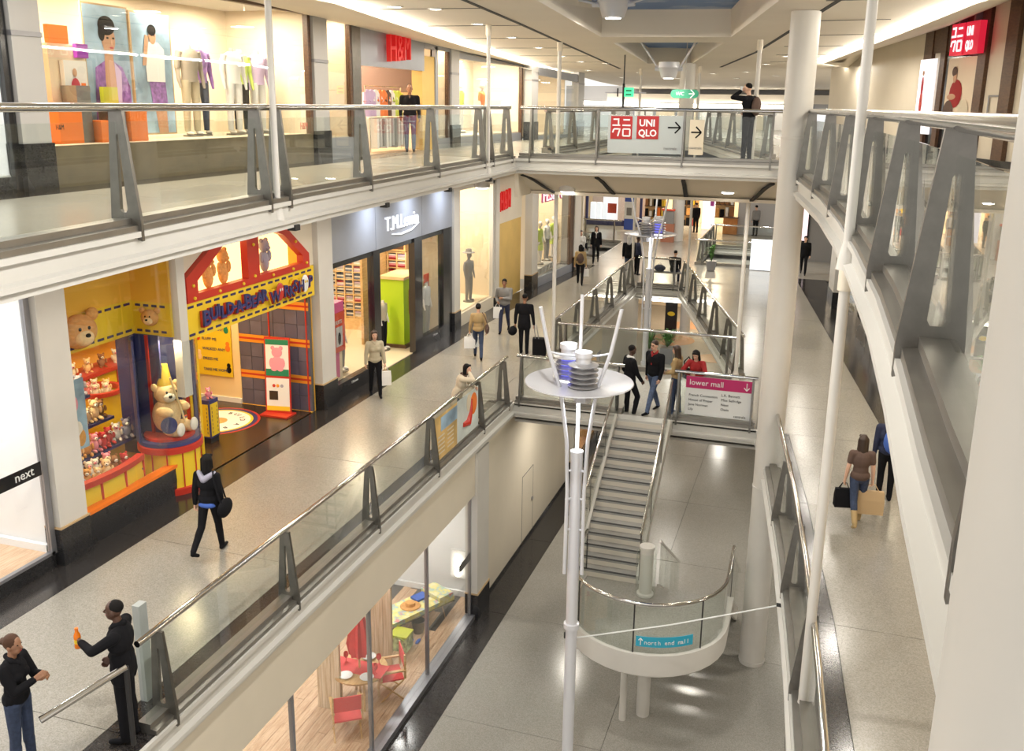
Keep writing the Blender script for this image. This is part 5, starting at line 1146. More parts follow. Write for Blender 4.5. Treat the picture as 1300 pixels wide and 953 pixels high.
for i, (y, x, hh, w_, m, lb) in enumerate(((12.35, -11.7, .62, .5, 'orangeprint', 'tall orange box on the display floor'), (12.7, -11.62, .9, .3, 'steel', 'grey steel display block behind the orange boxes'), (13.1, -11.55, .35, .4, 'orangeprint', 'low orange box before the first tall poster'), (13.35, -11.5, .6, .3, 'steel', 'steel display cube in front of the first tall poster'), (13.75, -11.5, .55, .42, 'orangeprint', 'orange box at the foot of the first tall poster'))):
    t = thing('display_box', lb, 'box', (x, y, zf)); b = MB(); b.box(x - w_ / 2, x + w_ / 2, y - w_ / 2, y + w_ / 2, zf, zf + hh); b.build('box', m, t); b = MB(); b.box(x - w_ / 2 - .004, x + w_ / 2 + .004, y - w_ / 2 - .004, y + w_ / 2 + .004, zf + hh - .1, zf + hh + .004); b.build('lid', m, t)
for i, (y, z, w_, hh, m, lb) in enumerate(((12.85, 7.05, .5, .75, 'paper', 'white picture card of a person in red on top of the display blocks'), (13.05, 7.85, .25, .22, 'purpleprint', 'small purple box on the display column'), (12.55, 8.05, .42, .28, 'orangeprint', 'orange box high on the display column'), (13.62, 7.05, .35, .35, 'limeprint', 'yellow green box on the orange display box'))):
    t = thing('display_card', lb, 'display', (-11.75, y, z)); b = MB(); b.box(-11.8, -11.72, y - w_ / 2, y + w_ / 2, z, z + hh); b.build('card', m, t)
    if i == 0: b = MB(); b.ell((-11.71, y - .03, z + .28), (.005, .11, .2), 12); b.build('printed_top', 'brickred', t); b = MB(); b.ell((-11.71, y - .03, z + .56), (.005, .05, .07), 10); b.build('printed_head', 'skin_poster', t); b = MB(); b.box(-11.72, -11.715, y + .1, y + .2, z, z + .4); b.build('printed_stripe', 'orangeprint', t)
t = thing('display_column', 'slim grey column stacked with boxes in the upper display window', 'column', (-11.95, 12.6, zf)); b = MB(); b.box(-12.1, -11.82, 12.4, 13.2, zf, 8.05); b.build('panel', 'warmwall', t)
# entrance of the upper store: rails of clothes
t = thing('clothes_rail', 'chrome clothes rail inside the upper store entrance', 'rail', (-11.75, 24.4, ZU)); b = MB(); b.tube([(-11.75, 23.25, ZU), (-11.75, 23.25, ZU + 1.75), (-11.75, 25.5, ZU + 1.75), (-11.75, 25.5, ZU)], .018, 8); b.build('tube', 'chrome', t, True)
for i in range(9):
    m = ['lilac_cloth', 'lilac_cloth', 'white_cloth', 'orange_cloth', 'orange_cloth', 'brown_cloth', 'white_cloth', 'lime_cloth', 'lime_cloth'][i]; y = 23.4 + .245 * i; t = thing('shirt', f'{M[m].name.replace("_cloth", "").replace("_", " ")} top hanging on the upper store rail', 'clothes', (-11.75, y, ZU + 1.7), group='clothes on the upper store rail')
    if i in (1, 4, 8): t['label'] = {1: 'lilac top hanging second on the upper store rail', 4: 'orange top hanging fifth on the upper store rail', 8: 'lime top hanging last on the upper store rail'}[i]
    if i == 6: t['label'] = 'white top hanging right of the brown one on the upper store rail'
    b = MB(); loft(b, [(ZU + .95, -11.75, y, .09, .22), (ZU + 1.3, -11.75, y, .09, .2), (ZU + 1.55, -11.75, y, .08, .2), (ZU + 1.66, -11.75, y, .03, .06)]); b.build('body', m, t, True)
    for sd in (-1, 1): b = MB(); b.tube([(-11.75, y + sd * .17, ZU + 1.56), (-11.7, y + sd * .27, ZU + 1.34)], [.06, .065], 8); b.build('sleeve', m, t, True)
t = thing('low_rail', 'low rail of grey and white trousers inside the upper store entrance', 'rail', (-11.45, 24, ZU)); b = MB(); b.tube([(-11.45, 22.9, ZU), (-11.45, 22.9, ZU + .92), (-11.45, 25.1, ZU + .92), (-11.45, 25.1, ZU)], .018, 8); b.build('tube', 'chrome', t, True)
for i in range(11):
    y = 22.98 + .19 * i; b = MB(); b.box(-11.62, -11.28, y, y + .12, ZU + .12 + .03 * (i % 3), ZU + .9); b.build('trousers', ['white_cloth', 'ltgrey_cloth', 'grey_cloth', 'white_cloth'][i % 4], t)
b = MB(); b.box(-16.8, -11.4, 26.05, 26.19, 7.5, 8.3); struct('wall_store_bulkhead', b, 'brown_cloth')
mannequin(-11.9, 29.4, ZU + .32, -PI / 2, 'dummy in pale dress, left in the far upper window', 'white_cloth', 'white_cloth', 1.7, True, skirt=True); mannequin(-12.1, 31.2, ZU + .32, -PI / 2, 'dummy in green top and white trousers in the far upper window', 'lime_cloth', 'white_cloth', 1.7, True); mannequin(-11.9, 32.8, ZU + .32, -PI / 2, 'dummy in orange top in the far upper window', 'orange_cloth', 'white_cloth', 1.7, True); mannequin(-11.3, 36.7, ZU + .2, -PI / 2, 'white dummy standing in the last upper window', 'cream_cloth', 'white_cloth', 1.6, True)
for y, m, lb in ((28.35, 'red', 'red bag on the floor of the far upper window'), (28.8, 'yellow', 'yellow bag on the floor of the far upper window')): t = thing('shopping_bag', lb, 'bag', (-11.4, y, ZU + .32)); b = MB(); b.box(-11.5, -11.3, y - .15, y + .15, ZU + .32, ZU + .75); b.build('bag', m, t); b = MB(); b.tube([(-11.4, y - .08, ZU + .75), (-11.4, y - .05, ZU + .88), (-11.4, y + .05, ZU + .88), (-11.4, y + .08, ZU + .75)], .008, 6); b.build('handle', m, t)
t = thing('fire_extinguisher', 'red fire extinguisher in the narrow upper window', 'extinguisher', (-11.3, 20.05, ZU + .5)); b = MB(); b.lathe((-11.3, 20.05, ZU + .5), [(.08, 0), (.085, .05), (.085, .42), (.05, .5), (.03, .56), (0, .57)], 16); b.build('cylinder', 'red', t, True); b = MB(); b.tube([(-11.3, 20.05, ZU + 1.05), (-11.24, 20.05, ZU + 1.1), (-11.18, 20.05, ZU + .95)], .012, 6); b.build('hose', 'blackmatt', t, True)
# white window left of the first pier on the upper level
room('upper_left_shop', 2, 10.78, -13, ZU + .22, 9.2, 'shopwhite', 'shopwhite', 260, (.98, .98, 1))
t = thing('upper_white_window', 'bright white shop window at the upper left picture edge', 'shopfront', (X0, 8, ZU)); pane(t, -11.02, 2, 10.66, ZU + .22, 9.1); b = MB(); b.box(-11.06, -10.96, 10.66, 10.78, ZU, 9.1); b.build('frame', 'black', t); b = MB(); b.box(-11.1, -10.97, 2, 10.66, ZU, ZU + .22); b.build('sill', 'plinth', t)

# ================================================================== upper level, right: wall with the red lightbox sign
UR = lambda y: interp(WALL_UR, y)
PW = PWL
def ur(name, m, parent, px0, px1, z0, z1, off=0.0, th=.06):
    a = PW(px0, 150); c = PW(px1, 150); a.z = c.z = 0; d = c - a; n = Vector((d.y, -d.x, 0)).normalized()
    if n.x > 0: n = -n
    b = MB(); b.obox(a + n * off + Vector((0, 0, z0)), d, Vector((0, 0, z1 - z0)), n * th); return b.build(name, m, parent)
w_ = ur('wall_right_upper', 'cream', None, 1050, 1900, ZU, 10.6, -.3, .3); w_['kind'] = 'structure'
w_ = ur('wall_right_upper', 'cream', None, 1062, 1168, ZU + .02, 10.2, .0, .03); w_['kind'] = 'structure'
zz = lambda px, py: PW(px, py).z
t = thing('red_banner_shopfront', 'bronze framed shopfront on the upper right wall under the red sign', 'shopfront', PW(1200, 200))
for a, c in ((1168, 1178), (1189, 1195), (1236, 1246)): ur('bronze_post', 'wooddark', t, a, c, ZU, 10.2, .0, .10)
ur('bronze_head', 'wooddark', t, 1168, 1246, zz(1205, 66), 10.2, .02, .05); ur('base', 'plinth', t, 1062, 1420, ZU, ZU + .16, .02, .10)
ur('dark_glass', 'black', t, 1168, 1246, ZU + .16, ZU + 1.2, .005, .01); ur('bronze_post', 'wooddark', t, 1270, 1284, ZU, 10.2, .0, .12); ur('outline_frame', 'greymetal', t, 1253, 1254.5, ZU + .9, zz(1254, 121), .03, .01); ur('outline_frame', 'greymetal', t, 1253, 1270, zz(1254, 123), zz(1254, 121), .03, .01)
t = thing('glowing_poster', 'narrow glowing poster of a figure in red on the upper right', 'poster', PW(1172, 120)); ur('sheet', 'white_lit', t, 1167, 1187, zz(1175, 170), zz(1178, 76), .11, .03); p = PW(1176, 122); n_ = Vector((-.95, -.31, 0))
rotp = Matrix(((-.31, -.95, 0), (.95, -.31, 0), (0, 0, 1)))
for c_, r_, m in (((0, 0, .25), (.07, .02, .28), 'brickred'), ((0, 0, -.2), (.09, .02, .35), 'red'), ((0, 0, .62), (.05, .02, .07), 'skin_poster')): b = MB(); b.ell(p + n_ * .15 + Vector(c_), r_, 12, rot=Matrix(((.31, -.95, 0), (-.95, -.31, 0), (0, 0, 1)))); b.build('printed_figure', m, t)
t = thing('fashion_poster', 'framed poster of a seated person in a red top on the upper right', 'poster', PW(1215, 110)); ur('frame', 'black', t, 1197, 1238, zz(1215, 160), zz(1215, 70), .03, .04); ur('sheet', 'displaywall', t, 1200, 1236, zz(1215, 156), zz(1215, 74), .07, .01)
RP = Matrix(((.31, -.95, 0), (-.95, -.31, 0), (0, 0, 1)))
def pe(px, py, ra, rc, m, nm, dx=.0): b = MB(); b.ell(PW(px, py) + n_ * (.09 + dx), (ra, .012, rc), 14, rot=RP); b.build(nm, m, t)
pe(1217, 119, .36, .36, 'red_cloth', 'printed_top'); pe(1207, 142, .30, .30, 'brown_cloth', 'printed_legs', .003); pe(1217, 97, .11, .17, 'skin_poster', 'printed_face', .004); pe(1217, 91, .15, .13, 'brown_cloth', 'printed_hair', .008); pe(1212, 123, .26, .08, 'skin_poster', 'printed_arms', .008); pe(1226, 143, .30, .34, 'cream_cloth', 'printed_box', .01)
t = thing('red_sign_box', 'glowing red double lightbox sign projecting from the upper right wall', 'sign', PW(1248, 45))
pA, pB = PW(1228, 45), PW(1266, 40); d_ = Vector((pB.x - pA.x, pB.y - pA.y, 0)); ln = d_.length; d_.normalize(); nn = Vector((d_.y, -d_.x, 0)); nn = nn if nn.x < 0 else -nn
ht = zz(1228, 32) - zz(1228, 71); zb = zz(1228, 71)
for i in range(2):
    o_ = pA + d_ * (i * ln * .52); o_.z = zb
    b = MB(); b.obox(o_ + nn * .25, d_ * ln * .46, Vector((0, 0, ht)), nn * .16); b.build('lightbox', 'uni_lit', t); b = MB(); b.obox(o_, d_ * .08, Vector((0, 0, ht + .35)), nn * .25); b.build('bracket', 'greymetal', t)
    face = o_ + nn * .415; rv = -d_ if False else d_
    rv = d_ if d_.cross(Vector((0, 0, 1))).dot(nn) > 0 else -d_; st_ = face if rv == d_ else face + d_ * ln * .46
    if i == (0 if rv == d_ else 1) or True:
        pass
    def seg(x0, z0, x1, z1, w=.07):
        a = st_ + rv * (x0 * ln * .46) + Vector((0, 0, z0 * ht)); c = st_ + rv * (x1 * ln * .46) + Vector((0, 0, z1 * ht)); dd = (c - a); wv = dd.cross(nn).normalized() * w * ht
        b = MB(); b.obox(a - wv / 2, dd, wv, nn * .012); b.build('lettering', 'white_lit', t)
    kana = (i == 0) == (rv == d_)
    if kana:
        for s_ in ((.12, .86, .36, .86), (.36, .90, .36, .60), (.08, .60, .44, .60), (.58, .84, .88, .84), (.54, .60, .92, .60), (.16, .44, .44, .44), (.44, .46, .34, .12), (.16, .44, .10, .28), (.58, .44, .90, .44), (.58, .14, .90, .14), (.58, .44, .58, .14), (.90, .44, .90, .14)): seg(*s_)
    else:
        lettering('UNI', st_ + rv * (.1 * ln * .46) + Vector((0, 0, .58 * ht)), rv, (0, 0, 1), .40 * ht, 'white_lit', t, .006, squeeze=.62, bold=.01); lettering('QLO', st_ + rv * (.1 * ln * .46) + Vector((0, 0, .14 * ht)), rv, (0, 0, 1), .40 * ht, 'white_lit', t, .006, squeeze=.58, bold=.01)
# far end of the upper floor
b = MB(); b.box(-16, 3, 60, 60.2, ZU - .4, 8.4); struct('wall_far_upper', b, 'ltgrey_cloth')
b = MB(); b.tube([PY_(728, 130, 58.5), PY_(850, 134, 58.5), PY_(1000, 136, 58.5)], .11, 8); tag(b.build('cove_light', 'cove', smooth=True), 'glowing light line across the far end of the upper hall', 'light')
b = MB(); b.box(-13, 2, 58.6, 60, PY_(850, 130, 58.5).z, PY_(850, 130, 58.5).z + .5); struct('trim_14', b, 'ceiling')
for i in range(9):
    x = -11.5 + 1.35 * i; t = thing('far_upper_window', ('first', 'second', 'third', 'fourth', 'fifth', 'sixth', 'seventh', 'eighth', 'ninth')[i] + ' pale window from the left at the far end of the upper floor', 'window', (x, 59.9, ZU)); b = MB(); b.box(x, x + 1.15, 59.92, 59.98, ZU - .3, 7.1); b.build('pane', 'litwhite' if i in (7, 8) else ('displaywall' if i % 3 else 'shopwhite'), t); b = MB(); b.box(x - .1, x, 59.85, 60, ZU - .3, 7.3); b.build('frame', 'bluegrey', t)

# ================================================================== lower level, left: window with garden furniture
XL = -6.95
b = MB(); b.box(-7.3, -6.86, 2, 18.7, -1.45, -.36); struct('wall_lower_head', b, 'cream')
b = MB(); b.box(-10.6, -10.5, 4, 19.4, ZL, -.7); b.box(-10.5, -7.0, 19.3, 19.4, ZL, -.7); struct('wall_lower_shop', b, 'shopwhite')
b = MB(); b.box(-10.5, -7.05, 4, 19.3, ZL, ZL + .1); struct('floor', b, 'joint'); fl_ = COL.objects[-1]
for i in range(18):
    x = -10.5 + .19 * i
    for k in range(5):
        y0 = 4 + 3.2 * k - .8 * (i % 4); y1 = y0 + 3.2
        y0, y1 = max(4, y0), min(19.28, y1)
        if y1 - y0 > .2: b = MB(); b.box(x + .003, x + .187, y0 + .003, y1 - .003, ZL + .1, ZL + .112); b.build('plank', 'woodfloor', fl_)
ZF = ZL + .112
b = MB(); b.box(-10.5, -7.06, 19.24, 19.3, ZF, ZF + .14); b.box(-10.5, -10.44, 4, 19.24, ZF, ZF + .14); struct('baseboard_lower', b, 'shopwhite')
b = MB(); b.box(-10.5, -7.05, 4, 19.3, -1.2, -1.1); struct('ceiling', b, 'shopwhite')
for y in (9, 12.5, 15.5, 18): area('shop_light', (-8.7, y, -1.3), .8, 95, (1, .97, .93))
t = thing('lower_shop_window', 'tall lower shop window showing garden furniture on a wood floor', 'shopfront', (XL, 11, ZL))
b = MB(); b.box(-7.08, -6.84, 4, 18.55, ZL, ZL + .12); b.build('sill', 'greymetal', t)
for y in (8.2, 10.8, 13.4, 16.0, 18.5): b = MB(); b.box(-7.0, -6.93, y - .03, y + .03, ZL + .12, -1.2); b.build('mullion', 'greymetal', t)
for a, c in ((4, 8.17), (8.23, 10.77), (10.83, 13.37), (13.43, 15.97), (16.03, 18.47)): pane(t, XL, a, c, ZL + .12, -1.3)
for i in range(12): y = 11.4 + .58 * i; b = MB(); b.cyl((-7.25, y, -1.42), (-7.18, y, -1.62), .05, .06, 10); tag(b.build('spot_lamp', 'blackmatt', None, True), 'small black spotlight inside the lower shop window, ' + ORD[i] + ' from the near end', 'light', 'spotlights along the lower shop window')
b = MB(); b.box(-6.93, -6.92, 17.75, 18.45, -3.02, -2.84); o = tag(b.build('black_band', 'black'), 'small black band stuck on the lower shop window near the pier', 'sign')
t = thing('wall_light_panel', 'glowing panel of three stacked lamps on the white lower shop wall', 'light', (-8.0, 19.28, -2.7)); p0 = PY_(577, 730, 19.25); p1 = PY_(587, 704, 19.25)
b = MB(); b.box(p0.x - .1, p1.x + .1, 19.24, 19.29, p0.z - .05, p1.z + .1); b.build('backplate', 'paper', t)
for i in range(3): b = MB(); c_ = Vector(((p0.x + p1.x) / 2, 19.22, lerp(p0.z, p1.z, (i + .5) / 3))); b.ell(c_, .085, 12); b.build('lamp', 'lamp', t, True)
for i, (px, py, w_, lb) in enumerate(((492, 765, 1.0, 'bleached wood panel standing behind the red parasol, right one'), (415, 850, .9, 'bleached wood panel at the left of the garden display'))):
    p = G((484, 418)[i], (843, 900)[i], ZF); t = thing('wood_panel', lb, 'panel', (p.x, p.y, ZF))
    for k in range(5): b = MB(); x_ = p.x - .24 + .1 * k; b.box(x_, x_ + .097, p.y + .004 * (k % 2), p.y + .06 + .004 * (k % 2), ZF, -1.25); b.build('board', 'woodpanel', t)
# lounger with cushion
p = Vector((-8.05, 17.75, ZF)); t = thing('sun_lounger', 'low sun lounger with a flowered cushion on the wood floor', 'lounger', p)
dv, sv = Vector((.45, .89, 0)), Vector((-.89, .45, 0))
M['flower'] = mat('flowered_fabric', (.80, .70, .36), .8, noise=(6, .45)); nt = M['flower'].node_tree; rp = [n for n in nt.nodes if n.type == 'VALTORGB'][0]; e = rp.color_ramp.elements; e[0].color = (.75, .22, .20, 1); e[1].color = (.86, .82, .55, 1); x = e.new(.5); x.color = (.80, .68, .20, 1); e.new(.42).color = (.35, .55, .55, 1)
o_ = p - dv * .95 - sv * .34
b = MB(); b.obox(o_ + Vector((0, 0, .38)), dv * 1.9, sv * .68, Vector((0, 0, .10))); b.build('cushion', 'flower', t)
b = MB(); b.obox(o_ + dv * 1.45 + Vector((0, 0, .48)), dv * .42, sv * .68, Vector((0, 0, .10))); b.build('pillow', 'flower', t)
b = MB(); b.tube([o_ + Vector((0, 0, .36)), o_ + dv * 1.9 + Vector((0, 0, .36)), o_ + dv * 1.9 + sv * .68 + Vector((0, 0, .36)), o_ + sv * .68 + Vector((0, 0, .36))], .022, 8, closed=True); b.build('frame', 'chrome', t, True)
for a in (.2, 1.55):
    for s_ in (.03, .65): b = MB(); b.tube([o_ + dv * a + sv * s_ + Vector((0, 0, .36)), o_ + dv * (a + .08) + sv * s_ + Vector((0, 0, .0))], .018, 8); b.build('leg', 'chrome', t, True)
q = o_ + dv * .85 + sv * .34; t = thing('sun_hat', 'straw hat lying on the flowered lounger', 'hat', q + Vector((0, 0, .48))); b = MB(); b.lathe(q + Vector((0, 0, .485)), [(.24, 0), (.22, .02), (.12, .025), (.11, .10), (0, .12)], 20); b.build('straw', 'bear', t, True)
q = o_ + dv * 1.2 + sv * .3; t = thing('beach_towel', 'folded blue towel on the flowered lounger', 'towel', q + Vector((0, 0, .48))); b = MB(); b.obox(q + Vector((-.1, -.1, .485)), dv * .36, sv * .26, Vector((0, 0, .05))); b.build('towel', mat('blue_towel', (.05, .12, .45), .8), t)
p = G(522, 815, ZF); t = thing('flip_flops', 'pair of blue flip flops on the wood floor', 'shoes', p)
for s_ in (0, .14): b = MB(); b.ell(p + Vector((s_, s_ * .4, .02)), (.045, .12, .018), 12); b.build('flip_flop', bpy.data.materials['blue_towel'], t)
p = G(531, 802, ZF); t = thing('metal_bucket', 'grey metal bucket beside the lounger', 'bucket', p); b = MB(); b.lathe(p, [(.11, 0), (.15, .30), (.16, .30), (.155, .285), (.115, .02), (0, .02)], 20); b.build('body', 'steel', t, True); b = MB(); b.tube([p + Vector((-.15, 0, .29)), p + Vector((0, -.12, .22)), p + Vector((.15, 0, .29))], .007, 6); b.build('handle', 'steel', t, True)
p = G(513, 822, ZF); t = thing('cooler_bag', 'green patterned cool bag on the wood floor', 'bag', p); b = MB(); b.box(p.x - .26, p.x + .14, p.y - .18, p.y + .18, ZF, ZF + .36); b.build('body', mat('green_pattern', (.48, .56, .30), .8, noise=(10, .6)), t); b = MB(); b.box(p.x - .27, p.x + .15, p.y - .19, p.y + .19, ZF + .34, ZF + .38); b.build('lid', 'limeprint', t); b = MB(); b.tube([p + Vector((-.2, -.19, .3)), p + Vector((-.06, -.25, .42)), p + Vector((.1, -.19, .3))], .012, 6); b.build('strap', 'lime_cloth', t, True)
for i, (px, py, m, lb) in enumerate(((502, 798, 'signwhite', 'white and red beach ball by the lounger'), (499, 818, 'cream_cloth', 'cream round basket left of the cool bag'))):
    p = G(px, py, ZF); t = thing('beach_ball' if i == 0 else 'round_basket', lb, 'ball' if i == 0 else 'basket', p); b = MB(); b.ell(p + Vector((0, 0, .16)), .16, 16); b.build('ball', m, t, True)
    if i == 0: b = MB(); b.ell(p + Vector((.03, -.03, .17)), (.15, .15, .09), 16); b.build('red_panel', 'poster_red', t, True)
# red parasol, table, goblets, chair
p = G(456, 830, ZF + 1.05); p.z = ZF; t = thing('red_parasol', 'closed red parasol standing through the garden table', 'parasol', p)
b = MB(); b.cyl(p, p + Vector((0, 0, 2.25)), .022, n=10); b.build('pole', 'woodlight', t, True)
b = MB(); n_ = 16; vs = []
for z_, r_ in ((1.05, .20), (1.3, .25), (1.7, .17), (2.05, .09), (2.2, .02)):
    for j in range(n_): a = 2 * PI * j / n_; r2 = r_ * (1.0 if j % 2 else .68); vs.append(p + Vector((r2 * math.cos(a), r2 * math.sin(a), z_)))
b.add(vs, [(i * n_ + j, i * n_ + (j + 1) % n_, (i + 1) * n_ + (j + 1) % n_, (i + 1) * n_ + j) for i in range(4) for j in range(n_)]); b.build('folded_canopy', mat('coral_red', (.68, .06, .06), .7), t)
M['coral'] = bpy.data.materials['coral_red']; b = MB(); b.lathe(p + Vector((0, 0, 2.0)), [(.13, 0), (.11, .15), (.02, .22)], 14); b.build('vent', 'coral', t, True)
t = thing('garden_table', 'wooden garden table with a red cloth under the closed parasol', 'table', p); b = MB(); b.lathe(p, [(0, .70), (.55, .70), (.56, .74), (.0, .745)], 28); b.build('tabletop', 'woodlight', t); b = MB(); b.box(p.x - .56, p.x + .56, p.y - .22, p.y + .22, ZF + .748, ZF + .756); b.build('red_runner', 'coral', t)
for a in range(4): c_ = p + Vector((.38 * math.cos(a * PI / 2 + .7), .38 * math.sin(a * PI / 2 + .7), 0)); b = MB(); b.cyl(c_, c_ + Vector((0, 0, .70)), .025, n=8); b.build('leg', 'woodlight', t)
for i, (dx, dy, m) in enumerate(((-.34, .08, 'coral'), (-.25, .33, 'coral'), (.32, .22, 'coral'), (.40, -.10, 'coral'))):
    c_ = p + Vector((dx, dy, .757)); b = MB(); b.lathe(c_, [(.035, 0), (.03, .01), (.008, .02), (.008, .09), (.045, .13), (.05, .18), (.04, .22), (.036, .22), (.044, .18), (.035, .135), (0, .12)], 14); tag(b.build('goblet', m, None, True), ('red goblet at the left edge of the garden table', 'red goblet at the back left of the garden table', 'red goblet at the back right of the garden table', 'red goblet at the right edge of the garden table')[i], 'goblet', 'red goblets on the garden table')
for i, (dx, dy) in enumerate(((.02, .38), (.3, -.28), (-.12, -.36))): c_ = p + Vector((dx, dy, .757)); b = MB(); b.lathe(c_, [(.06, 0), (.11, .015), (.14, .03), (.10, .02), (0, .012)], 20); tag(b.build('plate', 'signwhite', None, True), ('white plate at the back of the garden table', 'white plate at the right front of the garden table', 'white plate at the left front of the garden table')[i], 'plate', 'white plates on the garden table')
def chair(p, rz, label):
    t = thing('director_chair', label, 'chair', p, rz)
    def bb(nm, m, *a): b = MB(); b.box(*a); return b.build(nm, m, t, world=False)
    bb('seat', 'coral', -.26, .26, -.24, .24, .44, .47); bb('backrest', 'coral', -.27, .27, -.27, -.25, .68, .98)
    for sx in (-1, 1):
        bb('arm', 'woodlight', sx * .27 - .03, sx * .27 + .03, -.28, .28, .64, .67); bb('upright', 'woodlight', sx * .27 - .015, sx * .27 + .015, -.28, -.24, .47, 1.0); bb('upright', 'woodlight', sx * .27 - .015, sx * .27 + .015, .2, .24, .47, .64)
        b = MB(); b.cyl((sx * .25, -.24, .44), (sx * .25, .22, .0), .016, n=8); b.build('leg', 'woodlight', t, world=False); b = MB(); b.cyl((sx * .25, .24, .44), (sx * .25, -.22, .0), .016, n=8); b.build('leg', 'woodlight', t, world=False)
p = G(495, 855, ZF + .45); p.z = ZF; chair(p, 2.2, 'red canvas folding chair beside the garden table'); p = G(440, 905, ZF + .45); p.z = ZF; chair(p, .6, 'second red canvas folding chair, nearer the camera')
# piers, blank white wall with its flush door, warm shop beyond
pier(18.58, 19.36, ZL, -.44, x=-6.80, label='white lower pier with black base right of the garden furniture window')
b = MB(); b.box(-7.2, -6.96, 19.3, 27.6, ZL + .08, -.44); struct('wall_lower_left', b, 'cream'); b = MB(); b.box(-7.2, -6.94, 19.36, 27.6, ZL, ZL + .08); struct('baseboard_lower_left', b, 'black')
t = thing('door_1', 'flush white door with a round lock in the blank lower wall', 'door', (XL, 23, ZL)); ya, yb = PX_(663, 640, -6.95).y, PX_(676.5, 640, -6.95).y; zt = PX_(670, 598, -6.95).z; t['kind'] = 'structure'
for a in ((ya, ya + .02, ZL + .1, zt), (yb - .02, yb, ZL + .1, zt), (ya, yb, zt - .02, zt)): b = MB(); b.box(-6.962, -6.955, *a); b.build('joint', 'joint', t)
b = MB(); b.box(-6.96, -6.957, ya + .02, yb - .02, ZL + .1, zt - .02); b.build('leaf', 'cream', t); p = PX_(676, 631, -6.95); b = MB(); b.cyl((-6.955, yb - .12, p.z), (-6.92, yb - .12, p.z), .06, n=14); b.build('lock', 'greymetal', t, True)
pier(27.5, 28.2, ZL, -.44, x=-6.80, label='lower white pier at the end of the blank wall')
b = MB(); b.box(-11, -10.9, 28.2, 31.5, ZL, -.5); b.box(-11, -7, 31.5, 31.6, ZL, -.5); struct('wall_lower_warm_shop', b, 'woodlight'); b = MB(); b.box(-7.2, -6.96, 31.6, 39, ZL, -.38); struct('wall_lower_left', b, 'white'); b = MB(); b.box(-14, 7, 56, 56.2, ZL, -.5); struct('wall_lower_far', b, 'warmwall'); area('shop_light', (-5.5, 51, -.9), 1.5, 420, (1, .74, .48)); b = MB(); b.box(-11, -7, 28.2, 31.5, ZL, ZL + .03); struct('floor', b, 'woodfloor')
for y in (30,): area('shop_light', (-8.8, y, -.9), .9, 200, (1, .74, .45))
t = thing('warm_shopfront', 'lower shopfront glowing orange behind the stair', 'shopfront', (XL, 34, ZL)); b = MB(); b.box(-7.05, -6.9, 28.2, 31.5, ZL, ZL + .3); b.build('sill', 'black', t); pane(t, XL, 28.2, 31.4, ZL + .3, -1.2); b = MB(); b.box(-7.2, -6.88, 28.2, 31.6, -1.2, -.44); b.build('head', 'cream', t)
for y in (31.45,): b = MB(); b.box(-7.0, -6.9, y - .08, y + .08, ZL, -1.2); b.build('frame', 'greymetal', t)
for i in range(2): b = MB(); b.box(-9.6, -8.4, 28.6 + 1.4 * i, 29.7 + 1.4 * i, ZL + .03, ZL + 1.3); tag(b.build('display_table', 'woodshelf'), ('nearest', 'second', 'third', 'farthest')[i] + ' wooden display block in the glowing orange lower shop', 'display')
# right and far bounds of the lower mall
b = MB(); b.box(6.4, 6.6, 2, 62, ZL, -.6); b.box(-14, 7, 61, 61.2, ZL, -.6); struct('wall_lower_right', b, 'warmwall')
# far lower floor seen through the second opening: floor discs, banner, plants, light line
for i, (px, py, r_, lb) in enumerate(((851, 431, 1.25, 'larger terracotta disc set in the far lower floor'), (872, 413, .95, 'smaller terracotta disc set in the far lower floor'), (905, 455, .8, 'terracotta disc at the right edge of the far lower floor'))):
    p = G(px, py, ZL + .002); b = MB(); b.lathe(p, [(r_, 0), (r_, .006), (0, .006)], 40); tag(b.build('floor_disc', mat('terracotta_inlay', (.42, .25, .15), .25)), lb, 'floor inlay')
p = G(851, 421, ZL); t = thing('black_banner', 'tall black banner with gold letters on the far lower floor', 'banner', (p.x, p.y, ZL)); b = MB(); b.box(p.x - .32, p.x + .32, p.y - .04, p.y + .04, ZL + .04, ZL + 2.9); b.build('cloth', 'black', t); b = MB(); b.box(p.x - .36, p.x + .36, p.y - .25, p.y + .25, ZL, ZL + .04); b.build('foot', 'greymetal', t)
for zq in (2.2, 1.0): b = MB(); b.ell((p.x, p.y - .045, ZL + zq), (.2, .012, .12), 14); b.build('gold_mark', 'yellow', t)
column('column', p.x + .72, p.y + .3, ZL, -.5, .28, 'pale round column right of the black banner on the lower floor', 'column')
p = G(846, 460, ZL); t = thing('planter', 'grey square planter with a leafy plant on the lower floor behind the stair head', 'plant', p); b = MB(); b.box(p.x - .3, p.x + .3, p.y - .3, p.y + .3, ZL, ZL + .75); b.build('pot', 'greymetal', t)
def leaves(p, n, h, r, t, seed):
    q = random.Random(seed)
    for i in range(n):
        a = q.uniform(0, 2 * PI); l = q.uniform(.5, 1) * r; hh = q.uniform(.4, 1) * h; d = Vector((math.cos(a), math.sin(a), 0)); s_ = Vector((-d.y, d.x, 0)) * .06
        a0 = p; a1 = p + d * l * .5 + Vector((0, 0, hh * .8)); a2 = p + d * l + Vector((0, 0, hh * .75)); b = MB()
        b.add([a0 - s_ * .3, a0 + s_ * .3, a1 + s_, a1 - s_, a2, a1 + Vector((0, 0, .01))], [(0, 1, 2, 5), (0, 5, 3), (5, 2, 4), (3, 5, 4), (1, 0, 3, 2)]); b.build('leaf', 'leaf', t)
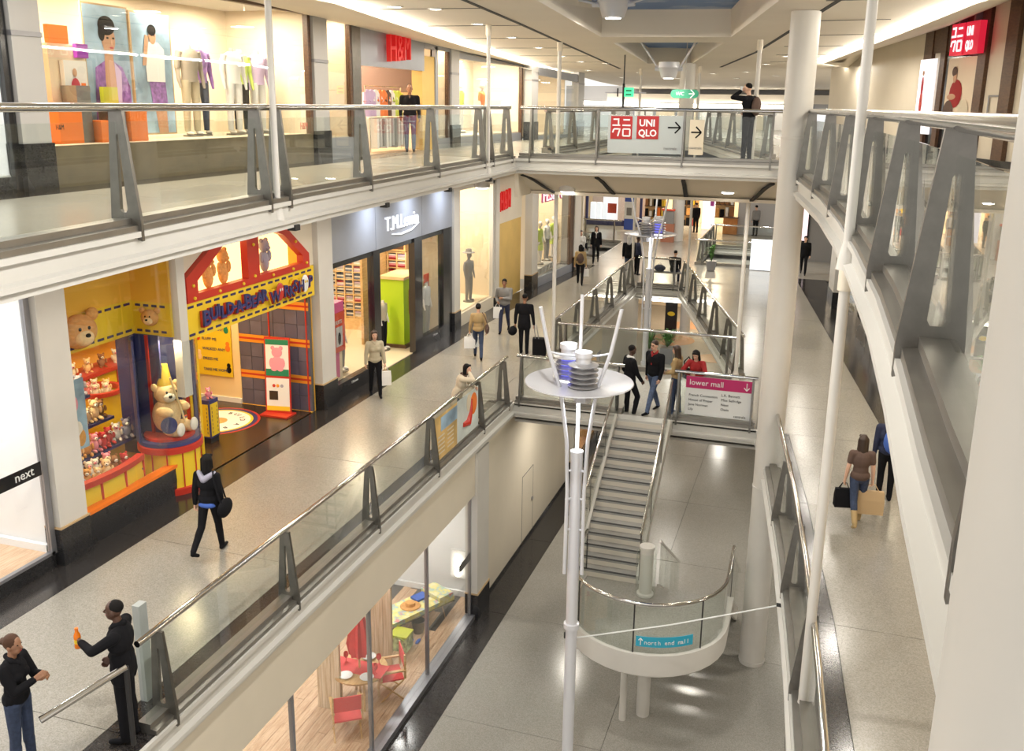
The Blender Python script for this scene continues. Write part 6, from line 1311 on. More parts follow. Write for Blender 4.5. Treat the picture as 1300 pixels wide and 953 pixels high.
leaves(p + Vector((0, 0, .75)), 26, 1.1, .8, t, 3); p2 = p + Vector((-.9, .3, 0)); t = thing('planter', 'second leafy plant left of the grey planter on the lower floor', 'plant', p2); b = MB(); b.lathe(p2, [(.22, 0), (.28, .55), (.26, .55), (.0, .5)], 16); b.build('pot', 'greymetal', t, True); leaves(p2 + Vector((0, 0, .5)), 22, 1.2, .7, t, 5)
b = MB(); b.tube([(-6.6, 37.9, -.58), (-4.4, 37.9, -.58)], .05, 8); tag(b.build('cove_light', 'cove', None, True), 'light line under the far edge of the floor opening', 'light')
p = G(886, 353, 0.02); t = thing('planter', 'small plant standing behind the slanting balustrade by the bench', 'plant', p + Vector((.3, 2.2, 0))); p = p + Vector((.3, 2.2, 0)); b = MB(); b.lathe(p, [(.18, 0), (.24, .45), (.22, .45), (0, .4)], 16); b.build('pot', 'greymetal', t, True); leaves(p + Vector((0, 0, .42)), 20, 1.0, .35, t, 9)

# ================================================================== stair with its half landing
stt = thing('staircase', 'glass sided staircase from the middle floor down to a round half landing', 'staircase', (-3.45, 19.2, ZM))
ZH = -2.3; nst = 15; ya, yb = 20.78, 17.32; xl, xr = -4.08, -2.92
M['tread'] = mat('tread_grey', (.34, .33, .31), .4, noise=(6, .08)); M['riser'] = mat('riser_cream', (.70, .64, .55), .4)
rise, run = (0 - ZH) / nst, (ya - yb) / (nst - 1)
for i in range(nst - 1):
    y = ya - run * i; z = -rise * (i + 1); x0 = lerp(xl, xl - .06, i / nst); x1 = lerp(xr, xr + .06, i / nst)
    b = MB(); b.box(x0, x1, y - run - .02, y, z - .045, z); b.build('tread', 'tread', stt)
    b = MB(); b.box(x0, x1, y - run - .024, y - run + .035, z, z + .006); b.build('nosing', 'seal', stt)
    b = MB(); b.box(x0, x1, y - .012, y, z, z + rise - .045); b.build('riser', 'riser', stt)
b = MB(); b.box(xl - .06, xr + .06, yb - .012, yb, ZH, ZH + rise - .045); b.build('riser', 'riser', stt)
def stringer(x, y0, z0, y1, z1, nm='stringer'): b = MB(); b.prism([(x - .03, y0, z0 + .12), (x - .03, y1, z1 + .12), (x - .03, y1, z1 - .25), (x - .03, y0, z0 - .25)], (.06, 0, 0)); b.build(nm, 'white', stt)
def stair_rail(x0, y0, z0, x1, y1, z1, n=3):
    A_, B_ = Vector((x0, y0, z0)), Vector((x1, y1, z1)); up = Vector((0, 0, 1))
    b = MB(); b.tube([A_ + up * 1.02, B_ + up * 1.02], .03, 10); b.build('handrail', 'chrome', stt, True)
    for i in range(n):
        a, c = A_.lerp(B_, i / n + .01), A_.lerp(B_, (i + 1) / n - .01); b = MB(); b.prism([a + up * .02, c + up * .02, c + up * .95, a + up * .95], (.012, 0, 0)); b.build('glass_panel', 'glass', stt)
    for i in range(n + 1): a = A_.lerp(B_, min(.99, max(.01, i / n))); b = MB(); b.cyl(a + up * -.02, a + up * 1.02, .015, n=8); b.build('baluster', 'steel', stt)
stringer(xl - .04, ya, 0, yb, ZH + .05); stringer(xr + .07, ya, 0, yb, ZH + .05)
stair_rail(xl - .04, 21.0, -.0, xl - .10, yb - .1, ZH + .12); stair_rail(xr + .05, 21.0, -.0, xr + .12, yb - .1, ZH + .12)
b = MB(); b.box(xl - .1, xr + .1, 20.8, 21.097, -.3, 0.0025); b.build('top_slab', 'fascia', stt)
# half landing
lc = Vector((-2.45, 16.25, ZH)); lr = 1.52
lt = thing('stair_landing', 'round white half landing with curved glass parapet and blue sign', 'landing', lc)
arc = [(lc.x + lr * math.cos(a), lc.y + lr * math.sin(a)) for a in [math.radians(d) for d in range(180, 361, 10)]]
pol = [(lc.x - lr, 17.33)] + arc + [(lc.x + lr, 17.33)]
b = MB(); b.prism([(x, y, ZH - .12) for x, y in pol], (0, 0, .12)); b.build('floor', 'terrazzo_low', lt)
b = MB(); b.sweep([(-.06, .05), (.02, .05), (.02, -.10), (.0, -.38), (-.10, -.46), (-.10, -.12)], [(x, y, ZH) for x, y in pol][::1], closed_prof=True); b.build('rim', 'white', lt, fix=True, smooth=True)
b = MB(); b.prism([(x, y, ZH - .40) for x, y in [(lc.x + (x - lc.x) * .94, lc.y + (y - lc.y) * .94) for x, y in pol]], (0, 0, .2)); b.build('soffit', 'white', lt)
rl = [(x, y) for x, y in pol]; ri = [(lc.x + (x - lc.x) * .97, lc.y + (y - lc.y) * .97 if y < lc.y else y) for x, y in rl]
b = MB(); b.tube([(x, y, ZH + 1.02 + (.12 if i == len(ri) - 1 else 0)) for i, (x, y) in enumerate(ri)], .034, 10); b.build('handrail', 'chrome', lt, True)
for a, c in ((0, 5), (5, 10), (10, 15), (15, len(ri) - 1)):
    sg = ri[a:c + 1]; b = MB(); b.sweep([(-.006, .05), (-.006, .96), (.006, .96), (.006, .05)], [(x, y, ZH) for x, y in sg], closed_prof=True); b.build('curved_glass', 'glass', lt, fix=True)
for i in (0, 5, 10, 15, len(ri) - 1): b = MB(); b.box(-.012, .012, -.012, .012, 0, 1.0); o = b.build('baluster', 'seal', lt, world=False); o.location = (ri[i][0] - lc.x, ri[i][1] - lc.y, .03)
sa = [math.radians(d) for d in range(272, 313, 4)]
b = MB(); b.sweep([(0, .20), (0, .40), (.008, .40), (.008, .20)], [(lc.x + lr * .985 * math.cos(a), lc.y + lr * .985 * math.sin(a), ZH) for a in sa], closed_prof=True); b.build('blue_sign', 'cyan', lt, fix=True)
for i, ch in enumerate('\u2191north end mall'):
    a = math.radians(275.2 + 2.3 * i); pp = Vector((lc.x + (lr * .985 + .012) * math.cos(a), lc.y + (lr * .985 + .012) * math.sin(a), ZH + .255)); rv = Vector((-math.sin(a), math.cos(a), 0))
    if i == 0:
        for q in ((( .0, -.02), (.0, .11)), ((.0, .11), (-.035, .07)), ((.0, .11), (.035, .07))):
            A_ = pp + rv * q[0][0] + Vector((0, 0, q[0][1])); B_ = pp + rv * q[1][0] + Vector((0, 0, q[1][1])); b = MB(); b.cyl(A_, B_, .009, n=6); b.build('arrow', 'signwhite', lt)
    elif ch != ' ': lettering(ch, pp, rv, (0, 0, 1), .115, 'signwhite', lt, .003)
nw = Vector((-2.62, 16.95, ZH)); b = MB(); b.lathe(nw, [(.17, 0), (.17, .04), (.13, .06), (.13, 1.0), (.15, 1.0), (.15, 1.06), (.0, 1.07)], 24); b.build('newel', 'white', lt, True)
b = MB(); b.lathe(nw, [(.20, .0), (.20, .95)], 24); b.build('newel_glass', 'glass', lt, True)
b = MB(); b.cyl((lc.x, lc.y + .1, ZL), (lc.x, lc.y + .1, ZH - .4), .13, n=20); b.build('support', 'white', lt, True); b = MB(); b.cyl((lc.x - .35, lc.y - .2, ZL), (lc.x - .35, lc.y - .2, ZH - .4), .07, n=14); b.build('support', 'white', lt, True)
# second flight, running back down under the first floor edge
s2 = thing('lower_flight', 'lower stair flight going down behind the round landing', 'staircase', (-1.8, 19, ZL)); x0, x1 = -2.40, -1.02
for i in range(nst - 1):
    y = 17.33 + run * i; z = ZH - rise * (i + 1); b = MB(); b.box(x0, x1, y, y + run + .02, z - .045, z); b.build('tread', 'tread', s2)
for x in (x0 - .02, x1 + .02):
    A_, B_ = Vector((x, 17.35, ZH)), Vector((x, 17.33 + run * (nst - 1), ZL + rise)); up = Vector((0, 0, 1)); b = MB(); b.tube([A_ + up * 1.0, B_ + up * 1.0], .03, 10); b.build('handrail', 'chrome', s2, True)
    b = MB(); b.prism([A_ + up * .05 - Vector((.03, 0, 0)), B_ + up * .05 - Vector((.03, 0, 0)), B_ - up * .3 - Vector((.03, 0, 0)), A_ - up * .3 - Vector((.03, 0, 0))], (.06, 0, 0)); b.build('stringer', 'white', s2)
    for i in range(4): a, c = A_.lerp(B_, i / 4 + .01), A_.lerp(B_, (i + 1) / 4 - .01); b = MB(); b.prism([a + up * .05, c + up * .05, c + up * .95, a + up * .95], (.012, 0, 0)); b.build('glass_panel', 'glass', s2)

# ================================================================== the two lamp masts with their discs
M['mast'] = mat('mast_white', (.74, .75, .80), .3, .25); M['acrylic'] = mat('white_acrylic', (.50, .50, .53), .25); M['shade'] = mat('ring_metal', (.55, .54, .55), .28, .7)
M['blueglow'] = glow('blue_tube', (.22, .22, 1), 1.3); M['tube'] = glow('white_tube', (.90, .94, 1), 4)
def lamp_mast(x, y, zd, label, rz):
    t = thing('lamp_mast', label, 'lamp', (x, y, ZL), rz); H = zd - ZL
    def bld(nm, m, b, sm=True): return b.build(nm, m, t, sm, world=False)
    b = MB(); b.cyl((0, 0, 0), (0, 0, H - 1.15), .10, n=20); bld('mast', 'mast', b)
    b = MB(); b.lathe((0, 0, H - 1.15), [(.10, 0), (.11, .0), (.11, .03), (0, .04)], 20); bld('mast_cap', 'mast', b)
    b = MB(); b.lathe((0, 0, 3.05), [(.10, 0), (.135, .01), (.135, .10), (.10, .11)], 20); bld('collar', 'mast', b)
    b = MB(); b.lathe((0, 0, 0), [(.22, 0), (.22, .03), (.11, .06)], 20); bld('base', 'mast', b)
    b = MB(); b.lathe((0, 0, H), [(0, .0), (.5, .005), (.82, .035), (.88, .06), (.87, .075), (.8, .06), (.4, .03), (0, .03)], 48); bld('disc', 'acrylic', b)
    for k in range(3):
        a = 2 * PI * k / 3 + .4; d = Vector((math.cos(a), math.sin(a), 0)); pts = [d * .17 + Vector((0, 0, H - 3.3)), d * .16 + Vector((0, 0, H - 1.8)), d * .20 + Vector((0, 0, H - .9)), d * .34 + Vector((0, 0, H)), d * .56 + Vector((0, 0, H + .62)), d * .72 + Vector((0, 0, H + 1.35))]
        b = MB(); b.tube(pts, .032, 10); bld('curved_arm', 'mast', b)
        for zz_ in (H - 1.45, H - 1.95, H - 2.5): b = MB(); b.cyl(d * .08 + Vector((0, 0, zz_)), d * .19 + Vector((0, 0, zz_)), .02, n=8); bld('arm_strut', 'mast', b)
        b = MB(); b.tube([d * .56 + Vector((0, 0, H + .62)), d * .35 + Vector((0, 0, H + .55)), d * .1 + Vector((0, 0, H + .50))], .018, 8); bld('head_strut', 'mast', b)
        b = MB(); b.cyl(d * .60 + Vector((0, 0, H - .02)), d * .60 + Vector((0, 0, H + .03)), .045, n=10); bld('disc_clip', 'mast', b)
    b = MB(); b.cyl((0, 0, H - 1.1), (0, 0, H), .028, n=10); bld('glowing_tube', 'tube', b)
    for k, (dx, dy, dz) in enumerate(((.166, -.188, 0), (-.039, .185, -.04))):
        c = Vector((dx, dy, H + .05 + dz))
        b = MB(); b.cyl(c, c + Vector((0, 0, .52)), .12, n=20); b.cyl(c + Vector((0, 0, .52)), c + Vector((0, 0, .60)), .14, n=20); bld('lamp_head', 'mast', b)
        b = MB(); b.cyl(c + Vector((0, 0, .03)), c + Vector((0, 0, .42)), .132, n=20); bld('blue_core', 'blueglow' if k == 0 else 'mast', b)
        for r_ in range(5): b = MB(); b.lathe(c + Vector((0, 0, .04 + .085 * r_)), [(.14, .03), (.24, .0), (.245, .012), (.14, .045)], 28); bld('ring', 'shade', b)
        b = MB(); b.cyl(c + Vector((0, 0, -.12 - .1 * k)), c + Vector((0, 0, -.02)), .14, n=6 if k else 20); bld('glow_lens' if k == 0 else 'glass_lens', 'lamp' if k == 0 else 'acrylic', b)
    return t
lp = PY_(735, 489, 14.05); lamp_mast(lp.x, lp.y, lp.z, 'white lamp mast with large disc and ringed heads rising beside the stair', .35 + PI)
area('mast_light', (lp.x, lp.y, lp.z - .25), .3, 30, (.9, .95, 1)); area('mast_light', (lp.x, lp.y, lp.z + .9), .3, 7, (.9, .95, 1), rot=(0, 0, 0))
l2 = PY_(826, 299, 31.3); lamp_mast(l2.x, l2.y, l2.z, 'white lamp mast with disc far off in the second floor opening', 1.1)
t = thing('tension_cable', 'thin white cable from the lamp mast across to the right gallery edge', 'cable', (lp.x, lp.y, -1.7)); p1 = G(990, 768, -.12); b = MB(); A_ = Vector((lp.x + .1, lp.y, -1.72)); b.tube([A_, A_.lerp(p1, .5) + Vector((0, 0, -.04)), p1], .012, 6); b.build('cable', 'signwhite', t, True); b = MB(); b.cyl(p1 + Vector((.05, 0, 0)), p1 + Vector((-.05, 0, 0)), .03, n=8); b.build('clamp', 'blackmatt', t); b = MB(); b.cyl(A_ + Vector((-.2, 0, -.04)), A_ + Vector((-.2, 0, .06)), .03, n=8); b.build('clamp', 'blackmatt', t)

# ================================================================== signs on the balustrades, bridge fins, hanging signs
yb_ = 22.99
t = thing('red_shop_banner', 'pale banner with two red squares and an arrow on the bridge glass', 'banner', (-5, yb_, ZU + .2)); P_ = lambda px, py: PY_(px, py, 22.98)
a = P_(771, 191); c = P_(869, 143); b = MB(); b.box(a.x, c.x, 22.97, 22.985, ZU + .20, ZU + 1.10); b.build('film', 'frost', t)
for i, (x0, x1) in enumerate(((775, 803.5), (808, 837))):
    q0, q1 = P_(x0, 176), P_(x1, 147.5); b = MB(); b.box(q0.x, q1.x, 22.955, 22.97, q0.z, q1.z); b.build('red_square', 'unired', t); w_, h_ = q1.x - q0.x, q1.z - q0.z
    if i == 0:
        for s_ in ((.12, .86, .36, .86), (.36, .90, .36, .60), (.08, .60, .44, .60), (.58, .84, .88, .84), (.54, .60, .92, .60), (.16, .44, .44, .44), (.44, .46, .34, .12), (.16, .44, .10, .28), (.58, .44, .90, .44), (.58, .14, .90, .14), (.58, .44, .58, .14), (.90, .44, .90, .14)):
            A_ = Vector((q0.x + s_[0] * w_, 22.955, q0.z + s_[1] * h_)); B_ = Vector((q0.x + s_[2] * w_, 22.955, q0.z + s_[3] * h_)); d = B_ - A_; wv = d.cross(Vector((0, 1, 0))).normalized() * .034; b = MB(); b.obox(A_ - wv / 2, d, wv, Vector((0, -.006, 0))); b.build('lettering', 'signwhite', t)
    else:
        lettering('UNI', (q0.x + w_ * .10, 22.954, q0.z + h_ * .56), (1, 0, 0), (0, 0, 1), .225, 'signwhite', t, .002, bold=.006); lettering('QLO', (q0.x + w_ * .08, 22.954, q0.z + h_ * .12), (1, 0, 0), (0, 0, 1), .225, 'signwhite', t, .002, squeeze=.93, bold=.006)
def arrow(t, c, L, y, m='hair', w_=.035):
    for (a0, a1, b0, b1) in ((-L / 2, 0, L / 2, 0), (L / 2, 0, L / 2 - .13, .13), (L / 2, 0, L / 2 - .13, -.13)):
        A_ = Vector((c.x + a0, y, c.z + a1)); B_ = Vector((c.x + b0, y, c.z + b1)); d = B_ - A_; wv = d.cross(Vector((0, 1, 0))).normalized() * w_; b = MB(); b.obox(A_ - wv / 2, d, wv, Vector((0, -.006, 0))); b.build('arrow', m, t)
arrow(t, P_(856, 162), .30, 22.968); q = P_(842, 190); lettering('centrale', (q.x, 22.966, q.z), (1, 0, 0), (0, 0, 1), .10, 'grey_cloth', t, .002)
t = thing('arrow_banner', 'cream banner with a red bar and an arrow on the right of the bridge glass', 'banner', (-3, yb_, ZU + .2)); a = P_(874, 192); c = P_(895, 149); b = MB(); b.box(a.x, c.x, 22.97, 22.985, ZU + .20, ZU + 1.02); b.build('film', 'cream_cloth', t); q0, q1 = P_(866.5, 180), P_(869.5, 155); b = MB(); b.box(q0.x, q1.x, 22.955, 22.985, q0.z, q1.z); b.build('red_bar', 'unired', t); arrow(t, P_(884, 168), .24, 22.968); q = P_(875, 189); lettering('centrale', (q.x, 22.966, q.z), (1, 0, 0), (0, 0, 1), .09, 'grey_cloth', t, .002)
# pink directory sign on the short balustrade right of the stair
t = thing('lower_mall_sign', 'white directory sign with pink head reading lower mall beside the stair head', 'sign', (-1.9, 21.2, ZM)); P_ = lambda px, py: PY_(px, py, 21.225)
tl, tr_, br, bl = P_(872, 472), P_(957, 481), P_(956, 530), P_(868, 522); b = MB(); b.box(tl.x, tr_.x, 21.225, 21.24, .16, 1.10); b.build('panel', 'signwhite', t); b = MB(); b.box(tl.x, tr_.x + .01, 21.218, 21.225, .82, 1.10); b.build('pink_head', 'magenta', t)
W_ = tr_.x - tl.x; lettering('lower mall', (tl.x + W_ * .05, 21.215, .90), (1, 0, 0), (0, 0, 1), .185, 'signwhite', t, .002)
cx = tl.x + W_ * .91
for A_, B_ in (((0, .09), (0, -.09)), ((0, -.09), (-.06, -.02)), ((0, -.09), (.06, -.02))): b = MB(); b.cyl((cx + A_[0], 21.216, .96 + A_[1]), (cx + B_[0], 21.216, .96 + B_[1]), .011, n=6); b.build('arrow', 'signwhite', t)
for i, s_ in enumerate(('French Connection', 'House of Fraser', 'Jane Norman', 'Lily')): lettering(s_, (tl.x + W_ * .05, 21.222, .62 - .115 * i), (1, 0, 0), (0, 0, 1), .085, 'hair', t, .002)
for i, s_ in enumerate(('L.K. Bennett', 'Miss Selfridge', 'Next', 'Oasis')): lettering(s_, (tl.x + W_ * .54, 21.222, .68 - .115 * i), (1, 0, 0), (0, 0, 1), .085, 'hair', t, .002)
lettering('centrale', (tl.x + W_ * .74, 21.222, .20), (1, 0, 0), (0, 0, 1), .085, 'hair', t, .002)
# printed film on the left middle balustrade
t = thing('glass_poster', 'orange and white printed film with red swirl on the left balustrade glass', 'poster', (XV - .14, 17.6, ZM)); xg = XV - .136
y0, y1, ym = 16.35, 18.85, 17.55
b = MB(); b.box(xg, xg + .004, y0, ym, .14, 1.08); b.build('film', mat('honey_film', (.62, .42, .16), .5, noise=(2, .3)), t); b = MB(); b.box(xg, xg + .004, ym, y1, .14, 1.08); b.build('film', mat('pale_film', (.62, .68, .66), .5, noise=(1.5, .2)), t)
b = MB(); b.box(xg + .004, xg + .007, y0 + .3, ym, .72, 1.02); b.build('print', 'skyblue', t)
for r_ in range(5):
    for k in range(2): b = MB(); b.box(xg + .004, xg + .006, y0 + .15 + .5 * k, y0 + .5 + .5 * k, .25 + .09 * r_, .28 + .09 * r_); b.build('text_line', 'cream_cloth', t)
b = MB(); b.tube([(xg + .008, 17.9, .45), (xg + .008, 18.15, .42), (xg + .008, 18.35, .62), (xg + .008, 18.42, .9)], [.05, .09, .05, .02], 8); b.build('red_swirl', 'red', t, True)
b = MB(); b.ell((xg + .006, 18.55, .75), (.006, .22, .25), 14); b.build('print_figure', 'orangeprint', t); b = MB(); b.ell((xg + .006, 18.25, .85), (.006, .14, .2), 14); b.build('print_figure', 'cream_cloth', t)
# small glass end panel of the left middle balustrade with a lower rail (escalator head)
t = thing('end_panel', 'frosted glass end panel of the left balustrade near the bottom edge', 'panel', (-7.3, 7.8, 0)); p = G(175, 767, 1.3); t.location = (p.x, p.y, 0); BASE[t.name] = Vector((p.x, p.y, 0)); b = MB(); b.box(p.x - .05, p.x + .05, p.y - .05, p.y + .09, 0, 1.3); b.build('glass', 'frost', t)
t = thing('escalator_rail', 'short sloping chrome rail in front of the couple at the bottom left', 'rail', (-7.4, 6.9, 0)); A_ = G(160, 846, 1.1); B_ = G(112, 876, 1.0); b = MB(); b.tube([A_, B_, B_ + (B_ - A_) * 1.2], .04, 10); b.build('rail', 'chrome', t, True); b = MB(); b.tube([A_, A_ - Vector((0, 0, 1.0))], .03, 10); b.build('upright', 'blackmatt', t, True)
# black curved fins under the bridge edge and along the left slab edge, glowing soffit domes
def fin(P0, d_in, label, grp, L=.62, turn=0.0):
    b = MB(); d = Vector((d_in[0], d_in[1], 0)).normalized(); s_ = Vector((-d.y, d.x, 0)) * .05; pts = [(0, 0.0), (.2, -.06), (.45, -.17), (.8, -.36), (1.1, -.50)]; vs = []
    P0 = Vector(P0)
    for a, z_ in pts:
        c = P0 + d * a + Vector((0, 0, z_)) ; vs += [c - s_, c + s_, c + s_ + Vector((0, 0, -.05)), c - s_ + Vector((0, 0, -.05))]
    n = len(pts); fs = [(i * 4 + j, i * 4 + (j + 1) % 4, (i + 1) * 4 + (j + 1) % 4, (i + 1) * 4 + j) for i in range(n - 1) for j in range(4)] + [(3, 2, 1, 0), ((n - 1) * 4, (n - 1) * 4 + 1, (n - 1) * 4 + 2, (n - 1) * 4 + 3)]
    b.add(vs, fs); return tag(b.build('bracket_fin', 'blackmatt', None), label, 'bracket', grp)
ZB = ZU - .39
for i, (x, dx, lb) in enumerate(((-7.25, .65, 'leftmost black curved fin under the bridge'), (-5.3, .22, 'second black curved fin from the left under the bridge'), (-3.15, -.05, 'third black curved fin from the left under the bridge'), (-1.05, -.55, 'rightmost black curved fin under the bridge'))): fin((x, 22.98, ZB), (dx, 1), lb, 'black fins under the bridge')
for i, y in enumerate((11.4, 14.6, 17.8, 20.6)): x = interp(EDGE_UPL, y); b = MB(); b.box(x - .12, x + .012, y - .06, y + .06, ZB - .03, ZB + .05); tag(b.build('edge_clip', 'blackmatt'), ('first', 'second', 'third', 'fourth')[i] + ' black clip from the left under the left upper slab edge', 'clip')
for i, (px, py) in enumerate(((612, 239), (720, 244), (924, 245))):
    p = PY_(px, py, 23.85) + Vector((0, 0, .03)); t = thing('soffit_light', ('glowing oval light under the left end of the bridge', 'glowing oval light under the bridge over the green dresses', 'glowing oval light under the bridge right of centre')[i], 'light', (p.x, p.y, p.z)); b = MB(); b.lathe(p, [(0, -.05), (.12, -.045), (.17, -.02), (.17, .0), (0, .0)][::-1], 24); b.build('dome', 'lamp', t, True); b = MB(); b.lathe(p, [(.17, .0), (.21, .0), (.21, .22), (.1, .22)], 24); b.build('rim', 'white', t, True)
# exit sign on its post, oval green sign
p = PY_(798, 117, 30); t = thing('exit_sign', 'green lit exit sign on a dark post beyond the bridge', 'sign', p); b = MB(); b.box(p.x - .13, p.x + .16, p.y - .04, p.y + .04, p.z - .14, p.z + .14); b.build('lit_panel', 'exit', t); b = MB(); b.box(p.x - .19, p.x - .13, p.y - .04, p.y + .04, p.z - .55, p.z + .26); b.build('post', 'blackmatt', t); b = MB(); b.box(p.x - .75, p.x + .55, p.y + .02, p.y + .05, p.z - .03, p.z + .0); b.build('arm', 'greymetal', t); b = MB(); b.box(p.x - .37, p.x - .33, p.y, p.y + .04, p.z - .14, p.z + .12); b.build('speaker', 'blackmatt', t)
for zq in (.02, -.10): b = MB(); b.box(p.x - .08, p.x + .10, p.y - .05, p.y - .04, p.z + zq, p.z + zq + .05); b.build('pictogram', 'green_sign', t)
b = MB(); b.cyl((p.x - .16, p.y, p.z + .26), (p.x - .16, p.y, ceil_z(30)), .02, n=8); b.build('drop_rod', 'blackmatt', t)
p = PY_(869, 119, 30); t = thing('oval_green_sign', 'oval green hanging sign with white pictograms and an arrow', 'sign', p); w_ = .30
pr = [(p.x + sx * w_ + .13 * math.cos(a), p.y, p.z + .13 * math.sin(a)) for sx, aa in ((1, range(-90, 91, 18)), (-1, range(90, 271, 18))) for a in [math.radians(k) for k in aa]]
b = MB(); b.prism(pr, (0, .05, 0)); b.build('panel', 'green_sign', t); lettering('WC', (p.x - .27, p.y - .004, p.z - .05), (1, 0, 0), (0, 0, 1), .15, 'signwhite', t, .002)
arrow(t, Vector((p.x + .22, 0, p.z)), .18, p.y - .003, 'signwhite', .025); b = MB(); b.cyl((p.x, p.y + .03, p.z + .12), (p.x, p.y + .03, ceil_z(30) + .5), .015, n=8); b.build('drop_rod', 'white', t)
p = PY_(868, 140, 34); column('column', p.x, 34.5, ZU, ceil_z(34), .26, 'white column beyond the bridge under the oval green sign', 'column')
# spot fixtures hung in the ceiling coffers on angled struts
def coffer_spot(px, py, y, s, label, power):
    p = PY_(px, py, y); t = thing('coffer_spotlight', label, 'light', p)
    b = MB(); b.lathe(p, [(.0, .28 * s), (.34 * s, .28 * s), (.36 * s, .10 * s), (.33 * s, .08 * s), (.24 * s, -.22 * s), (.17 * s, -.24 * s)], 28); b.build('housing', 'mast', t, True); b = MB(); b.cyl(p + Vector((0, 0, -.25 * s)), p + Vector((0, 0, -.20 * s)), .165 * s, n=24); b.build('lens', 'lamp', t)
    for sx in (-1, 1):
        for sy in (-.5,): b = MB(); b.cyl(p + Vector((sx * .34 * s, 0, .05)), Vector((p.x + sx * .95, p.y + sy, ceil_z(y) + .5)), .03, n=8); b.build('strut', 'mast', t); b = MB(); b.cyl(p + Vector((sx * .30 * s, 0, .05)), p + Vector((sx * .46 * s, 0, .06)), .07 * s, n=10); b.build('joint', 'mast', t)
    area('spot_beam', (p.x, p.y, p.z - .3 * s), .3 * s, power, (1, .96, .90))
coffer_spot(779, 8, 20.6, 1.0, 'large round spotlight fixture hanging in the nearer ceiling coffer', 200); coffer_spot(849, 90, 29.2, .9, 'smaller round spotlight fixture hanging in the farther ceiling coffer', 90)
for y in (10.5, 5.5):  # unseen fixtures added nearer the camera to light the hall
    q = thing('coffer_spotlight', f'added round spotlight fixture out of view in the nearer coffer, {("third", "last")[int((10.5 - y) / 5)]} one towards the camera', 'light', (-3.0, y, ceil_z(y))); b = MB(); pp = Vector((-3.0, y, ceil_z(y) - .0)); b.lathe(pp, [(.0, .28), (.34, .28), (.36, .10), (.24, -.22), (.17, -.24)], 24); b.build('housing', 'mast', q, True); b = MB(); b.cyl(pp + Vector((0, 0, -.25)), pp + Vector((0, 0, -.2)), .165, n=20); b.build('lens', 'lamp', q); b = MB(); b.cyl(pp + Vector((0, 0, .28)), pp + Vector((0, 0, .62)), .04, n=8); b.build('stem', 'mast', q); area('spot_beam', (-3.0, y, ceil_z(y) - .3), .3, 380, (1, .96, .90))

# ================================================================== people
def capsule(b, p0, r0, p1, r1, m=0, n=10):
    p0, p1 = Vector(p0), Vector(p1); d = p1 - p0; L = d.length
    if L < 1e-5: b.ell(p0, r0, n, m); return
    d /= L; a = d.orthogonal().normalized(); c = d.cross(a); vs = [p0 - d * r0]
    rings = [(p0 + d * (-r0 * math.cos(t)), r0 * math.sin(t)) for t in (.5, 1.05, PI / 2)] + [(p1 + d * (r1 * math.cos(t)), r1 * math.sin(t)) for t in (PI / 2, 1.05, .5)]
    for q, r in rings:
        for j in range(n): t = 2 * PI * j / n; vs.append(q + (a * math.cos(t) + c * math.sin(t)) * r)
    vs.append(p1 + d * r1); k = len(rings); fs = [(0, 1 + (j + 1) % n, 1 + j) for j in range(n)]
    for i in range(k - 1):
        for j in range(n): fs.append((1 + i * n + j, 1 + i * n + (j + 1) % n, 1 + (i + 1) * n + (j + 1) % n, 1 + (i + 1) * n + j))
    l = len(vs) - 1; fs += [(l, 1 + (k - 1) * n + j, 1 + (k - 1) * n + (j + 1) % n) for j in range(n)]
    b.add(vs, fs, m)
def skin_mesh(prims, voxel, name, mats, smooth_it=2):
    """one continuous surface grown over tapered limbs; prims: ('c',p0,r0,p1,r1,mat) or ('e',c,radii,mat[,rot])"""
    b = MB()
    for q in prims:
        if q[0] == 'c': capsule(b, *q[1:5])
        else: b.ell(q[1], q[2], 14, 0, q[4] if len(q) > 4 else None)
    me = bpy.data.meshes.new(name); me.from_pydata(b.v, [], b.f); o = bpy.data.objects.new(name, me); COL.objects.link(o)
    md = o.modifiers.new('r', 'REMESH'); md.mode = 'VOXEL'; md.voxel_size = voxel; md.use_smooth_shade = True
    ms = o.modifiers.new('s', 'SMOOTH'); ms.factor = .5; ms.iterations = smooth_it
    dg = bpy.context.evaluated_depsgraph_get(); out = bpy.data.meshes.new_from_object(o.evaluated_get(dg)); bpy.data.objects.remove(o); bpy.data.meshes.remove(me)
    out.name = name; out.materials.clear()
    for m_ in mats: out.materials.append(M[m_])
    if len(mats) > 1:
        import numpy as np
        n = len(out.polygons); c = np.empty(n * 3, 'f'); out.polygons.foreach_get('center', c); c = c.reshape(-1, 3); best = np.full(n, 1e9); idx = np.zeros(n, 'i')
        for q in prims:
            if q[0] == 'c':
                a = np.array(q[1]); d = np.array(q[3]) - a; t = np.clip(((c - a) @ d) / max(1e-9, d @ d), 0, 1); dist = np.linalg.norm(c - a - t[:, None] * d, axis=1) - (q[2] + t * (q[4] - q[2])); mi = q[5]
            else: v = (c - np.array(q[1])) / np.array(q[2] if isinstance(q[2], (tuple, list)) else (q[2],) * 3); dist = (np.linalg.norm(v, axis=1) - 1) * (min(q[2]) if isinstance(q[2], (tuple, list)) else q[2]); mi = q[3]
            s = dist < best; best[s] = dist[s]; idx[s] = mi
        out.polygons.foreach_set('material_index', idx)
    for p in out.polygons: p.use_smooth = True
    ob = bpy.data.objects.new(name, out); COL.objects.link(ob); return ob
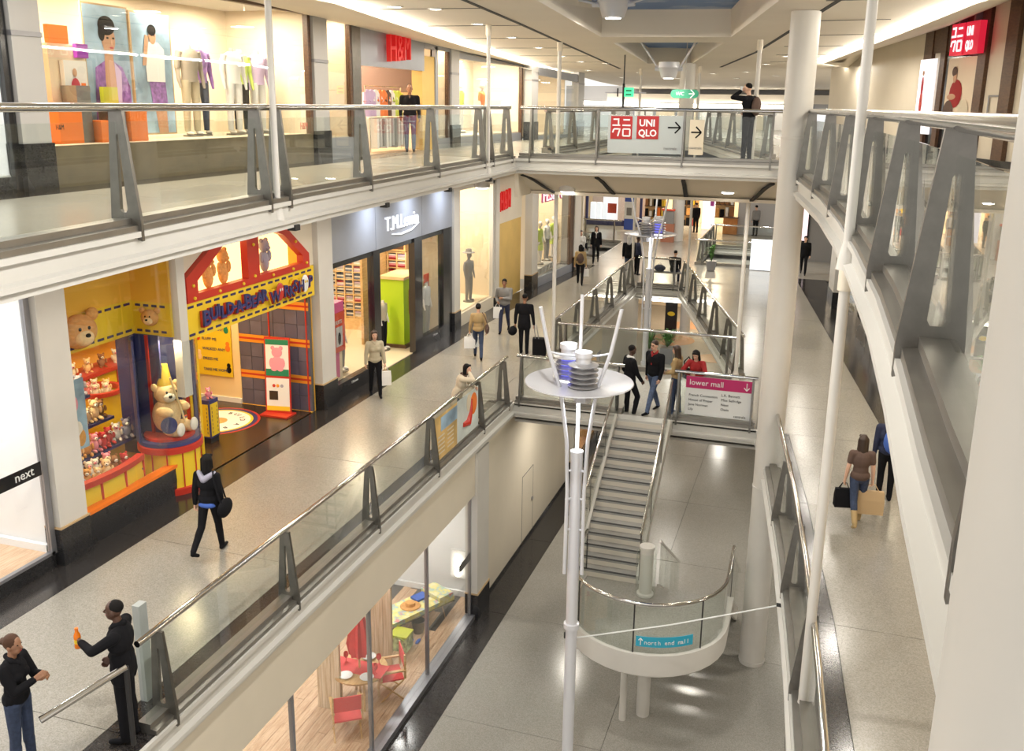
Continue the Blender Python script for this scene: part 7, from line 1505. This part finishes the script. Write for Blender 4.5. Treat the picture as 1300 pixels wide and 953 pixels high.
def ik(S, T, l1, l2, pole):
    S, T, pole = Vector(S), Vector(T), Vector(pole); d = T - S; L = min(d.length, (l1 + l2) * .995); d.normalize(); T = S + d * L
    a = (l1 * l1 - l2 * l2 + L * L) / (2 * L); h = math.sqrt(max(0, l1 * l1 - a * a)); pl_ = pole - d * pole.dot(d)
    return S + d * a + (pl_.normalized() if pl_.length > 1e-5 else d.orthogonal()) * h, T
def person(label, pos, face, h=1.72, legs=((.0, .0), (.0, .0)), hands=None, lean=0.0, turn=0.0, skin='skin1', top='cloth_black', leg='cloth_navy', shoe='cloth_black', hair='hair', style='short', fem=False,
           coat=0.0, collar=None, seat=None, boots=False, voxel=.013, nod=0.0, look=0.0, short_sleeve=False, glasses=False, shirt=None, inner=None, hood=None, group=None):
    """face: heading of the figure in degrees (0 = +y, anticlockwise); legs: (hip swing, knee bend) left, right; hands: wrist targets left, right in body space"""
    s = h / 1.72; V3 = lambda x, y, z: Vector((x * s, y * s, z * s))
    l1, l2, shw, hpw = .43, .42, (.168 if fem else .198), (.088 if fem else .085)
    joints = []
    for sd, (a, k) in zip((-1, 1), legs):
        H_ = Vector((sd * hpw, 0, 0)); K_ = H_ + Vector((sd * .012, math.sin(a), -math.cos(a))) * l1; A_ = K_ + Vector((0, math.sin(a - k), -math.cos(a - k))) * l2; joints.append([H_, K_, A_, a - k])
    low = min(j[2].z for j in joints); pz = (.085 - low) if seat is None else seat + .10
    P0 = Vector((0, 0, pz)); J = [[(P0 + q) * s for q in j[:3]] + [j[3]] for j in joints]
    RX = Matrix.Rotation(-lean, 3, 'X'); RZ = Matrix.Rotation(turn, 3, 'Z'); up = lambda x, y, z: (P0 + RZ @ (RX @ Vector((x, y, z)))) * s
    prims = []; sk, tr, sh, tp = 0, 1, 2, 3; c = lambda p0, r0, p1, r1, m: prims.append(('c', tuple(p0), r0 * s, tuple(p1), r1 * s, m))
    hipw = .155 if fem else .15
    prims.append(('e', tuple(up(0, -.01, .02)), (hipw * s, .105 * s, .12 * s), tr))
    for j in J:
        c(j[0], .093, j[1], .064, tr); c(j[1], .064, j[1] + (j[2] - j[1]) * .35 + Vector((0, -.01, 0)), .063, tr); c(j[1] + (j[2] - j[1]) * .3, .062, j[2], .050 if not boots else .05, sh if boots else tr)
        t = j[3]; f = Vector((0, math.cos(t * .6), math.sin(t * .6) if t < 0 else 0)); hl = j[2] + Vector((0, -.03 * s, -.042 * s)); c(j[2], .042, hl, .038, sh); c(hl, .038, hl + f * .19 * s + Vector((0, 0, -.008 * s)), .030, sh)
    wst = .115 if fem else .135
    prims.append(('e', tuple(up(0, 0, .16)), (wst * s, .09 * s, .16 * s), tp)); prims.append(('e', tuple(up(0, -.005, .36)), ((.15 if fem else .175) * s, .105 * s, .19 * s), tp))
    if fem:
        for sd in (-1, 1): prims.append(('e', tuple(up(sd * .065, .075, .34)), (.06 * s, .05 * s, .06 * s), tp))
    c(up(-shw + .04, -.005, .485), .058, up(shw - .04, -.005, .485), .058, tp); c(up(0, -.005, .50), .052, up(0, .015, .62), .047, sk)
    hd = up(0, .035, .70); RH = RZ @ Matrix.Rotation(look, 3, 'Z') @ Matrix.Rotation(-lean * .4 - nod, 3, 'X'); hp = lambda x, y, z: hd + RH @ Vector((x, y, z)) * s
    prims.append(('e', tuple(hp(0, .0, .02)), (.074 * s, .092 * s, .105 * s), sk, RH)); prims.append(('e', tuple(hp(0, .02, -.045)), (.056 * s, .068 * s, .068 * s), sk, RH))
    prims.append(('c', tuple(hp(0, .085, .015)), .011 * s, tuple(hp(0, .106, -.018)), .015 * s, sk))
    for sd in (-1, 1): prims.append(('e', tuple(hp(sd * .077, -.005, -.005)), (.012 * s, .02 * s, .031 * s), sk, RH))
    if hands is None: hands = ((-.24, .04, -.10), (.24, .04, -.10))
    arms = []
    for sd, tgt in zip((-1, 1), hands):
        S = up(sd * shw, -.01, .475); rel = tgt[3] if len(tgt) > 3 else (sd * .5, -1, -.35)
        T = up(*tgt[:3]); E, T = ik(S, T, .285 * s, .25 * s, RZ @ Vector(rel)); arms.append((S, E, T))
        am = sk if short_sleeve else tp
        c(S, .055, S.lerp(E, .5), .046, tp); c(S.lerp(E, .45), .046, E, .040, am); c(E, .040, E.lerp(T, .85), .030, am); c(E.lerp(T, .8), .028, T, .026, sk)
        d = (T - E).normalized(); pal = Vector((-sd, 0, 0)); pal = (pal - d * pal.dot(d)).normalized(); w_ = d.cross(pal).normalized(); w_ = w_ if w_.y > 0 else -w_
        kc = T + d * .07 * s; c(T + w_ * .010 * s, .024, kc + w_ * .018 * s, .022, sk); c(T - w_ * .010 * s, .024, kc - w_ * .020 * s, .021, sk)
        for fi, (off, ln) in enumerate(((.032, .062), (.011, .072), (-.011, .067), (-.032, .052))):
            k0 = kc + w_ * off * s; k1 = k0 + (d * .85 + pal * .5).normalized() * ln * .55 * s; k2 = k1 + (d * .35 + pal).normalized() * ln * .5 * s; c(k0, .0105, k1, .0095, sk); c(k1, .0095, k2, .008, sk)
        t0 = T + d * .025 * s + w_ * .028 * s; t1 = t0 + (w_ * .7 + d * .6 + pal * .35).normalized() * .038 * s; c(t0, .0125, t1, .0105, sk); c(t1, .0105, t1 + (d + pal * .6).normalized() * .028 * s, .009, sk)
    root = thing('person', label, 'person', pos, math.radians(face), group)
    body = skin_mesh(prims, voxel * s, 'body', [skin, leg, shoe, shirt or top]); body.parent = root
    def part(nm, pr, m, vx=None): o = skin_mesh(pr, (vx or voxel) * s, nm, [m], 3); o.parent = root; return o
    if top:
        cp = []; cc = lambda p0, r0, p1, r1: cp.append(('c', tuple(p0), r0 * s, tuple(p1), r1 * s, 0)); g = .026 if fem else .036
        cp.append(('e', tuple(up(0, 0, .16)), ((wst + g) * s, (.09 + g) * s, .19 * s), 0)); cp.append(('e', tuple(up(0, -.005, .36)), (((.15 if fem else .175) + g) * s, (.105 + g) * s, .20 * s), 0))
        if fem:
            for sd in (-1, 1): cp.append(('e', tuple(up(sd * .065, .08, .34)), (.068 * s, .058 * s, .066 * s), 0))
        cc(up(-shw + .03, -.008, .475), .068, up(shw - .03, -.008, .475), .068); cp.append(('e', tuple(up(0, -.01, .06 - coat * .3)), ((hipw + g) * s, (.105 + g) * s, (.12 + coat * .55) * s), 0))
        if coat: cc(up(-.07, -.01, .03 - coat), .125, up(-.06, -.01, .15), .11); cc(up(.07, -.01, .03 - coat), .125, up(.06, -.01, .15), .11)
        for (S, E, T) in arms:
            if short_sleeve: cc(S, .070, S.lerp(E, .55), .060)
            else: cc(S, .070, E, .055); cc(E, .055, E.lerp(T, .93), .042)
        jk = part('jacket' if not short_sleeve else 'shirt', cp, top)
        if collar: ck = part('collar', [('c', tuple(up(-.06, .035, .535)), .034 * s, tuple(up(0, -.06, .555)), .04 * s, 0), ('c', tuple(up(.06, .035, .535)), .034 * s, tuple(up(0, -.06, .555)), .04 * s, 0), ('c', tuple(up(-.06, .035, .535)), .032 * s, tuple(up(0, .09, .48)), .026 * s, 0), ('c', tuple(up(.06, .035, .535)), .032 * s, tuple(up(0, .09, .48)), .026 * s, 0)], collar); ck.parent = jk
        if inner: ck = part('shirt_front', [('c', tuple(up(0, .082, .50)), .03 * s, tuple(up(0, .112, .28)), .022 * s, 0)], inner); ck.parent = jk
        if hood: ck = part('fur_hood', [('c', tuple(up(-.13, -.02, .52)), .045 * s, tuple(up(0, -.13, .44)), .055 * s, 0), ('c', tuple(up(.13, -.02, .52)), .045 * s, tuple(up(0, -.13, .44)), .055 * s, 0)], hood); ck.parent = jk
    hr = [('e', tuple(hp(0, -.018, .040)), (.086 * s, .096 * s, .100 * s), 0, RH)]
    if style == 'short': hr = [('e', tuple(hp(0, -.013, .052)), (.082 * s, .096 * s, .088 * s), 0, RH)]
    if style == 'crop': hr = [('e', tuple(hp(0, -.020, .050)), (.077 * s, .090 * s, .080 * s), 0, RH)]
    if style in ('long', 'bob'):
        ln = -.30 if style == 'long' else -.13; 
        for sd in (-1, 1): hr += [('c', tuple(hp(sd * .055, -.045, .05)), .042 * s, tuple(hp(sd * .062, -.055, ln)), .036 * s, 0), ('c', tuple(hp(sd * .07, .0, .03)), .024 * s, tuple(hp(sd * .078, .0, ln * .8)), .022 * s, 0)]
        hr.append(('c', tuple(hp(0, -.06, .05)), .06 * s, tuple(hp(0, -.075, ln)), .05 * s, 0)); hr.append(('c', tuple(hp(-.045, .062, .092)), .024 * s, tuple(hp(.045, .062, .092)), .024 * s, 0))
    if style == 'bun': hr += [('e', tuple(hp(0, -.115, .04)), .045 * s, 0)]
    if style == 'hooded': hr = [('e', tuple(hp(0, -.015, .03)), (.098 * s, .105 * s, .125 * s), 0, RH), ('c', tuple(hp(0, -.05, -.04)), .08 * s, tuple(up(0, -.07, .52)), .085 * s, 0)]
    part('hair' if style != 'hooded' else 'hood', hr, hair)
    for nm, m, pts, r in (('eye', 'hair', ((-.03, .080, .022), (.03, .080, .022)), (.011, .007, .007)), ('mouth', 'brickred', ((0, .088, -.052),), (.020, .006, .006))):
        for q in pts: b = MB(); b.ell(hp(*q), [k * s for k in r], 8, 0, RH); o = b.build(nm, m, None, True); o.parent = body
    if glasses:
        for sd in (-1, 1): b = MB(); b.tube([hp(sd * .032 + .024 * math.cos(a), .096, .02 + .018 * math.sin(a)) for a in [i * PI / 4 for i in range(8)]], .004 * s, 5, closed=True); o = b.build('glasses', 'hair', None); o.parent = body
    w2 = lambda p: Vector(pos) + Matrix.Rotation(math.radians(face), 3, 'Z') @ Vector(p)
    return root, w2, arms, up
def held_bag(w2, hand, label, m, size=(.30, .12, .34), handle=.16, rz=0.0, cat='bag', m2=None, name='shopping_bag'):
    p = w2(hand) + Vector((0, 0, -.07)); t = thing(name, label, cat, (p.x, p.y, p.z - handle - size[2]), rz)
    b = MB(); x, y, z = size; n = [(-x / 2, -y / 2), (x / 2, -y / 2), (x / 2, y / 2), (-x / 2, y / 2)]
    b.add([(a, c, 0) for a, c in n] + [(a * 1.02, c * .8, z * .6) for a, c in n] + [(a * .96, c * .45, z) for a, c in n], [(3, 2, 1, 0)] + [(i, (i + 1) % 4, 4 + (i + 1) % 4, 4 + i) for i in range(4)] + [(4 + i, 4 + (i + 1) % 4, 8 + (i + 1) % 4, 8 + i) for i in range(4)] + [(8, 9, 10, 11)])
    b.build('bag', m, t, world=False)
    for sd in (-1, 1): b = MB(); b.tube([(-x * .28, sd * y * .18, z), (-x * .12, 0, z + handle), (x * .12, 0, z + handle), (x * .28, sd * y * .18, z)], .008, 6); b.build('handle', m2 or m, t, world=False)
    return t
def shoulder_bag(root, w2, up, label, m, sd=1, z=.02, y=-.05, size=(.10, .30, .24), out=.27):
    c = w2(up(sd * out, y, z)); t = thing('shoulder_bag', label, 'bag', c, root.rotation_euler.z); b = MB(); b.ell((0, 0, 0), (size[0] / 2 * 1.3, size[1] / 2 * 1.15, size[2] / 2 * 1.2), 14); b.build('bag', m, t, True, world=False)
    q = [w2(up(sd * out, y + .10, z + .06)), w2(up(sd * .17, .10, .46)), w2(up(sd * .13, -.02, .565)), w2(up(sd * .17, -.13, .46)), w2(up(sd * out, y - .12, z + .06))]; b = MB(); b.tube(q, .014, 6); b.build('strap', m, t, True)
    return t
W = math.radians
def gp(px, py, z=0.0): p = G(px, py, z); return (p.x, p.y, z + .001)
walk = ((.38, .10), (-.30, .35)); walk2 = ((-.30, .35), (.38, .10)); stand = ((.03, .02), (-.03, .02))
# 1 hooded woman walking away
r, w2, a, up = person('woman in black hooded jacket with grey fur trim walking away, seen from behind', gp(270, 701), 8, 1.68, ((-.32, .50), (.22, .05)), ((-.24, -.02, -.06), (.23, .02, -.04)), top='cloth_black', leg='cloth_black', hair='hair', style='bob', fem=True, hood='plush_grey', shirt='cloth_navy', voxel=.011)
shoulder_bag(r, w2, up, 'black handbag carried by the woman in the fur trimmed hood', 'cloth_black', 1, -.06, -.04, (.12, .38, .26), .30)
b = MB(); b.ell(w2(up(0, -.10, -.02)), (.15, .05, .05), 12); o = b.build('blue_hem', bpy.data.materials['blue_towel'], r, True)
# 2 woman in beige jacket facing the camera
r, w2, a, up = person('woman in beige zip jacket and black trousers walking towards the camera', gp(477, 502), 215, 1.68, ((.22, .04), (-.16, .22)), ((-.25, .06, -.08), (.25, .05, -.08)), top='beige_cloth', leg='cloth_black', hair='hairbrown', style='bob', fem=True, collar='beige_cloth')
held_bag(w2, a[0][2], 'white paper carrier bag carried by the woman in the beige jacket', 'paper', (.30, .12, .36), .14, .6); held_bag(w2, a[0][2] + Vector((.05, -.08, 0)), 'brown paper bag behind the white carrier of the woman in beige', 'kraft', (.22, .10, .26), .12, .6)
# 3 woman in cream jacket seen from behind
r, w2, a, up = person('woman in tan jacket and dark jeans walking away with bags, seen from behind', gp(607, 455), 20, 1.64, walk, ((-.26, .08, -.04), (.24, .04, -.05)), top='tan_cloth', leg='denim_dark', hair='hair', style='bun', fem=True)
held_bag(w2, a[0][2], 'white shopping bag in the left hand of the woman in tan', 'white_cloth', (.32, .12, .34), .10, .4); held_bag(w2, a[0][2] + Vector((.12, .10, 0)), 'second white shopping bag of the woman in tan', 'signwhite', (.28, .12, .30), .12, .2); shoulder_bag(r, w2, up, 'dark shoulder bag of the woman in tan', 'brown_cloth', 1, .06, -.06)
# 4 man in grey shirt
r, w2, a, up = person('man in grey shirt with one forearm across his chest walking to the camera', gp(640, 421), 190, 1.76, walk2, ((.02, .20, .24, (-.8, -.2, -.6)), (.20, .12, .10)), top='grey_cloth', leg='cloth_navy', hair='hair', style='short', skin='skin3')
held_bag(w2, a[1][2], 'white carrier bag held by the man in the grey shirt', 'white_cloth', (.28, .10, .36), .10, .3)
# 5 man in black coat with suitcases
p5 = gp(665, 449); r, w2, a, up = person('man in long black coat seen from behind, pulling a wheeled case', p5, 5, 1.78, stand, ((-.27, .0, -.10), (.29, -.04, -.06)), top='cloth_black', leg='cloth_black', hair='hair', style='crop', coat=.16, skin='skin3')
q = w2(a[1][2]); t = thing('wheeled_case', 'black wheeled suitcase beside the man in the long black coat', 'suitcase', (q.x + .22, q.y - .12, 0), .2); b = MB(); b.box(-.20, .20, -.12, .12, .06, .56); b.build('body', 'cloth_black', t, world=False); b = MB(); b.tube([(-.12, -.10, .56), (-.16, -.06, .95), (-.10, -.06, .97), (-.02, -.10, .56)], .012, 6); b.build('pull_handle', 'greymetal', t, world=False)
for sx in (-.15, .15): b = MB(); b.cyl((sx, -.12, .03), (sx, -.08, .03), .03, n=10); b.build('wheel', 'blackmatt', t, world=False)
q = w2(a[0][2]); t = thing('holdall', 'small dark bag at the left hand of the man in the long black coat', 'bag', (q.x - .08, q.y, q.z - .36), 0); b = MB(); b.ell((0, 0, .13), (.13, .20, .14), 12); b.build('bag', 'cloth_black', t, True, world=False); b = MB(); b.tube([(0, -.1, .24), (.06, 0, .31), (0, .1, .24)], .01, 6); b.build('handle', 'cloth_black', t, world=False)
# 6 woman on the phone leaning on the rail
person('woman in cream coat on the phone leaning on the left balustrade', (XV - .52, 18.55, 0.001), -75, 1.62, stand, ((-.02, .36, .32, (-1, -.2, -.5)), (.07, .10, .66, (1, .3, -.8))), lean=.30, top='cream_cloth', leg='denim_dark', hair='hair', style='bob', fem=True, coat=.18, collar='brown_cloth', nod=-.2, look=-.5)
# 7 woman in yellow-beige jacket with rucksack
r, w2, a, up = person('woman in mustard jacket with dark rucksack walking away in the distance', gp(736, 361), 12, 1.66, walk, ((-.25, .06, -.08), (.25, .02, -.10)), top='tan_cloth', leg='cloth_black', hair='hair', style='bob', fem=True)
c_ = w2(up(0, -.19, .30)); t = thing('rucksack', 'dark rucksack on the back of the woman in the mustard jacket', 'bag', c_, r.rotation_euler.z); b = MB(); b.ell((0, 0, -.03), (.14, .09, .22), 14); b.build('bag', 'brown_cloth', t, True, world=False)
held_bag(w2, a[1][2], 'white plastic bag held by the woman with the rucksack', 'white_cloth', (.24, .14, .30), .08, .3)
# 8, 9 two women coming towards the camera
r, w2, a, up = person('woman in white top walking to the camera with a black shoulder bag, far left', gp(736, 338), 195, 1.68, walk, None, top='white_cloth', leg='cloth_black', hair='hairbrown', style='bob', fem=True, look=.6); shoulder_bag(r, w2, up, 'black shoulder bag of the woman in the white top', 'cloth_black', -1, .10, 0)
p8 = gp(728, 337); t = thing('wheeled_case', 'dark red wheeled case beside the woman in the white top', 'suitcase', p8, .5); b = MB(); b.box(-.17, .17, -.12, .12, .0, .58); b.build('body', 'brickred', t, world=False); b = MB(); b.tube([(-.1, 0, .58), (-.1, 0, .9), (.1, 0, .9), (.1, 0, .58)], .012, 6); b.build('pull_handle', 'greymetal', t, world=False)
r, w2, a, up = person('woman in long black coat and white scarf walking to the camera, far left', gp(756, 333), 190, 1.74, walk2, None, top='cloth_black', leg='cloth_black', hair='hairbrown', style='long', fem=True, coat=.1, collar='white_cloth', inner='white_cloth'); held_bag(w2, a[1][2], 'grey paper bag held by the woman in the white scarf', 'ltgrey_cloth', (.22, .12, .28), .12)
# 10 two dark figures standing by the far mast
person('person in black jacket and pale hat standing behind the far lamp mast', gp(797, 352), 10, 1.76, stand, None, top='cloth_black', leg='denim_dark', hair='ltgrey_cloth', style='hooded', coat=.05); person('person in dark coat standing right of the pale hat behind the far mast', gp(808, 349), -30, 1.66, stand, None, top='cloth_navy', leg='cloth_black', hair='hair', style='crop', skin='skin2')
# 11 man on the bench
bp = Vector((-5.75, 38.9, 0)); t = thing('bench', 'dark slatted bench behind the far end of the floor opening', 'bench', bp)
for i in range(4): b = MB(); b.box(bp.x - .8, bp.x + .8, bp.y - .22 + .115 * i, bp.y - .13 + .115 * i, .42, .455); b.build('slat', 'grey_cloth', t)
for sx in (-.65, .65): b = MB(); b.box(bp.x + sx - .03, bp.x + sx + .03, bp.y - .2, bp.y + .2, 0, .42); b.build('leg', 'greymetal', t)
r, w2, a, up = person('man in black jacket sitting on the far bench with his back to the camera', (bp.x + .25, bp.y + .02, .002), -5, 1.76, ((1.45, 1.45), (1.45, 1.45)), ((-.16, .34, .02), (.16, .34, .02)), seat=.42, top='cloth_black', leg='cloth_navy', hair='hair', style='crop', lean=.1)
t = thing('holdall', 'dark bag on the bench left of the seated man', 'bag', (bp.x - .35, bp.y, .457)); b = MB(); b.ell((0, 0, .14), (.24, .14, .15), 14); b.build('bag', 'cloth_navy', t, True, world=False); b = MB(); b.tube([(-.12, 0, .25), (0, 0, .36), (.12, 0, .25)], .01, 6); b.build('handle', 'cloth_navy', t, world=False)
# 12 - 15 group at the stair head
p12 = G(796, 533, -.155); person('man in dark suit standing on the top step with one knee bent', (p12.x, p12.y + .12, -.152), -55, 1.80, ((.0, .02), (.42, .62)), ((-.20, .10, .0), (.18, .22, .0)), top='cloth_black', leg='cloth_black', hair='hair', style='crop', skin='skin2', inner='white_cloth', collar='white_cloth', coat=.04, voxel=.011, look=.25)
person('man with glasses in black jacket and blue jeans striding at the stair head', gp(828, 522), 150, 1.80, ((.42, .12), (-.28, .18)), ((-.24, .10, -.04), (.23, -.02, -.06)), top='cloth_black', leg='denim', hair='hairbrown', style='short', glasses=True, collar='red_cloth', inner='red_cloth', voxel=.011)
r, w2, a, up = person('woman with long dark hair in tan jacket and jeans standing at the stair head', gp(856, 525), 75, 1.66, ((.05, .02), (-.08, .04)), ((-.14, .22, .12), (.14, .22, .10)), top='tan_cloth', leg='denim_dark', shoe='denim', hair='hairbrown', style='long', fem=True, voxel=.011, nod=.1); shoulder_bag(r, w2, up, 'black bag hanging behind the woman in the tan jacket', 'cloth_black', 1, .08, -.16)
pr_ = PY_(884, 470, 21.45); person('woman in red coat leaning on the rail behind the pink sign', (pr_.x, 21.62, .001), 170, 1.66, stand, ((-.05, .26, .27, (-1, .2, -.3)), (.06, .27, .27, (1, .2, -.3))), lean=.22, top='red_cloth', leg='cloth_black', hair='hair', style='long', fem=True, coat=.1, nod=.35, voxel=.011)
# 16 - 18 right gallery
r, w2, a, up = person('woman in black T shirt, jeans and brown boots walking away with bags', gp(1085, 665), 8, 1.66, ((-.34, .42), (.26, .05)), ((-.25, .02, -.06), (.24, .04, -.06)), top='brown_cloth', leg='denim_dark', shoe='tan_cloth', hair='hairbrown', style='long', fem=True, short_sleeve=True, boots=True, voxel=.011)
held_bag(w2, a[0][2], 'black handbag in the left hand of the woman in the T shirt', 'cloth_black', (.30, .16, .34), .10, .2, name='handbag'); held_bag(w2, a[1][2], 'brown paper carrier in the right hand of the woman in the T shirt', 'kraft', (.44, .16, .42), .12, .1)
r, w2, a, up = person('person in dark clothes with a blue rucksack half hidden by the balcony edge', gp(1121, 634), 5, 1.76, stand, None, top='cloth_navy', leg='cloth_black', hair='brickred', style='short', voxel=.012)
c_ = w2(up(.02, -.20, .28)); t = thing('rucksack', 'bright blue rucksack on the person beside the woman in the T shirt', 'bag', c_, r.rotation_euler.z); b = MB(); b.ell((0, 0, 0), (.17, .11, .25), 16); b.build('bag', bpy.data.materials['blue_towel'], t, True, world=False); b = MB(); b.tube([(-.12, .08, .15), (-.13, .16, .25), (-.12, .10, -.2)], .018, 6); b.build('strap', 'cloth_black', t, True, world=False)
person('person in black far off on the right gallery behind the round column', gp(1019, 348), 180, 1.72, walk, None, top='cloth_black', leg='cloth_black', hair='hair', style='short', coat=.1)
# small figures in the far shop
for px, py, m, lb in ((875, 303, 'cloth_black', 'person in black inside the far shop right of the white column'), (958, 300, 'grey_cloth', 'person in grey by the far shop at the right')): p = G(px, py, .02); person(lb, (p.x, 55.2, .03), 40, 1.72, stand, None, top=m, leg='cloth_black', hair='hair', style='short', voxel=.02)
# upper floor
p = G(521, 193, ZU); person('man in black jacket and jeans standing in the upper gallery before the store entrance', (p.x, p.y, ZU + .001), -155, 1.78, ((.14, .05), (-.05, .03)), ((-.25, .08, -.06), (.24, .10, -.04)), top='cloth_black', leg='denim', hair='hair', style='crop', skin='skin3', inner='brown_cloth')
pm = PY_(951, 140, 24.4); r, w2, a, up = person('man in black jacket with a rucksack on the phone at the bridge rail', (pm.x, 24.4, ZU + .001), 62, 1.86, stand, ((-.07, .16, .66, (-.9, .4, -.8)), (.16, .16, .16)), top='cloth_black', leg='cloth_black', hair='hair', style='crop', lean=.05, skin='skin1'); c_ = w2(up(0, -.20, .30)); t = thing('rucksack', 'dark rucksack on the man on the phone at the bridge', 'bag', c_, r.rotation_euler.z); b = MB(); b.ell((0, 0, 0), (.15, .10, .23), 14); b.build('bag', 'brown_cloth', t, True, world=False)
q = w2(a[0][2]); t = thing('phone', 'white phone held to the ear of the man at the bridge', 'phone', q); b = MB(); b.box(-.025, .025, -.035, .035, -.01, .11); b.build('body', 'signwhite', t, world=False); b = MB(); b.box(-.027, -.025, -.03, .03, .01, .10); b.build('screen', 'black', t, world=False)
# couple at the bottom left
pb = G(148, 770, 1.70); r, w2, a, up = person('man in black coat holding out an orange bottle at the bottom left', (pb.x, pb.y, .001), 112, 1.74, stand, ((-.04, .41, .34, (-1, -.2, -.6)), (.20, .20, .0)), top='cloth_black', leg='cloth_black', hair='hair', style='crop', skin='skin2', coat=.12, collar='cloth_black', voxel=.009, nod=-.05)
T = w2(a[0][2] + (a[0][2] - a[0][1]).normalized() * .075); t = thing('orange_bottle', 'orange drinks bottle held out by the man in the black coat', 'bottle', T + Vector((0, 0, -.10))); b = MB(); b.lathe((0, 0, 0), [(0, 0), (.036, 0), (.038, .02), (.034, .08), (.038, .12), (.036, .16), (.018, .20), (.018, .22)], 18); b.build('bottle', mat('orange_drink', (.80, .20, .01), .25), t, True, world=False); b = MB(); b.cyl((0, 0, .22), (0, 0, .245), .02, n=14); b.build('cap', 'orangeprint', t, world=False); b = MB(); b.cyl((0, 0, .06), (0, 0, .11), .0375, n=18); b.build('label_band', 'yellow', t, True, world=False)
pb = G(12, 812, 1.62); person('woman with tied back brown hair in black jacket at the bottom left corner', (pb.x, pb.y, .001), -80, 1.64, stand, ((-.10, .30, .30), (.06, .30, .34)), top='cloth_black', leg='denim_dark', hair='brown_hair', style='bun', skin='skin3', fem=True, collar='cloth_black', voxel=.009)
